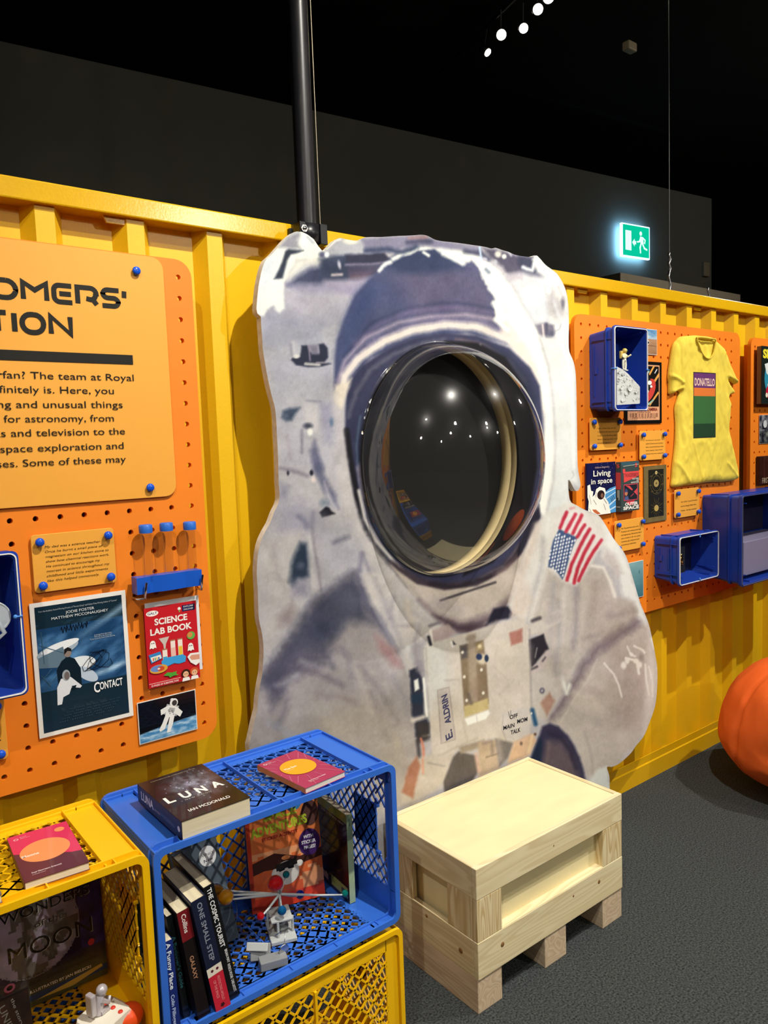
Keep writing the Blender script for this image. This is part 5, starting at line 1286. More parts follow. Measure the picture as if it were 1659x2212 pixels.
b.build('rider', Ms, tv)

# ------------------------------------------------------------------ bean bag
def bean():
    t = empty('bean_bag', (3.47, 1.39, 0), 'big orange fabric bean bag on the carpet cut by the right edge', 'bean bag')
    bm = bmesh.new(); bmesh.ops.create_icosphere(bm, subdivisions=6, radius=1)
    c = Vector((3.47, 1.39, 0)); 
    for v in bm.verts:
        d = v.co.normalized(); z = d.z
        r = .39
        rr_ = r*math.sqrt(max(0, 1-abs(z)**2.6))/max(1e-6, math.hypot(d.x, d.y)); px_ = d.x*rr_; py_ = d.y*rr_
        if z > 0: hz = .25+z*.37; k = 1-.04*z*z
        else: hz = .25+z*.25; k = 1-.10*z*z
        fl = max(0, -z-.72)
        p = Vector((px_*k, py_*k, hz)); 
        if p.z < .004: p.z = .004
        a = math.atan2(d.y, d.x)
        sq_ = 1+.05*math.sin(3*a+1)*(1-abs(z))
        p.x *= sq_; p.y *= sq_
        w = vnoise(Vector((d.x*2.5, d.y*2.5, d.z*1.2)))*.014 + vnoise(Vector((d.x*6+3, d.y*6, d.z*2.2)))*.006 + abs(vnoise(Vector((a*3.5, z*3+a*1.4, 4))))*-.007
        seam = min(abs(((a-s_+math.pi) % (2*math.pi))-math.pi) for s_ in (-2.6, -1.35, 0, 1.3, 2.6)); w -= .012*math.exp(-(seam/.03)**2)
        p += Vector((d.x, d.y, d.z*.6))*w
        if z < -.2: p += Vector((0, 0, 1))*0
        v.co = c+p
        if v.co.z < .003: v.co.z = .003
    me = bpy.data.meshes.new('bag'); 
    for v in bm.verts: v.co -= Vector((3.47, 1.39, 0))
    for f_ in bm.faces: f_.smooth = True
    bm.to_mesh(me); bm.free(); me.materials.append(mat('orange_cloth', 'f0651c', .75, bump=.25, scale=500)); o = bpy.data.objects.new('bag', me); COL.objects.link(o); o.parent = t
bean()

# ------------------------------------------------------------------ printed sheets with their own outline
def smooth_outline(pts, step, keep=()):
    """Catmull-Rom through the traced points"""
    P_ = np.array(pts, float); n = len(P_); out = []
    for i in range(n):
        p0, p1, p2, p3 = P_[i-1], P_[i], P_[(i+1) % n], P_[(i+2) % n]
        L = np.linalg.norm(p2-p1); k = max(1, int(L/step))
        for j in range(k):
            t = j/k
            a = .5*((2*p1)+(-p0+p2)*t+(2*p0-5*p1+4*p2-p3)*t*t+(-p0+3*p1-3*p2+p3)*t**3)
            lnr = p1*(1-t)+p2*t
            out.append(tuple(lnr if (L > .25) else a))
    return out
def inside_np(X, Z, poly):
    c = np.zeros(X.shape, bool); P_ = np.array(poly); x1, z1 = P_[:, 0], P_[:, 1]; x2, z2 = np.roll(x1, -1), np.roll(z1, -1)
    for a, b_, c_, d in zip(x1, z1, x2, z2):
        if b_ == d: continue
        m_ = (b_ > Z) != (d > Z)
        c ^= m_ & (X < (c_-a)*(Z-b_)/(d-b_)+a)
    return c
def seg_dist(X, Z, poly, closed=True):
    P_ = np.array(poly, float); best = np.full(X.shape, 1e9); bx_, bz_ = X.copy(), Z.copy()
    n = len(P_)
    for i in range(n if closed else n-1):
        a, b_ = P_[i], P_[(i+1) % n]; d = b_-a; L2 = max(d@d, 1e-12)
        t = np.clip(((X-a[0])*d[0]+(Z-a[1])*d[1])/L2, 0, 1); qx, qz = a[0]+t*d[0], a[1]+t*d[1]
        D = np.hypot(X-qx, Z-qz); m_ = D < best; best[m_] = D[m_]; bx_[m_] = qx[m_]; bz_[m_] = qz[m_]
    return best, bx_, bz_
def sheet_mesh(name, outline, step, color, depth, y_back, m, m_edge, parent, hole=None, edge_name='edge', front_y=0):
    o = np.array(outline); x0, z0 = o.min(0)-step; x1, z1 = o.max(0)+step
    nx, nz = int((x1-x0)/step)+1, int((z1-z0)/step)+1
    gx, gz = np.meshgrid(x0+np.arange(nx+1)*step, z0+np.arange(nz+1)*step)
    cxm, czm = gx[:-1, :-1]+step/2, gz[:-1, :-1]+step/2
    cin = inside_np(cxm, czm, outline)
    if hole: hx, hz, hr, hs = hole; cin &= ((cxm-hx)/hr)**2+((czm-hz)/hs)**2 > 1
    use = np.zeros(gx.shape, int)
    for a in (0, 1):
        for b_ in (0, 1): use[a:nz+a, b_:nx+b_] += cin
    bd = (use > 0) & (use < 4); X, Z = gx.copy(), gz.copy()
    bxx, bzz = X[bd], Z[bd]; D, qx, qz = seg_dist(bxx, bzz, outline)
    if hole:
        dx, dz = (bxx-hx)/hr, (bzz-hz)/hs; rr = np.hypot(dx, dz)
        near = (abs(rr-1)*min(hr, hs) < D); qx[near] = (hx+hr*dx/rr)[near]; qz[near] = (hz+hs*dz/rr)[near]
    X[bd], Z[bd] = qx, qz
    idx = -np.ones(gx.shape, int); idx[use > 0] = np.arange((use > 0).sum())
    vx, vz = X[use > 0], Z[use > 0]; vy = depth(vx, vz)
    jj, ii = np.nonzero(cin)
    quads = np.stack([idx[jj, ii], idx[jj, ii+1], idx[jj+1, ii+1], idx[jj+1, ii]], 1)
    me = bpy.data.meshes.new(name); loc = parent.location
    me.vertices.add(len(vx)); me.vertices.foreach_set('co', np.stack([vx-loc.x, vy-loc.y, vz-loc.z], 1).ravel())
    me.loops.add(quads.size); me.polygons.add(len(quads))
    me.loops.foreach_set('vertex_index', quads.ravel()); me.polygons.foreach_set('loop_start', np.arange(len(quads))*4); me.polygons.foreach_set('loop_total', np.full(len(quads), 4))
    me.update(calc_edges=True)
    rgb = np.clip(color(vx, vz), 0, 255)/255; L = np.where(rgb <= .04045, rgb/12.92, ((rgb+.055)/1.055)**2.4)
    at = me.color_attributes.new('Col', 'FLOAT_COLOR', 'POINT'); at.data.foreach_set('color', np.concatenate([L, np.ones((len(L), 1))], 1).ravel())
    me.polygons.foreach_set('use_smooth', np.ones(len(quads), bool)); me.materials.append(m)
    ob = bpy.data.objects.new(name, me); COL.objects.link(ob); ob.parent = parent
    b = MB(); n = len(outline); oy = depth(o[:, 0], o[:, 1])
    b.add([(p[0], y, p[1]) for p, y in zip(outline, oy)]+[(p[0], y_back, p[1]) for p in outline], [(i, (i+1) % n, n+(i+1) % n, n+i) for i in range(n)], True)
    if not hole: b.add([(p[0], y_back, p[1]) for p in outline], [list(range(n))])
    else:
        # back face as a fan strip between outline and hole
        hp = [(hx+hr*math.cos(2*math.pi*k/64), hz+hs*math.sin(2*math.pi*k/64)) for k in range(64)]
        vs = []; 
        for p in outline:
            a = math.atan2((p[1]-hz)/hs, (p[0]-hx)/hr); vs.append((hx+hr*math.cos(a), hz+hs*math.sin(a)))
        b.add([(p[0], y_back, p[1]) for p in outline]+[(p[0], y_back, p[1]) for p in vs], [(i, (i+1) % n, n+(i+1) % n, n+i) for i in range(n)])
    b.build(edge_name, m_edge, parent)
    return ob
rs = np.random.RandomState(4); _lat = rs.rand(64, 64)
def vn(x, y):
    xi, yi = np.floor(x).astype(int), np.floor(y).astype(int); fx, fy = x-xi, y-yi; fx, fy = fx*fx*(3-2*fx), fy*fy*(3-2*fy)
    g = lambda a, b_: _lat[a % 64, b_ % 64]
    return (g(xi, yi)*(1-fx)+g(xi+1, yi)*fx)*(1-fy)+(g(xi, yi+1)*(1-fx)+g(xi+1, yi+1)*fx)*fy
def fbm(x, y, o=4):
    s_, a, t_ = 0, 1, 0
    for k in range(o): s_ = s_+a*vn(x*2**k+k*13.7, y*2**k+k*5.3); t_ += a; a *= .55
    return s_/t_*2-1
class Paint:
    """prints soft-edged shapes, in the units of the photo readings, onto points"""
    def __init__(s, X, Y, base): s.X, s.Y = X, Y; s.C = np.tile(np.array(base, float), (len(X), 1))
    def mixin(s, idx, al, col):
        al = al[:, None]; s.C[idx] = s.C[idx]*(1-al)+np.array(col, float)*al
    def sub(s, pts, pad):
        p = np.array(pts); return np.nonzero((s.X > p[:, 0].min()-pad) & (s.X < p[:, 0].max()+pad) & (s.Y > p[:, 1].min()-pad) & (s.Y < p[:, 1].max()+pad))[0]
    def poly(s, pts, col, soft=2, op=1, wob=0):
        soft = soft*1.15; i = s.sub(pts, soft*2+2+wob*3); x, y = s.X[i], s.Y[i]
        if wob: x, y = x+wob*fbm(x/14, y/14, 3), y+wob*fbm(x/14+50, y/14, 3)
        ins = inside_np(x, y, pts); D, _, _ = seg_dist(x, y, pts); sd = np.where(ins, D, -D)
        s.mixin(i, np.clip(sd/soft*.5+.5, 0, 1)**1*op, col)
    def ell(s, cx, cy, rx, ry, col, soft=.3, op=1, rot=0):
        R_ = max(rx, ry)*(1+soft)+2; i = s.sub([(cx-R_, cy-R_), (cx+R_, cy+R_)], 0); dx, dy = s.X[i]-cx, s.Y[i]-cy
        c_, s_ = math.cos(rot), math.sin(rot); r = np.hypot((dx*c_+dy*s_)/rx, (-dx*s_+dy*c_)/ry)
        s.mixin(i, np.clip((1+soft-r)/(2*soft), 0, 1)*op, col)
    def line(s, pts, w, col, soft=1.5, op=1, wob=0, taper=False):
        soft = soft*1.25; i = s.sub(pts, w+soft*2+2+wob*3); x, y = s.X[i], s.Y[i]
        if wob: x, y = x+wob*fbm(x/12+9, y/12, 3), y+wob*fbm(x/12, y/12+30, 3)
        D, _, _ = seg_dist(x, y, pts, False); s.mixin(i, np.clip((w/2-D)/soft*.5+.5, 0, 1)*op, col)

HOLE = (1.707, 1.537, .347, .376)
YF, YK = 1.846, 1.870
def to_px(x, z, y):
    d = np.stack([x-EYE.x, np.full_like(x, y-EYE.y) if np.isscalar(y) else y-EYE.y, z-EYE.z], 1)
    u, v, w = d@np.array(RX), d@np.array(RY), d@np.array(RZ); return u/w*FPX+CX, v/w*FPX+CY
out_px = [(641,500),(653,501),(665,507),(678,517),(687,531),(698,544),(709,535),(722,521),(733,514),(748,517),(772,520),(786,513.5),(800,512),(822,512),(855,510),(890,508.5),(911,507),(924,509.6),(937,516.6),(952,520.6),(984,524),(1015,528.4),(1040,532),(1051,534),(1062,537),(1070,535),(1083,539.6),(1098,544),(1111,550),(1130,553.7),(1148,555),(1153,552),(1160,552),(1167,559),(1178,571.7),(1192,582),(1203,591),(1214,607.8),(1222,626.6),(1227,653),(1229,692),(1228.4,739.4),(1230,759.8),(1238,778.6),(1243,802),(1245,843),(1246.5,925),(1248,1006),(1254,1049),(1244,1061),(1228.5,1037),(1231,1080),(1245,1091),(1264,1101.6),(1291,1112),(1305,1129),(1326,1164),(1351,1199),(1367,1248),(1383,1302),(1399.5,1342.5),(1409,1380),(1416,1418),(1419.7,1443),(1419.7,1481),(1415.4,1523.5),(1402.8,1561.4),(1390,1591),(1373,1612),(1362.7,1627),(1339.5,1648),(1322.6,1656.4),(1311,1657),(1316,1675),(1317,1700.7)]
out_lf = [(538,1610),(542,1594.7),(549,1560.8),(556,1533.6),(557,1515.6),(561.5,1481.7),(566,1459),(568,1436.5),(569.4,1402.6),(566,1368.6),(559,1334.7),(557,1278),(554.7,1233),(558,1192),(565,1165),(576,1143),(584,1129),(591.7,1107.8),(601,1089),(604,1070),(602,1045),(601,998),(598.8,951),(595,888),(585.4,849),(579,820),(573,788),(568,756),(566,725),(564,700),(563.5,684),(555.7,677),(554,667),(557,631),(560,609),(568,575),(576,559),(587,549.5),(599.5,535.5),(618,515),(634,502)]
pxz = lambda p: (lambda q: (q.x, q.z))(P(p[0], p[1], YF))
ol = [pxz(p) for p in out_px]; br = ol[-1]; lf = [pxz(p) for p in out_lf]
outline = ol+[(br[0], .02), (br[0], 0), (lf[0][0]-.005, 0), (lf[0][0]-.005, .02)]+lf
outline = smooth_outline(outline, .012)

def paint_astronaut(x, z):
    X, Y = to_px(x, z, YF); p = Paint(X, Y, (184, 182, 186)); L, E_, Q = p.line, p.ell, p.poly
    # life-support pack, upper left
    Q([(560,560),(760,560),(745,640),(725,740),(722,840),(700,900),(600,900),(560,680)], (176,177,186), 14)
    Q([(590,600),(760,610),(745,680),(640,690),(600,660)], (182,180,190), 14)
    Q([(560,670),(700,700),(690,740),(565,745)], (158,160,176), 12, .7, 5)
    Q([(566,545),(600,530),(640,498),(665,500),(705,545),(690,560),(640,560),(613,610),(614,668),(604,676),(590,660),(578,668),(570,684),(548,676),(550,610)], (228,231,226), 3, 1, 3)
    Q([(600,534),(622,512),(645,500),(652,514),(645,528),(650,538),(625,536)], (150,150,162), 4, .85, 2)
    Q([(560,570),(590,545),(604,545),(590,600),(566,640)], (205,212,222), 8, .6)
    E_(660,518,14,8,(236,238,232),.6); L([(664,512),(676,524)], 4, (175,180,192), 3)
    Q([(624,538),(640,540),(656,541),(628,550),(621,562),(613,592),(611,601),(592,603),(603,582),(612,560),(617,542)], (58,66,84), 2.5, 1, 1)
    Q([(613,604),(640,560),(700,552),(718,560),(660,575),(628,600)], (226,226,216), 8, .9)
    Q([(622,618),(640,600),(668,582),(700,572),(760,560),(850,560),(800,615),(720,612),(640,616)], (82,88,114), 7, 1, 3)
    Q([(690,560),(730,548),(760,548),(756,602),(724,606),(700,590)], (62,72,96), 6, .9, 3)
    Q([(700,545),(716,530),(735,516),(800,514),(820,545),(790,552),(716,549)], (176,178,184), 5, 1, 2); E_(758,521,14,6,(230,228,212),.6); L([(706,536),(724,520),(735,517)], 4, (236,238,232), 2)
    Q([(745,551),(830,545),(850,566),(820,570),(748,568)], (60,62,84), 3, 1, 2); L([(747,572),(800,571),(840,566)], 5, (128,122,142), 2)
    Q([(750,577),(830,574),(815,600),(760,602),(752,590)], (84,80,104), 4, 1, 2); Q([(756,592),(800,588),(790,604),(755,604)], (120,100,114), 5, .7)
    Q([(700,606),(760,604),(806,598),(785,626),(760,640),(700,622)], (176,170,186), 6, .9)
    E_(733,572,3.5,9,(190,190,200),.5, rot=-.2); L([(718,594),(738,593)], 6, (190,182,184), 2); E_(696,550,7,6,(110,112,138),.5); E_(706,550,5,6,(226,230,232),.4)
    Q([(620,612),(700,612),(790,618),(770,634),(640,628)], (150,148,172), 7, .6)
    # buckle
    Q([(652,746),(664,746),(668,758),(676,764),(690,764),(688,744),(700,742),(708,752),(709,772),(702,782),(716,786),(690,793),(664,793),(640,789),(629,778),(632,772),(648,770),(650,756)], (50,56,78), 2, 1, 1)
    Q([(668,746),(686,745),(688,766),(674,766)], (128,124,142), 3, .8); L([(667,748),(670,778)], 3, (150,140,160), 1.5); L([(634,740),(636,760),(640,768)], 7, (190,190,198), 3)
    E_(640,770,7,4,(212,210,208),.4); L([(660,786),(690,788)], 5, (206,204,198), 2); L([(684,784),(706,783)], 3, (170,165,170), 2); L([(628,745),(630,768)], 3, (130,130,142), 3, .7)
    # helmet cloth
    hel = [(722,842),(722,790),(728,735),(743,690),(766,638),(798,603),(826,573),(854,551),(900,538),(938,535),(990,545),(1035,575),(1060,622),(1072,650),(1068,675),(1100,712),(1150,760),(1100,745),(1007,720),(890,735),(800,775),(750,828)]
    Q(hel, (84,90,122), 3.5)
    Q([(850,580),(950,560),(1040,590),(1070,640),(1060,690),(980,690),(900,690)], (104,98,126), 22, .8)
    Q([(728,770),(742,700),(770,640),(800,610),(830,620),(790,690),(750,770)], (78,90,128), 14, .9)
    Q([(826,574),(870,545),(938,540),(980,548),(1000,580),(930,590),(860,590)], (58,70,102), 9, .9)
    L([(744,770),(800,700),(870,670),(950,655),(1010,656),(1066,668)], 5, (64,70,102), 4, .75, 2); L([(765,745),(820,700),(890,672),(980,664),(1060,676)], 9, (122,112,144), 5, .7)
    L([(728,830),(745,780),(790,730),(860,697),(930,684),(1007,680),(1068,690),(1110,716)], 7, (182,170,184), 4, .9); L([(735,820),(760,780),(810,735),(880,706),(960,692),(1040,696),(1090,715)], 11, (150,140,166), 5, .75, 2)
    L([(738,850),(745,812),(775,774),(830,737),(890,714),(960,702),(1030,706),(1100,735),(1150,785),(1168,835),(1176,880)], 17, (222,215,209), 4, 1, 1.5)
    # sun-struck edge of the helmet
    W_ = (236,238,230)
    Q([(1018,556),(1045,560),(1075,580),(1100,614),(1133,666),(1160,712),(1180,777),(1190,833),(1196,900),(1200,990),(1192,1060),(1178,1120),(1160,1100),(1172,1000),(1178,900),(1168,840),(1142,780),(1096,715),(1070,690),(1068,672),(1070,648),(1060,625),(1042,602),(1034,580)], (234,235,228), 3, 1, 3)
    Q([(1088,690),(1120,720),(1150,770),(1168,820),(1160,830),(1140,785),(1108,745),(1080,720)], (226,214,204), 5, .9, 2)
    L([(820,584),(833,570),(843,567)], 8, W_, 2.5, 1, 2); L([(850,560),(870,549),(886,546),(902,537),(938,534),(965,540)], 9, W_, 2.5, 1, 2); L([(915,545),(926,552)], 6, W_, 2)
    L([(950,538),(985,548),(1010,560)], 15, W_, 3, 1, 2); L([(958,548),(990,562),(1000,568)], 12, W_, 3, 1, 2); L([(965,536),(1010,545),(1042,566),(1070,592)], 13, W_, 3, 1, 2)
    for a in ((1058,622,1076,640),(1066,655,1090,690),(1070,690,1096,712)): L([(a[0],a[1]),(a[2],a[3])], 9, W_, 3, 1, 2)
    L([(1082,650),(1096,672)], 4, (190,206,220), 4, .6); L([(1050,582),(1056,588)], 7, (96,112,140), 3, .8)
    # top band over the helmet
    Q([(782,516),(830,512),(915,508),(940,518),(1042,533),(1040,552),(985,540),(900,530),(840,545),(790,548)], (136,134,158), 4, .9, 2)
    L([(790,541),(840,539),(870,545),(900,533)], 9, (62,74,104), 4, .9, 2); L([(880,524),(910,521),(930,522)], 7, (66,68,96), 4, .8); L([(884,514),(922,512)], 5, (178,140,136), 3, .8, 1)
    L([(1005,543),(1040,548),(1056,560)], 8, (62,66,92), 4, .9); L([(1036,534),(1040,562)], 4, (196,216,236), 1.5)
    Q([(1046,536),(1070,538),(1090,544),(1112,552),(1150,556),(1158,580),(1180,598),(1130,602),(1098,596),(1085,575),(1060,556)], (84,80,100), 4, 1, 2)
    Q([(1120,553),(1150,556),(1152,566),(1160,580),(1178,592),(1160,598),(1130,588),(1118,570)], (56,60,84), 4, .9, 2)
    E_(1076,549,7,7,(206,204,196),.4); E_(1089,554,5,5,(226,226,218),.4); E_(1070,566,4,5,(190,190,198),.5); E_(1047,560,5,4,(186,186,196),.5); L([(1130,577),(1138,581),(1150,584),(1154,570)], 7, (222,226,230), 2.5); L([(1098,541),(1104,552)], 4, (190,190,196), 2)
    Q([(1094,594),(1130,588),(1180,600),(1190,690),(1150,690),(1120,640)], (206,207,212), 7, 1); Q([(1094,592),(1130,592),(1128,604),(1102,606)], (178,170,178), 5, .8)
    Q([(1118,625),(1180,612),(1184,695),(1152,700)], (212,217,222), 8)
    Q([(1150,560),(1162,552),(1180,574),(1206,594),(1222,626),(1230,700),(1230,760),(1212,760),(1188,700),(1182,640),(1178,600),(1160,588)], (224,226,222), 4)
    Q([(1186,615),(1200,640),(1216,648),(1220,680),(1205,690),(1190,680),(1184,650)], (170,164,170), 9, .8, 4); E_(1216,655,4,12,(120,118,130),.6); L([(1183,600),(1186,630)], 6, (238,240,236), 3); L([(1196,650),(1210,690)], 5, (214,218,222), 4); L([(1206,620),(1218,645)], 4, (186,176,180), 3, .7); L([(1212,700),(1208,712),(1196,716)], 2, (180,182,190), 1.5)
    Q([(1156,702),(1178,698),(1196,702),(1199,720),(1190,730),(1174,731),(1164,722)], (128,124,140), 3, 1, 1.5); L([(1172,702),(1175,730)], 4, (214,204,204), 1.5); L([(1180,700),(1182,728)], 5, (70,72,90), 2.5, .9); E_(1189,722,7,7,(96,98,118),.5)
    # right-hand pack edge and collar
    Q([(1160,725),(1229,735),(1242,800),(1246,1000),(1250,1050),(1230,1040),(1230,1090),(1180,1120),(1196,990),(1192,880),(1182,790)], (216,220,218), 5)
    L([(1166,730),(1185,790),(1195,860),(1200,960),(1196,1040),(1182,1100)], 4, (184,180,184), 3, .6); L([(1214,745),(1232,790),(1238,900),(1240,1010)], 5, (238,241,238), 3, .8); L([(1236,1018),(1240,1026),(1234,1034)], 2, (190,190,190), 1.2)
    Q([(1228,1037),(1236,1052),(1242,1061),(1230,1062)], (60,60,62), 1.5)
    # visor rim
    cxh, cyh = 957, 1000
    rim = [(752,826),(780,791),(835,755),(891,731),(961,719),(1030,725),(1100,752),(1146,795),(1166,834),(1172,900),(1176,1000),(1166,1080),(1140,1150),(1090,1220),(1010,1262),(925,1266),(850,1228),(800,1160),(772,1080),(752,985),(745,925),(747,866)]
    Q(rim, (62,65,94), 3)
    L([(752,900),(768,850),(800,800),(850,765),(910,742),(960,735)], 7, (112,112,126), 4, .8, 2.5); L([(985,732),(1050,745),(1100,778),(1140,830)], 5, (118,100,104), 3, .8, 2.5); L([(1100,790),(1120,830),(1140,870),(1148,930)], 8, (132,104,104), 4, .7, 3)
    Q([(1040,735),(1100,765),(1140,805),(1160,860),(1150,900),(1120,820),(1080,775)], (44,50,70), 5, .7)
    E_(1037,748,3,5,(206,216,222),.5); E_(1076,774,2.5,5,(196,206,214),.5); E_(1081,784,3,4,(196,206,214),.5)
    L([(778,900),(770,960),(776,1040),(792,1110)], 3, (100,128,144), 2.5, .7, 1.5)
    Q([(768,1010),(778,1000),(800,1110),(835,1190),(812,1180),(785,1100)], (140,134,152), 4, .9)
    L([(748,930),(756,990),(768,1060),(782,1125),(802,1170),(836,1215),(884,1268)], 13, (30,30,40), 2.5, 1); L([(775,1060),(788,1120),(812,1168),(850,1212),(880,1244)], 7, (205,202,198), 2.5, 1); L([(790,1080),(804,1130),(834,1180),(858,1208)], 6, (48,62,78), 2.5, .9)
    L([(848,1222),(900,1256),(960,1272),(1030,1262),(1090,1228),(1130,1180)], 20, (78,68,78), 5, 1, 2); L([(930,1262),(990,1268),(1060,1245)], 9, (42,38,48), 4, .8, 2); L([(1070,1250),(1120,1206)], 7, (128,98,104), 5, .6)
    Q([(1139,1130),(1165,1090),(1168,1120),(1140,1175),(1120,1202),(1116,1190)], (44,42,56), 2.5)
    Q([(960,736),(1030,740),(1092,772),(1136,838),(1157,930),(1160,1010),(1147,1090),(1117,1155),(1065,1215),(1000,1245),(1080,1000),(1000,800)], (26,25,30), 3)
    # light cloth between the black seal and the pack, left
    L([(722,870),(724,930),(738,1010),(750,1080),(775,1150),(812,1205),(860,1262)], 26, (198,194,194), 6, 1, 3); Q([(724,832),(748,826),(760,818),(745,860),(738,884),(718,868)], (216,208,196), 4, 1, 2)
    Q([(716,905),(740,905),(744,980),(726,990)], (188,184,190), 8, .8)
    # folds of the left side
    Q([(600,850),(722,850),(724,930),(735,1010),(700,1010),(605,1000)], (180,179,186), 12, .9); L([(664,866),(692,868)], 3, (130,134,150), 2.5, .8)
    Q([(611,888),(626,882),(648,880),(640,892),(630,908),(618,910),(609,902)], (74,88,108), 4, 1, 1.5); E_(616,900,6,6,(110,122,140),.7, .7)
    Q([(656,872),(690,870),(688,935),(672,930),(674,920),(660,915)], (200,198,200), 5, .8); E_(665,920,9,6,(78,82,98),.6); E_(670,933,6,8,(226,228,222),.4); L([(652,930),(652,978)], 4, (122,120,134), 3, .85)
    Q([(690,872),(716,870),(722,960),(700,960)], (158,158,176), 8, .8); E_(716,912,4,9,(100,122,150),.6, .8)
    L([(620,940),(628,990)], 4, (164,156,160), 4, .6); L([(606,1012),(630,1016),(664,1028)], 5, (124,120,132), 4, .8, 1.5); E_(622,1022,3,5,(62,62,76),.4); E_(673,1021,4,6,(38,40,56),.4); E_(678,1036,5,6,(216,204,202),.5)
    Q([(680,950),(690,975),(698,1020),(712,1048),(724,1070),(730,1100),(712,1085),(692,1050),(676,1010),(670,975)], (116,118,140), 5, .95, 3); E_(690,1010,9,12,(90,96,120),.8,.7)
    Q([(605,1040),(625,1050),(618,1080),(604,1072)], (146,146,162), 7, .7)
    Q([(700,1040),(712,1065),(735,1110),(726,1108),(705,1075)], (196,194,200), 4, .8)
    Q([(690,1107),(704,1094),(711,1096),(716,1104),(724,1110),(704,1116),(696,1118)], (38,38,48), 2, 1, 1); E_(700,1086,9,7,(120,140,156),.8,.6)
    Q([(590,1090),(650,1085),(700,1120),(690,1160),(600,1160)], (158,156,170), 18, .7, 4); L([(645,1115),(658,1125),(668,1150)], 6, (110,112,134), 5, .7, 2); L([(676,1108),(672,1150)], 6, (120,120,138), 5, .6)
    # lower left cloth
    Q([(560,1170),(650,1150),(640,1300),(600,1400),(565,1420),(552,1260)], (190,187,186), 14, .9, 5); L([(590,1180),(600,1240),(620,1280)], 12, (164,158,160), 8, .6, 4)
    Q([(648,1172),(664,1176),(668,1210),(667,1245),(656,1252),(644,1252),(634,1266),(624,1258),(628,1240),(630,1220),(638,1195)], (56,70,90), 6, 1, 2); E_(650,1222,8,7,(112,116,138),.8,.7); Q([(628,1255),(665,1250),(664,1285),(632,1290)], (140,138,154), 9, .8)
    L([(672,1140),(680,1190),(688,1230),(694,1275)], 4, (136,130,138), 3, .7); L([(668,1150),(672,1220),(680,1270)], 9, (206,204,202), 5, .7)
    Q([(688,1140),(760,1130),(790,1200),(770,1230),(720,1260),(700,1250)], (182,181,188), 12, .8, 4); L([(722,1172),(752,1160)], 7, (122,122,136), 5, .8); L([(782,1195),(776,1240)], 6, (120,118,140), 5, .8); L([(785,1200),(800,1240),(808,1275)], 4, (138,134,150), 4, .7)
    Q([(600,1330),(632,1300),(640,1320),(630,1352),(600,1355)], (160,150,152), 9, .8, 3)
    # left shoulder and sleeve
    arm = [(768,1232),(735,1252),(700,1280),(668,1308),(648,1340),(618,1385),(592,1425),(566,1462),(540,1560),(500,1740),(900,1740),(905,1600),(895,1500),(868,1420),(830,1360),(800,1300)]
    Q(arm, (168,163,164), 3)
    Q([(768,1234),(735,1253),(700,1281),(668,1309),(648,1341),(618,1386),(590,1428),(560,1480),(600,1500),(640,1420),(690,1400),(750,1345),(800,1345),(790,1280)], (92,94,112), 14, 1, 6)
    Q([(570,1470),(620,1400),(680,1380),(720,1400),(690,1440),(620,1470),(590,1530)], (106,104,122), 14, .85, 8); E_(700,1365,36,22,(82,88,108),.7,.7,-.5)
    Q([(770,1240),(800,1280),(850,1360),(880,1420),(860,1410),(820,1360),(780,1300)], (104,104,124), 6, .8, 2)
    Q([(810,1370),(850,1400),(868,1440),(850,1440),(822,1410)], (168,136,138), 7, .85, 3)
    for a, c_, w, col in (((640,1440),(740,1480),8,(122,114,128)),((680,1400),(720,1440),7,(104,104,122)),((600,1480),(640,1460),7,(180,178,184)),((650,1430),(700,1450),6,(176,172,178)),((690,1500),(770,1520),9,(140,130,136)),((620,1510),(600,1570),10,(128,124,138)),((760,1440),(800,1540),8,(186,180,176)),((780,1440),(860,1560),8,(138,132,138)),((800,1500),(840,1600),9,(126,120,128)),((820,1420),(880,1520),8,(184,180,182)),((850,1460),(890,1560),6,(140,136,144)),((740,1400),(760,1460),8,(132,130,142)),((700,1560),(760,1590),12,(190,182,172)),((640,1540),(700,1530),12,(176,174,176)),((580,1560),(640,1600),12,(170,172,182)),((860,1600),(880,1680),9,(150,142,142)),((830,1560),(870,1650),9,(176,168,160))):
        L([a, ((a[0]+c_[0])/2+4, (a[1]+c_[1])/2-3), c_], w, col, 7, .75, 4)
    Q([(700,1540),(800,1500),(880,1560),(900,1740),(640,1740)], (186,178,166), 26, .6, 6)
    # middle cloth beside the collar
    Q([(780,1240),(830,1235),(886,1275),(930,1330),(968,1362),(925,1385),(915,1440),(890,1470),(868,1415),(835,1360),(800,1300)], (194,190,188), 6, 1, 3)
    for a, c_, w, col in (((810,1250),(870,1400),7,(164,160,168)),((840,1270),(860,1330),6,(212,208,204)),((850,1290),(840,1340),5,(160,156,166)),((880,1300),(890,1360),6,(206,196,184)),((905,1350),(890,1420),7,(160,154,162)),((860,1350),(892,1352),3,(150,142,150)),((885,1400),(902,1440),14,(206,208,210)),((820,1330),(850,1390),8,(150,150,162)),((890,1320),(930,1345),6,(176,170,172))):
        L([a, c_], w, col, 5, .8, 3)
    # collar cloth under the visor
    chin = [(845,1222),(887,1278),(907,1299),(928,1325),(947,1341),(968,1354),(992,1364),(1012,1366),(1037,1357),(1073,1339),(1098,1308),(1113,1288),(1122,1252),(1130,1195),(1095,1232),(1030,1266),(960,1275),(900,1262)]
    Q(chin, (198,189,180), 2.5); Q([(905,1296),(950,1330),(1000,1345),(1060,1325),(1100,1290),(1098,1310),(1073,1340),(1037,1358),(1010,1367),(990,1364),(950,1342)], (112,98,106), 9, 1, 2)
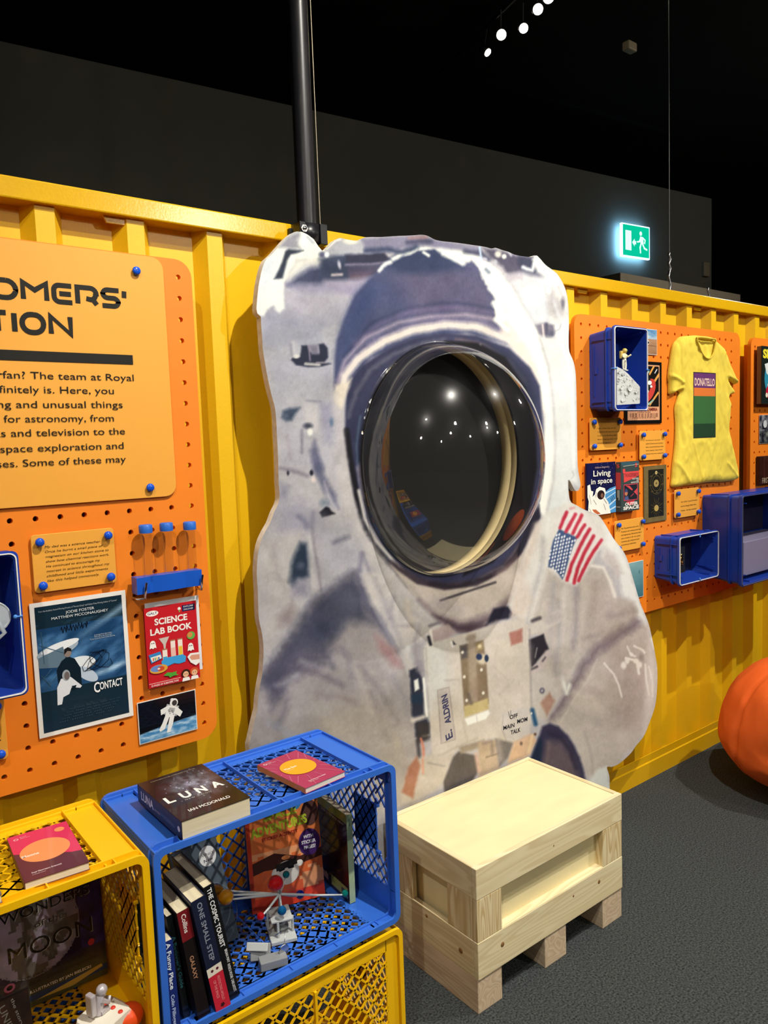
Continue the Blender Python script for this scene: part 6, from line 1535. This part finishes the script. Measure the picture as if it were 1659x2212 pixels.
    Q([(935,1328),(990,1350),(1040,1346),(1050,1352),(1012,1367),(985,1363)], (76,62,74), 6, .9, 2); Q([(860,1245),(890,1262),(905,1290),(890,1280)], (160,154,150), 6, .7)
    L([(952,1297),(1000,1281),(1070,1258)], 4, (54,50,60), 2); E_(960,1310,30,14,(170,162,166),.8,.7,.3); Q([(1080,1240),(1120,1215),(1118,1260),(1100,1300)], (206,194,184), 10, .8)
    Q([(1050,1350),(1066,1315),(1098,1309),(1113,1328),(1096,1337),(1072,1340)], (42,42,60), 3, 1, 1.5)
    # right collar and cloth
    Q([(1122,1255),(1132,1190),(1160,1130),(1178,1110),(1232,1082),(1262,1102),(1292,1113),(1330,1170),(1200,1230),(1180,1300),(1150,1345),(1125,1340),(1098,1308)], (216,213,207), 4)
    L([(1160,1135),(1148,1180),(1130,1230),(1120,1290)], 12, (210,196,186), 6, .9, 2); L([(1175,1160),(1168,1230),(1150,1290),(1138,1340)], 7, (178,176,178), 5, .8, 2); L([(1185,1120),(1180,1160)], 10, (224,226,222), 6, .8)
    L([(1118,1300),(1108,1330)], 10, (214,200,188), 5); Q([(1112,1285),(1140,1260),(1150,1300),(1130,1335),(1112,1328)], (212,200,190), 6, .9, 2)
    # sleeve right
    Q([(1184,1230),(1215,1252),(1245,1262),(1270,1215),(1303,1225),(1319,1257),(1329,1288),(1351,1292),(1373,1296),(1383,1340),(1400,1380),(1390,1420),(1330,1380),(1260,1420),(1222,1480),(1200,1520),(1175,1480),(1165,1380),(1150,1345),(1165,1290)], (190,182,176), 6, 1, 3)
    Q([(1270,1250),(1310,1250),(1330,1300),(1370,1310),(1380,1350),(1330,1360),(1280,1390),(1262,1330)], (184,174,168), 12, .8, 4)
    Q([(1300,1113),(1330,1165),(1352,1200),(1368,1250),(1384,1302),(1400,1345),(1412,1400),(1380,1390),(1376,1340),(1372,1300),(1345,1288),(1340,1240),(1320,1225),(1300,1200),(1310,1165)], (230,231,228), 5, 1, 4)
    Q([(1310,1185),(1330,1200),(1345,1240),(1330,1250),(1318,1225),(1300,1210)], (196,188,184), 6, .9, 3); L([(1278,1222),(1303,1226),(1318,1256),(1328,1288)], 5, (236,232,224), 3)
    for a, c_, w, col in (((1245,1262),(1238,1400),10,(150,144,150)),((1220,1270),(1205,1420),8,(206,202,196)),((1195,1260),(1185,1400),8,(168,166,168)),((1208,1300),(1200,1460),6,(160,158,162)),((1262,1250),(1255,1380),8,(198,190,182)),((1285,1260),(1275,1330),9,(172,160,156)),((1230,1280),(1222,1440),6,(190,184,180)),((1262,1380),(1300,1368),4,(150,140,136)),((1175,1300),(1160,1345),8,(204,196,188)),((1310,1330),(1370,1320),12,(166,154,152)),((1300,1350),(1250,1440),9,(176,166,162)),((1250,1400),(1232,1470),6,(206,202,196)),((1270,1340),(1240,1440),6,(186,178,174))):
        L([a, ((a[0]+c_[0])/2+3, (a[1]+c_[1])/2), c_], w, col, 6, .8, 3)
    # flag
    Q([(1222,1100),(1262,1104),(1305,1165),(1268,1235),(1245,1265),(1215,1255),(1184,1226),(1196,1165),(1208,1142)], (222,218,214), 4)
    can = [(1208,1142),(1221,1149),(1247,1161),(1238,1180),(1228,1210),(1220,1240),(1215,1252),(1207,1240),(1196,1228),(1184,1225),(1187,1199),(1195,1167)]
    Q(can, (66,88,128), 1.8)
    for i in range(9):
        for j in range(13):
            cx_, cy_ = 1188+i*5.6+j*.0-(j-6)*1.7*0+ (6-j)*1.5, 1150+j*8+i*2.2+(4 if i % 2 else 0)
            if inside_np(np.array([cx_]), np.array([cy_]), can)[0]: E_(cx_, cy_, 2.0, 2.9, (222,224,232), .35, 1, .35)
    red = (190,58,78)
    for pts in ([(1224,1107),(1217,1122),(1210,1140)],[(1243,1111),(1234,1127),(1223,1148)],[(1257,1113),(1247,1132),(1237,1152)],[(1263,1134),(1255,1146),(1247,1160)],[(1274,1143),(1262,1163),(1251,1185),(1235,1219),(1225,1253)],[(1282,1158),(1271,1178),(1261,1197),(1247,1229),(1240,1259)],[(1299,1167),(1281,1193),(1265,1221),(1250,1254)]):
        L(pts, 7.4, red, 1.6, 1, 1)
    L([(1232,1099),(1240,1097)], 4, (206,120,130), 2, .7)
    # crease, elbow and forearm
    Q([(1330,1340),(1400,1350),(1416,1418),(1421,1480),(1404,1562),(1373,1613),(1322,1658),(1290,1690),(1268,1680),(1250,1620),(1215,1575),(1182,1560),(1200,1530),(1240,1470),(1280,1400)], (190,181,173), 7, 1, 3)
    Q([(1330,1400),(1380,1400),(1400,1480),(1380,1560),(1340,1560),(1330,1480)], (172,158,152), 22, .7, 5); Q([(1400,1380),(1416,1418),(1421,1480),(1404,1562),(1390,1590),(1396,1480)], (218,212,206), 7, .8)
    L([(1376,1345),(1330,1378),(1290,1404),(1262,1440),(1240,1480),(1218,1515),(1190,1548)], 17, (120,108,118), 8, .9, 4); L([(1345,1360),(1310,1385)], 14, (134,120,122), 10, .7, 3)
    L([(1290,1425),(1270,1470),(1240,1510),(1212,1560)], 3, (206,200,192), 2, .7, 1); L([(1262,1490),(1300,1500)], 10, (170,158,154), 8, .6, 3); L([(1232,1530),(1290,1560)], 9, (168,160,156), 8, .6, 4); L([(1240,1495),(1280,1510),(1300,1540)], 8, (204,194,184), 8, .6, 4)
    Q([(1205,1560),(1250,1570),(1280,1610),(1285,1680),(1262,1675),(1250,1620)], (198,190,180), 8, .7, 3); L([(1262,1580),(1278,1630),(1280,1670)], 4, (158,148,146), 4, .6)
    for pts, w in (([(1305,1433),(1325,1456),(1337,1481),(1343,1505)],3.5),([(1355,1397),(1362,1412)],3),([(1362,1412),(1372,1418)],3.5),([(1370,1395),(1388,1404),(1392,1410)],4),([(1394,1435),(1396,1470),(1402,1500)],3.5),([(1402,1440),(1409,1470),(1410,1505)],3),([(1376,1430),(1380,1455)],5),([(1352,1422),(1378,1428)],5)):
        L(pts, w, (236,232,224), 1.6, 1, 1)
    for c_ in ((1347,1437,6,8),(1355,1428,5,6),(1374,1428,6,5),(1364,1414,4,4),(1382,1436,5,7)): E_(*c_, (232,228,220), .4)
    L([(1408,1380),(1414,1400)], 5, (240,238,232), 3); E_(1385,1420,6,8,(160,148,144),.5)
    Q([(1311,1655),(1290,1662),(1270,1690),(1262,1760),(1330,1760),(1318,1700)], (214,218,212), 4)
    # straps and connector
    L([(1140,1362),(1170,1352),(1206,1330)], 24, (206,199,191), 3, 1, 1); L([(1150,1341),(1166,1335)], 6, (60,56,66), 3); L([(1184,1340),(1206,1330)], 20, (178,172,172), 4, .8)
    Q([(1141,1382),(1174,1369),(1185,1402),(1170,1417),(1148,1443),(1143,1420)], (44,42,52), 2, 1, 1.2); L([(1150,1452),(1168,1438),(1183,1412)], 13, (196,184,186), 3, 1, 2); L([(1148,1446),(1160,1440)], 4, (60,56,66), 2); L([(1172,1428),(1178,1420)], 3, (90,84,92), 2); L([(1160,1400),(1156,1420)], 2, (150,148,150), 1.5)
    Q([(1148,1456),(1190,1440),(1200,1480),(1215,1500),(1180,1560),(1150,1540)], (196,190,184), 5, .9, 2); L([(1214,1462),(1224,1498),(1230,1480)], 8, (226,228,220), 3, .9); L([(1196,1420),(1212,1460)], 14, (170,164,166), 8, .8, 3)
    E_(1171,1492,5.5,6.5,(104,102,120),.3); E_(1171,1492,2.6,3,(170,168,176),.3); Q([(1167,1519),(1187,1495),(1199,1514),(1181,1548)], (168,132,116), 3, .9, 1.5)
    # chest pack
    pk = [(918,1396),(924,1390),(990,1372),(1012,1366),(1057,1352),(1122,1334),(1134,1340),(1140,1352),(1146,1460),(1147,1547),(1144,1586),(1100,1610),(1089,1608),(1069,1593),(1046,1598),(994,1613),(979,1628),(942,1641),(934,1634),(927,1547),(920,1460),(915,1404)]
    Q([(888,1398),(920,1380),(925,1420),(922,1470),(900,1470)], (150,144,152), 6, .8, 2)
    Q(pk, (203,196,188), 2.2); Q([(918,1398),(960,1385),(975,1480),(940,1520),(925,1540)], (204,206,204), 14, .8); Q([(1060,1380),(1140,1400),(1144,1500),(1060,1500)], (206,198,188), 16, .7)
    for pts, w, col in (([(1012,1395),(1000,1480)],3,(184,176,168)),([(1075,1395),(1066,1440),(1100,1470)],3,(190,182,172)),([(960,1470),(990,1468)],2.5,(178,170,164)),([(935,1640),(990,1612),(1030,1595)],4,(176,168,160)),([(1000,1560),(1010,1600)],4,(186,178,170)),([(1080,1500),(1110,1470)],5,(190,184,176)),([(1144,1360),(1148,1540)],2.5,(150,144,146)),([(920,1400),(924,1500),(930,1600)],3,(176,172,172))): L(pts, w, col, 2.5, .8)
    Q([(993,1395),(1044,1383),(1051,1438),(1056,1520),(1003,1536)], (138,122,102), 2); Q([(1010,1370),(1027,1368),(1032,1516),(1014,1521)], (168,154,138), 3, .9); Q([(994,1396),(1008,1392),(1010,1420),(997,1424)], (88,86,92), 3, .8); L([(1010,1380),(1022,1376)], 8, (150,140,126), 3)
    Q([(1002,1526),(1054,1508),(1056,1532),(1004,1549)], (196,182,136), 2); Q([(1004,1553),(1055,1534),(1058,1541),(1050,1553),(1010,1567)], (234,235,232), 1.6); L([(1029,1545),(1031,1559)], 1, (190,190,190), 1)
    Q([(1028,1390),(1043,1386),(1044,1402),(1030,1406)], (168,150,118), 2); E_(1036,1396,4,4,(226,214,180),.4); E_(1042,1424,12,11,(206,196,176),.3); E_(1035,1419,6.5,7,(46,60,98),.25); E_(1051,1422,4.5,8,(44,60,88),.25)
    for q in ((999,1409),(1003,1462),(1040,1447),(1044,1497),(1008,1513)): E_(q[0], q[1], 3, 3.4, (232,228,216), .4)
    L([(1028,1500),(1032,1470)], 8, (150,128,112), 4, .5); L([(1012,1500),(1018,1520)], 5, (90,84,84), 3, .7)
    Q([(1100,1367),(1128,1358),(1129,1386),(1104,1395)], (172,118,108), 2.5, .95, 1.5); Q([(978,1384),(985,1392),(978,1394)], (50,48,58), 1.5); L([(975,1388),(978,1396)], 4, (236,236,232), 2)
    Q([(930,1362),(968,1350),(985,1368),(960,1382),(932,1388)], (176,160,158), 3, .9, 2); L([(930,1362),(934,1388)], 5, (226,220,214), 2); L([(926,1376),(930,1392)], 6, (34,36,46), 2); L([(928,1352),(950,1345)], 4, (110,104,114), 3)
    Q([(945,1491),(970,1484),(984,1597),(953,1606)], (192,184,180), 1.5, .9); L([(945,1491),(970,1484),(984,1597),(953,1606),(945,1491)], 1.4, (150,142,140), 1.2, .8)
    Q([(1083,1540),(1144,1525),(1144,1584),(1100,1602),(1090,1590)], (198,194,192), 2, .7); L([(1087,1546),(1084,1575),(1094,1600)], 1.4, (160,156,154), 1.2, .8)
    # hoses and fittings left of the pack
    Q([(884,1448),(904,1440),(914,1470),(916,1540),(926,1560),(928,1592),(908,1602),(898,1592),(896,1560),(890,1545),(888,1500)], (52,56,74), 3, 1, 2); Q([(896,1430),(912,1425),(914,1460),(900,1450)], (150,146,156), 4, .8)
    Q([(894,1470),(903,1466),(906,1488),(896,1494)], (230,231,224), 1.8); L([(915,1466),(918,1500),(922,1546)], 4.5, (232,232,226), 1.6); Q([(888,1500),(912,1498),(910,1520),(890,1518)], (36,62,86), 3, .8); L([(892,1556),(915,1549)], 9, (216,208,200), 3, .9, 1.5); L([(914,1590),(926,1588)], 5, (186,182,178), 2)
    Q([(900,1560),(926,1562),(926,1598),(904,1606)], (70,62,60), 4, .7, 2); L([(909,1596),(914,1612),(915,1634)], 5, (206,140,118), 2); L([(902,1600),(906,1635)], 7, (48,44,52), 3, .8)
    # below the pack
    Q([(890,1640),(935,1632),(979,1628),(962,1690),(900,1740),(860,1740)], (196,188,178), 5, .9, 2); Q([(868,1712),(883,1656),(900,1634),(908,1655),(892,1726)], (172,124,102), 3, .95, 2); L([(913,1640),(914,1670)], 4, (214,160,140), 2); L([(925,1648),(960,1655)], 3, (160,154,150), 2)
    Q([(958,1690),(979,1634),(992,1624),(1030,1632),(1036,1664),(1000,1720),(960,1720)], (98,92,90), 2.5, 1, 1)
    Q([(992,1614),(1046,1598),(1046,1612),(996,1628)], (158,146,132), 3); Q([(1033,1602),(1072,1597),(1080,1660),(1034,1680)], (182,164,142), 3, 1, 1); L([(1028,1630),(1034,1665)], 6, (210,176,160), 3, .9); L([(1044,1606),(1062,1602),(1064,1628)], 5, (130,118,112), 3, .8); L([(1050,1636),(1076,1628)], 2, (120,106,92), 1.5)
    Q([(1070,1596),(1110,1605),(1098,1636),(1079,1655)], (122,117,116), 3); L([(1076,1600),(1082,1640)], 10, (160,152,148), 4, .8); Q([(1109,1604),(1148,1584),(1160,1600),(1146,1630),(1096,1650)], (212,182,154), 3, 1, 2); L([(1150,1590),(1142,1625)], 5, (236,212,170), 3); E_(1126,1606,3,4,(120,100,90),.5); E_(1156,1586,3,3,(110,80,60),.5)
    L([(1150,1534),(1157,1564)], 9, (42,84,122), 2.5); E_(1148,1541,2,2,(236,230,220),.5)
    # dark cuff
    Q([(1146,1640),(1164,1592),(1171,1570),(1188,1562),(1207,1570),(1226,1587),(1240,1610),(1252,1634),(1260,1661),(1268,1700),(1160,1700)], (58,56,80), 3, 1, 1); Q([(1180,1602),(1215,1600),(1240,1640),(1256,1690),(1180,1690),(1170,1640)], (108,94,98), 9, .85, 3); L([(1185,1582),(1212,1594),(1232,1622),(1245,1660)], 6, (46,42,62), 4, .8, 1); L([(1186,1604),(1180,1650)], 5, (128,112,108), 4, .6); Q([(1146,1640),(1164,1594),(1172,1600),(1168,1650)], (26,44,66), 4, .8)
    # weave and mottle of the enlarged print, plus a painted brightness ramp
    mot = fbm(X/70+11, Y/85, 3)*16+fbm(X/26, Y/26, 4)*11+fbm(X/7+40, Y/7, 3)*6+fbm(X/2.0, Y/4, 2)*6
    lum = p.C.mean(1); k = np.clip((lum-30)/90, 0, 1)*np.clip((248-lum)/50, .15, 1)
    p.C = 255*(np.clip(p.C, 0, 255)/255)**(1.28-.23*np.clip((X-720)/420, 0, 1))[:, None]  # print lightened towards the right to make up for weaker lamplight there
    p.C += (mot*k)[:, None]*np.array([1.0, .98, 1.02]); p.C[:, 2] += fbm(X/40+7, Y/40, 3)*4*k
    return p.C
cut = empty('astronaut_cutout', (1.9, 1.858, 0), 'giant standing photo cutout of a white-suited astronaut with a round clear visor', 'cutout')
M_foam = mat('foam_edge', 'd8d2c6', .7, bump=.5, scale=60, var=.12)
sheet_mesh('printed_front', outline, .0035, paint_astronaut, lambda x, z: np.full(len(x), YF), YK, M_vinyl, M_foam, cut, HOLE, 'board_edge')
# wooden ring round the face hole and black backing
hx, hz, hr, hs = HOLE; N = 96
def loft(mb, secs, n=N):
    vs = [(hx+rx*math.cos(2*math.pi*k/n), y, hz+rz*math.sin(2*math.pi*k/n)) for (rx, rz, y) in secs for k in range(n)]
    mb.add(vs, [(i*n+k, i*n+(k+1) % n, (i+1)*n+(k+1) % n, (i+1)*n+k) for i in range(len(secs)-1) for k in range(n)], True)
b = MB(); loft(b, [(hr, hs, YF+.0005), (hr, hs, YF+.026), (hr+.0015, hs+.0015, YF+.027), (hr+.0015, hs+.0015, YF+.0285), (hr, hs, YF+.0295), (hr, hs, 1.918), (hr+.01, hs+.01, 1.918), (hr+.01, hs+.01, YK+.001), (hr, hs, YK+.0005)])
b.build('wood_ring', mat('birch_ply', 'dcc795', .5, var=.06, scale=14), cut)
b = MB(); b.add([(hx+(hr+.008)*math.cos(2*math.pi*k/N), 1.919, hz+(hs+.008)*math.sin(2*math.pi*k/N)) for k in range(N)]+[(hx+(hr+.008)*math.cos(2*math.pi*k/N), 1.925, hz+(hs+.008)*math.sin(2*math.pi*k/N)) for k in range(N)], [list(range(N)), list(range(N, 2*N))]+[(k, (k+1) % N, N+(k+1) % N, N+k) for k in range(N)])
b.build('hole_backing', mat('black_felt', '0a0a0a', .95), cut)
# clear dome
b = MB(); D_ = .30; secs = [(hr+.012, hs+.012, YF-.0015), (hr+.002, hs+.002, YF-.003)]
for k in range(1, 33):
    a = math.pi/2*k/33; secs.append(((hr)*math.cos(a), (hs)*math.cos(a), YF-.004-D_*math.sin(a)))
loft(b, secs)
n0 = len(b.v)-N; apex = (hx, YF-.004-D_, hz); b.add([b.v[n0+k] for k in range(N)]+[apex], [(k, (k+1) % N, N) for k in range(N)], True)
M_dome = clear_mat('dome_acrylic', (.97, .965, .95), 1.62, scuff=.10)
b.build('clear_dome', M_dome, cut)
b = MB(); loft(b, [(hr-.002, hs-.002, YF-.002), (hr+.006, hs+.006, YF-.0035), (hr+.006, hs+.006, YF-.0002)]); b.build('dome_flange', clear_mat('flange', (.8, .8, .78), 1.9), cut)
# lettering printed on the chest pack
f = Face((0, YF, 0), UX, UZ, FW, .0006)
f.text("E.", (978, 1592), 0, 12, '3a3c5c', px=True, p1=(975, 1577), bold=.02) if 0 else None
def px_text(f, s_, a, b_, h, c_, bold=.02):
    """text along the photo reading a->b_, letters standing to the left of that direction"""
    pa, pb = Vector(f.px(*a)), Vector(f.px(*b_)); d = pb-pa; L = d.length; ang = math.atan2(d.y, d.x)
    up = Vector((a[0]+h*(b_[1]-a[1])/math.hypot(b_[0]-a[0], b_[1]-a[1]), a[1]-h*(b_[0]-a[0])/math.hypot(b_[0]-a[0], b_[1]-a[1])))
    hh = (Vector(f.px(*up))-pa).length; f.text(s_, tuple(pa), L, hh, c_, ang=ang, bold=bold)
px_text(f, "E.", (978, 1592), (975, 1574), 15, '3a3c60'); px_text(f, "ALDRIN", (974, 1560), (965, 1498), 12.5, '3a3c60', .03)
f.build('name_lettering', M_print, cut); f = Face((0, YF, 0), UX, UZ, FW, .0006)
px_text(f, "OFF", (1101, 1554), (1118, 1549), 8, '2c2a34', .02); px_text(f, "MAIN", (1087, 1577), (1111, 1570), 8, '2c2a34', .02); px_text(f, "MOM", (1117, 1563), (1139, 1557), 8, '2c2a34', .02); px_text(f, "TALK", (1103, 1587), (1124, 1580), 8, '2c2a34', .02)
f.line([f.px(1098, 1537), f.px(1101, 1550)], .0016, '3a3836'); f.line([f.px(1103, 1534), f.px(1103, 1545)], .0016, '3a3836')
f.build('suit_lettering', M_print, cut)

# ------------------------------------------------------------------ yellow t-shirt
ts = empty('t_shirt', (3.48, 1.885, 1.33), 'yellow short-sleeved t-shirt with a framed chest print hung on the orange board', 't-shirt')
YT = 1.868
tp = [(1502,723.5),(1510,723),(1525,724.5),(1540,726),(1546,729),(1560,741),(1574,756),(1581,778),(1590,800),(1597.5,818),(1597,829),(1588,822),(1580,818),(1583,828),(1594,845),(1592,850),(1585,852),(1581,858),(1585.5,874),(1584,900),(1581,930),(1588,962),(1598,1005),(1600,1020),(1597,1036),(1570,1041),(1540,1042),(1510,1047),(1485,1050),(1462,1052),(1462.5,1030),(1464,1005),(1469,960),(1470.5,917),(1469,881),(1473,864),(1478,846),(1470,844),(1457,851),(1456,825),(1454.5,808.5),(1460,765),(1464,745),(1470,735),(1480,726)]
tol = smooth_outline([(lambda q: (q.x, q.z))(P(a, c_, YT)) for a, c_ in tp], .008)
f = Face((0, YT, 0), UX, UZ, FW, .0006)
b0 = f.px(1497, 947); b1 = f.px(1546, 806); x0, z0, x1, z1 = b0[0]+.002, b0[1], b1[0], b1[1]; PC = ((x0+x1)/2, (z0+z1)/2); PW, PH = x1-x0, z1-z0
def t_depth(x, z):
    D, _, _ = seg_dist(x, z, tol); u = np.clip(D/.035, 0, 1); y = YT+.022-.022*np.sqrt(1-(1-u)**2)
    X, Y = to_px(x, z, YT)
    y -= fbm(x*9+z*2, z*4+1, 3)*.008*u+fbm(x*24, z*10, 3)*.007*u+fbm(x*50, z*30, 2)*.002*u
    # sleeve folds and side gathers
    for a, c_, w, h_ in (((1470,740),(1476,850),.006,.006),((1456,812),(1478,826),.005,-.008),((1458,845),(1478,838),.005,-.006),((1574,760),(1577,850),.006,.006),((1578,812),(1598,824),.005,-.007),((1470,880),(1476,960),.007,.005),((1583,880),(1574,940),.007,.005),((1500,960),(1520,1040),.006,-.004),((1540,970),(1545,1035),.006,-.003),((1466,1000),(1490,1040),.006,-.005),((1570,1000),(1596,1030),.005,-.005)):
        q = [(lambda r_: (r_.x, r_.z))(P(*a, YT)), (lambda r_: (r_.x, r_.z))(P(*c_, YT))]; Dd, _, _ = seg_dist(x, z, q, False); y += h_*np.exp(-(Dd/(w*1.6))**2)
    # neckline: the back of the shirt lies deeper inside the collar
    ins = inside_np(x, z, neck); Dn, _, _ = seg_dist(x, z, neck); y += np.where(ins, .012*np.clip(Dn/.006, 0, 1), 0)
    y -= np.exp(-((Dn-.004)/.004)**2)*.003
    ww = np.clip((PW/2+.02-np.maximum(abs(x-PC[0])-0, (abs(z-PC[1])-(PH-PW)/2)))/.02, 0, 1); y = y*(1-ww)+YT*ww
    return y
neck = smooth_outline([(lambda q: (q.x, q.z))(P(a, c_, YT)) for a, c_ in [(1504,731),(1510,750),(1516,764),(1524,773),(1532,774),(1539,765),(1543,748),(1544,734),(1530,731),(1515,729)]], .006)
sheet_mesh('shirt_cloth', tol, .0042, lambda x, z: np.tile(np.array([250., 218., 78.]), (len(x), 1))+fbm(x*30, z*30, 3)[:, None]*5, t_depth, 1.897, mat('shirt_yellow', 'ead04a', .85, bump=.3, scale=600), mat('shirt_yellow_side', 'e2c640', .85), ts, None, 'shirt_back')
W, H_ = PW, PH
f.rect(x0, z0, x1, z1, '2c2a30'); f.rect(x0+.004, z0+.004, x1-.004, z1-.004, 'e07a38'); f.rect(x0+.004, z1-H_*.235, x1-.004, z1-.004, '6a3a72')
f.rect(x0+.004, z0+.004, x1-.004, z0+H_*.64, '3c6a3c'); f.rect(x0+.004, z0+.004, x1-.004, z0+H_*.22, '26422c')
f.text("DONATELLO", (x0+W*.05, z1-H_*.20), W*.90, .034, 'e8c8b8', bold=.03)
f.build('chest_print', M_print, ts)
b = MB(); ring_ = [(p[0], YT-.003, p[1]) for p in neck]; b.tube(ring_+[ring_[0]], .0042, 8, cap=False); b.build('collar', mat('collar_yellow', 'e2c240', .85), ts)
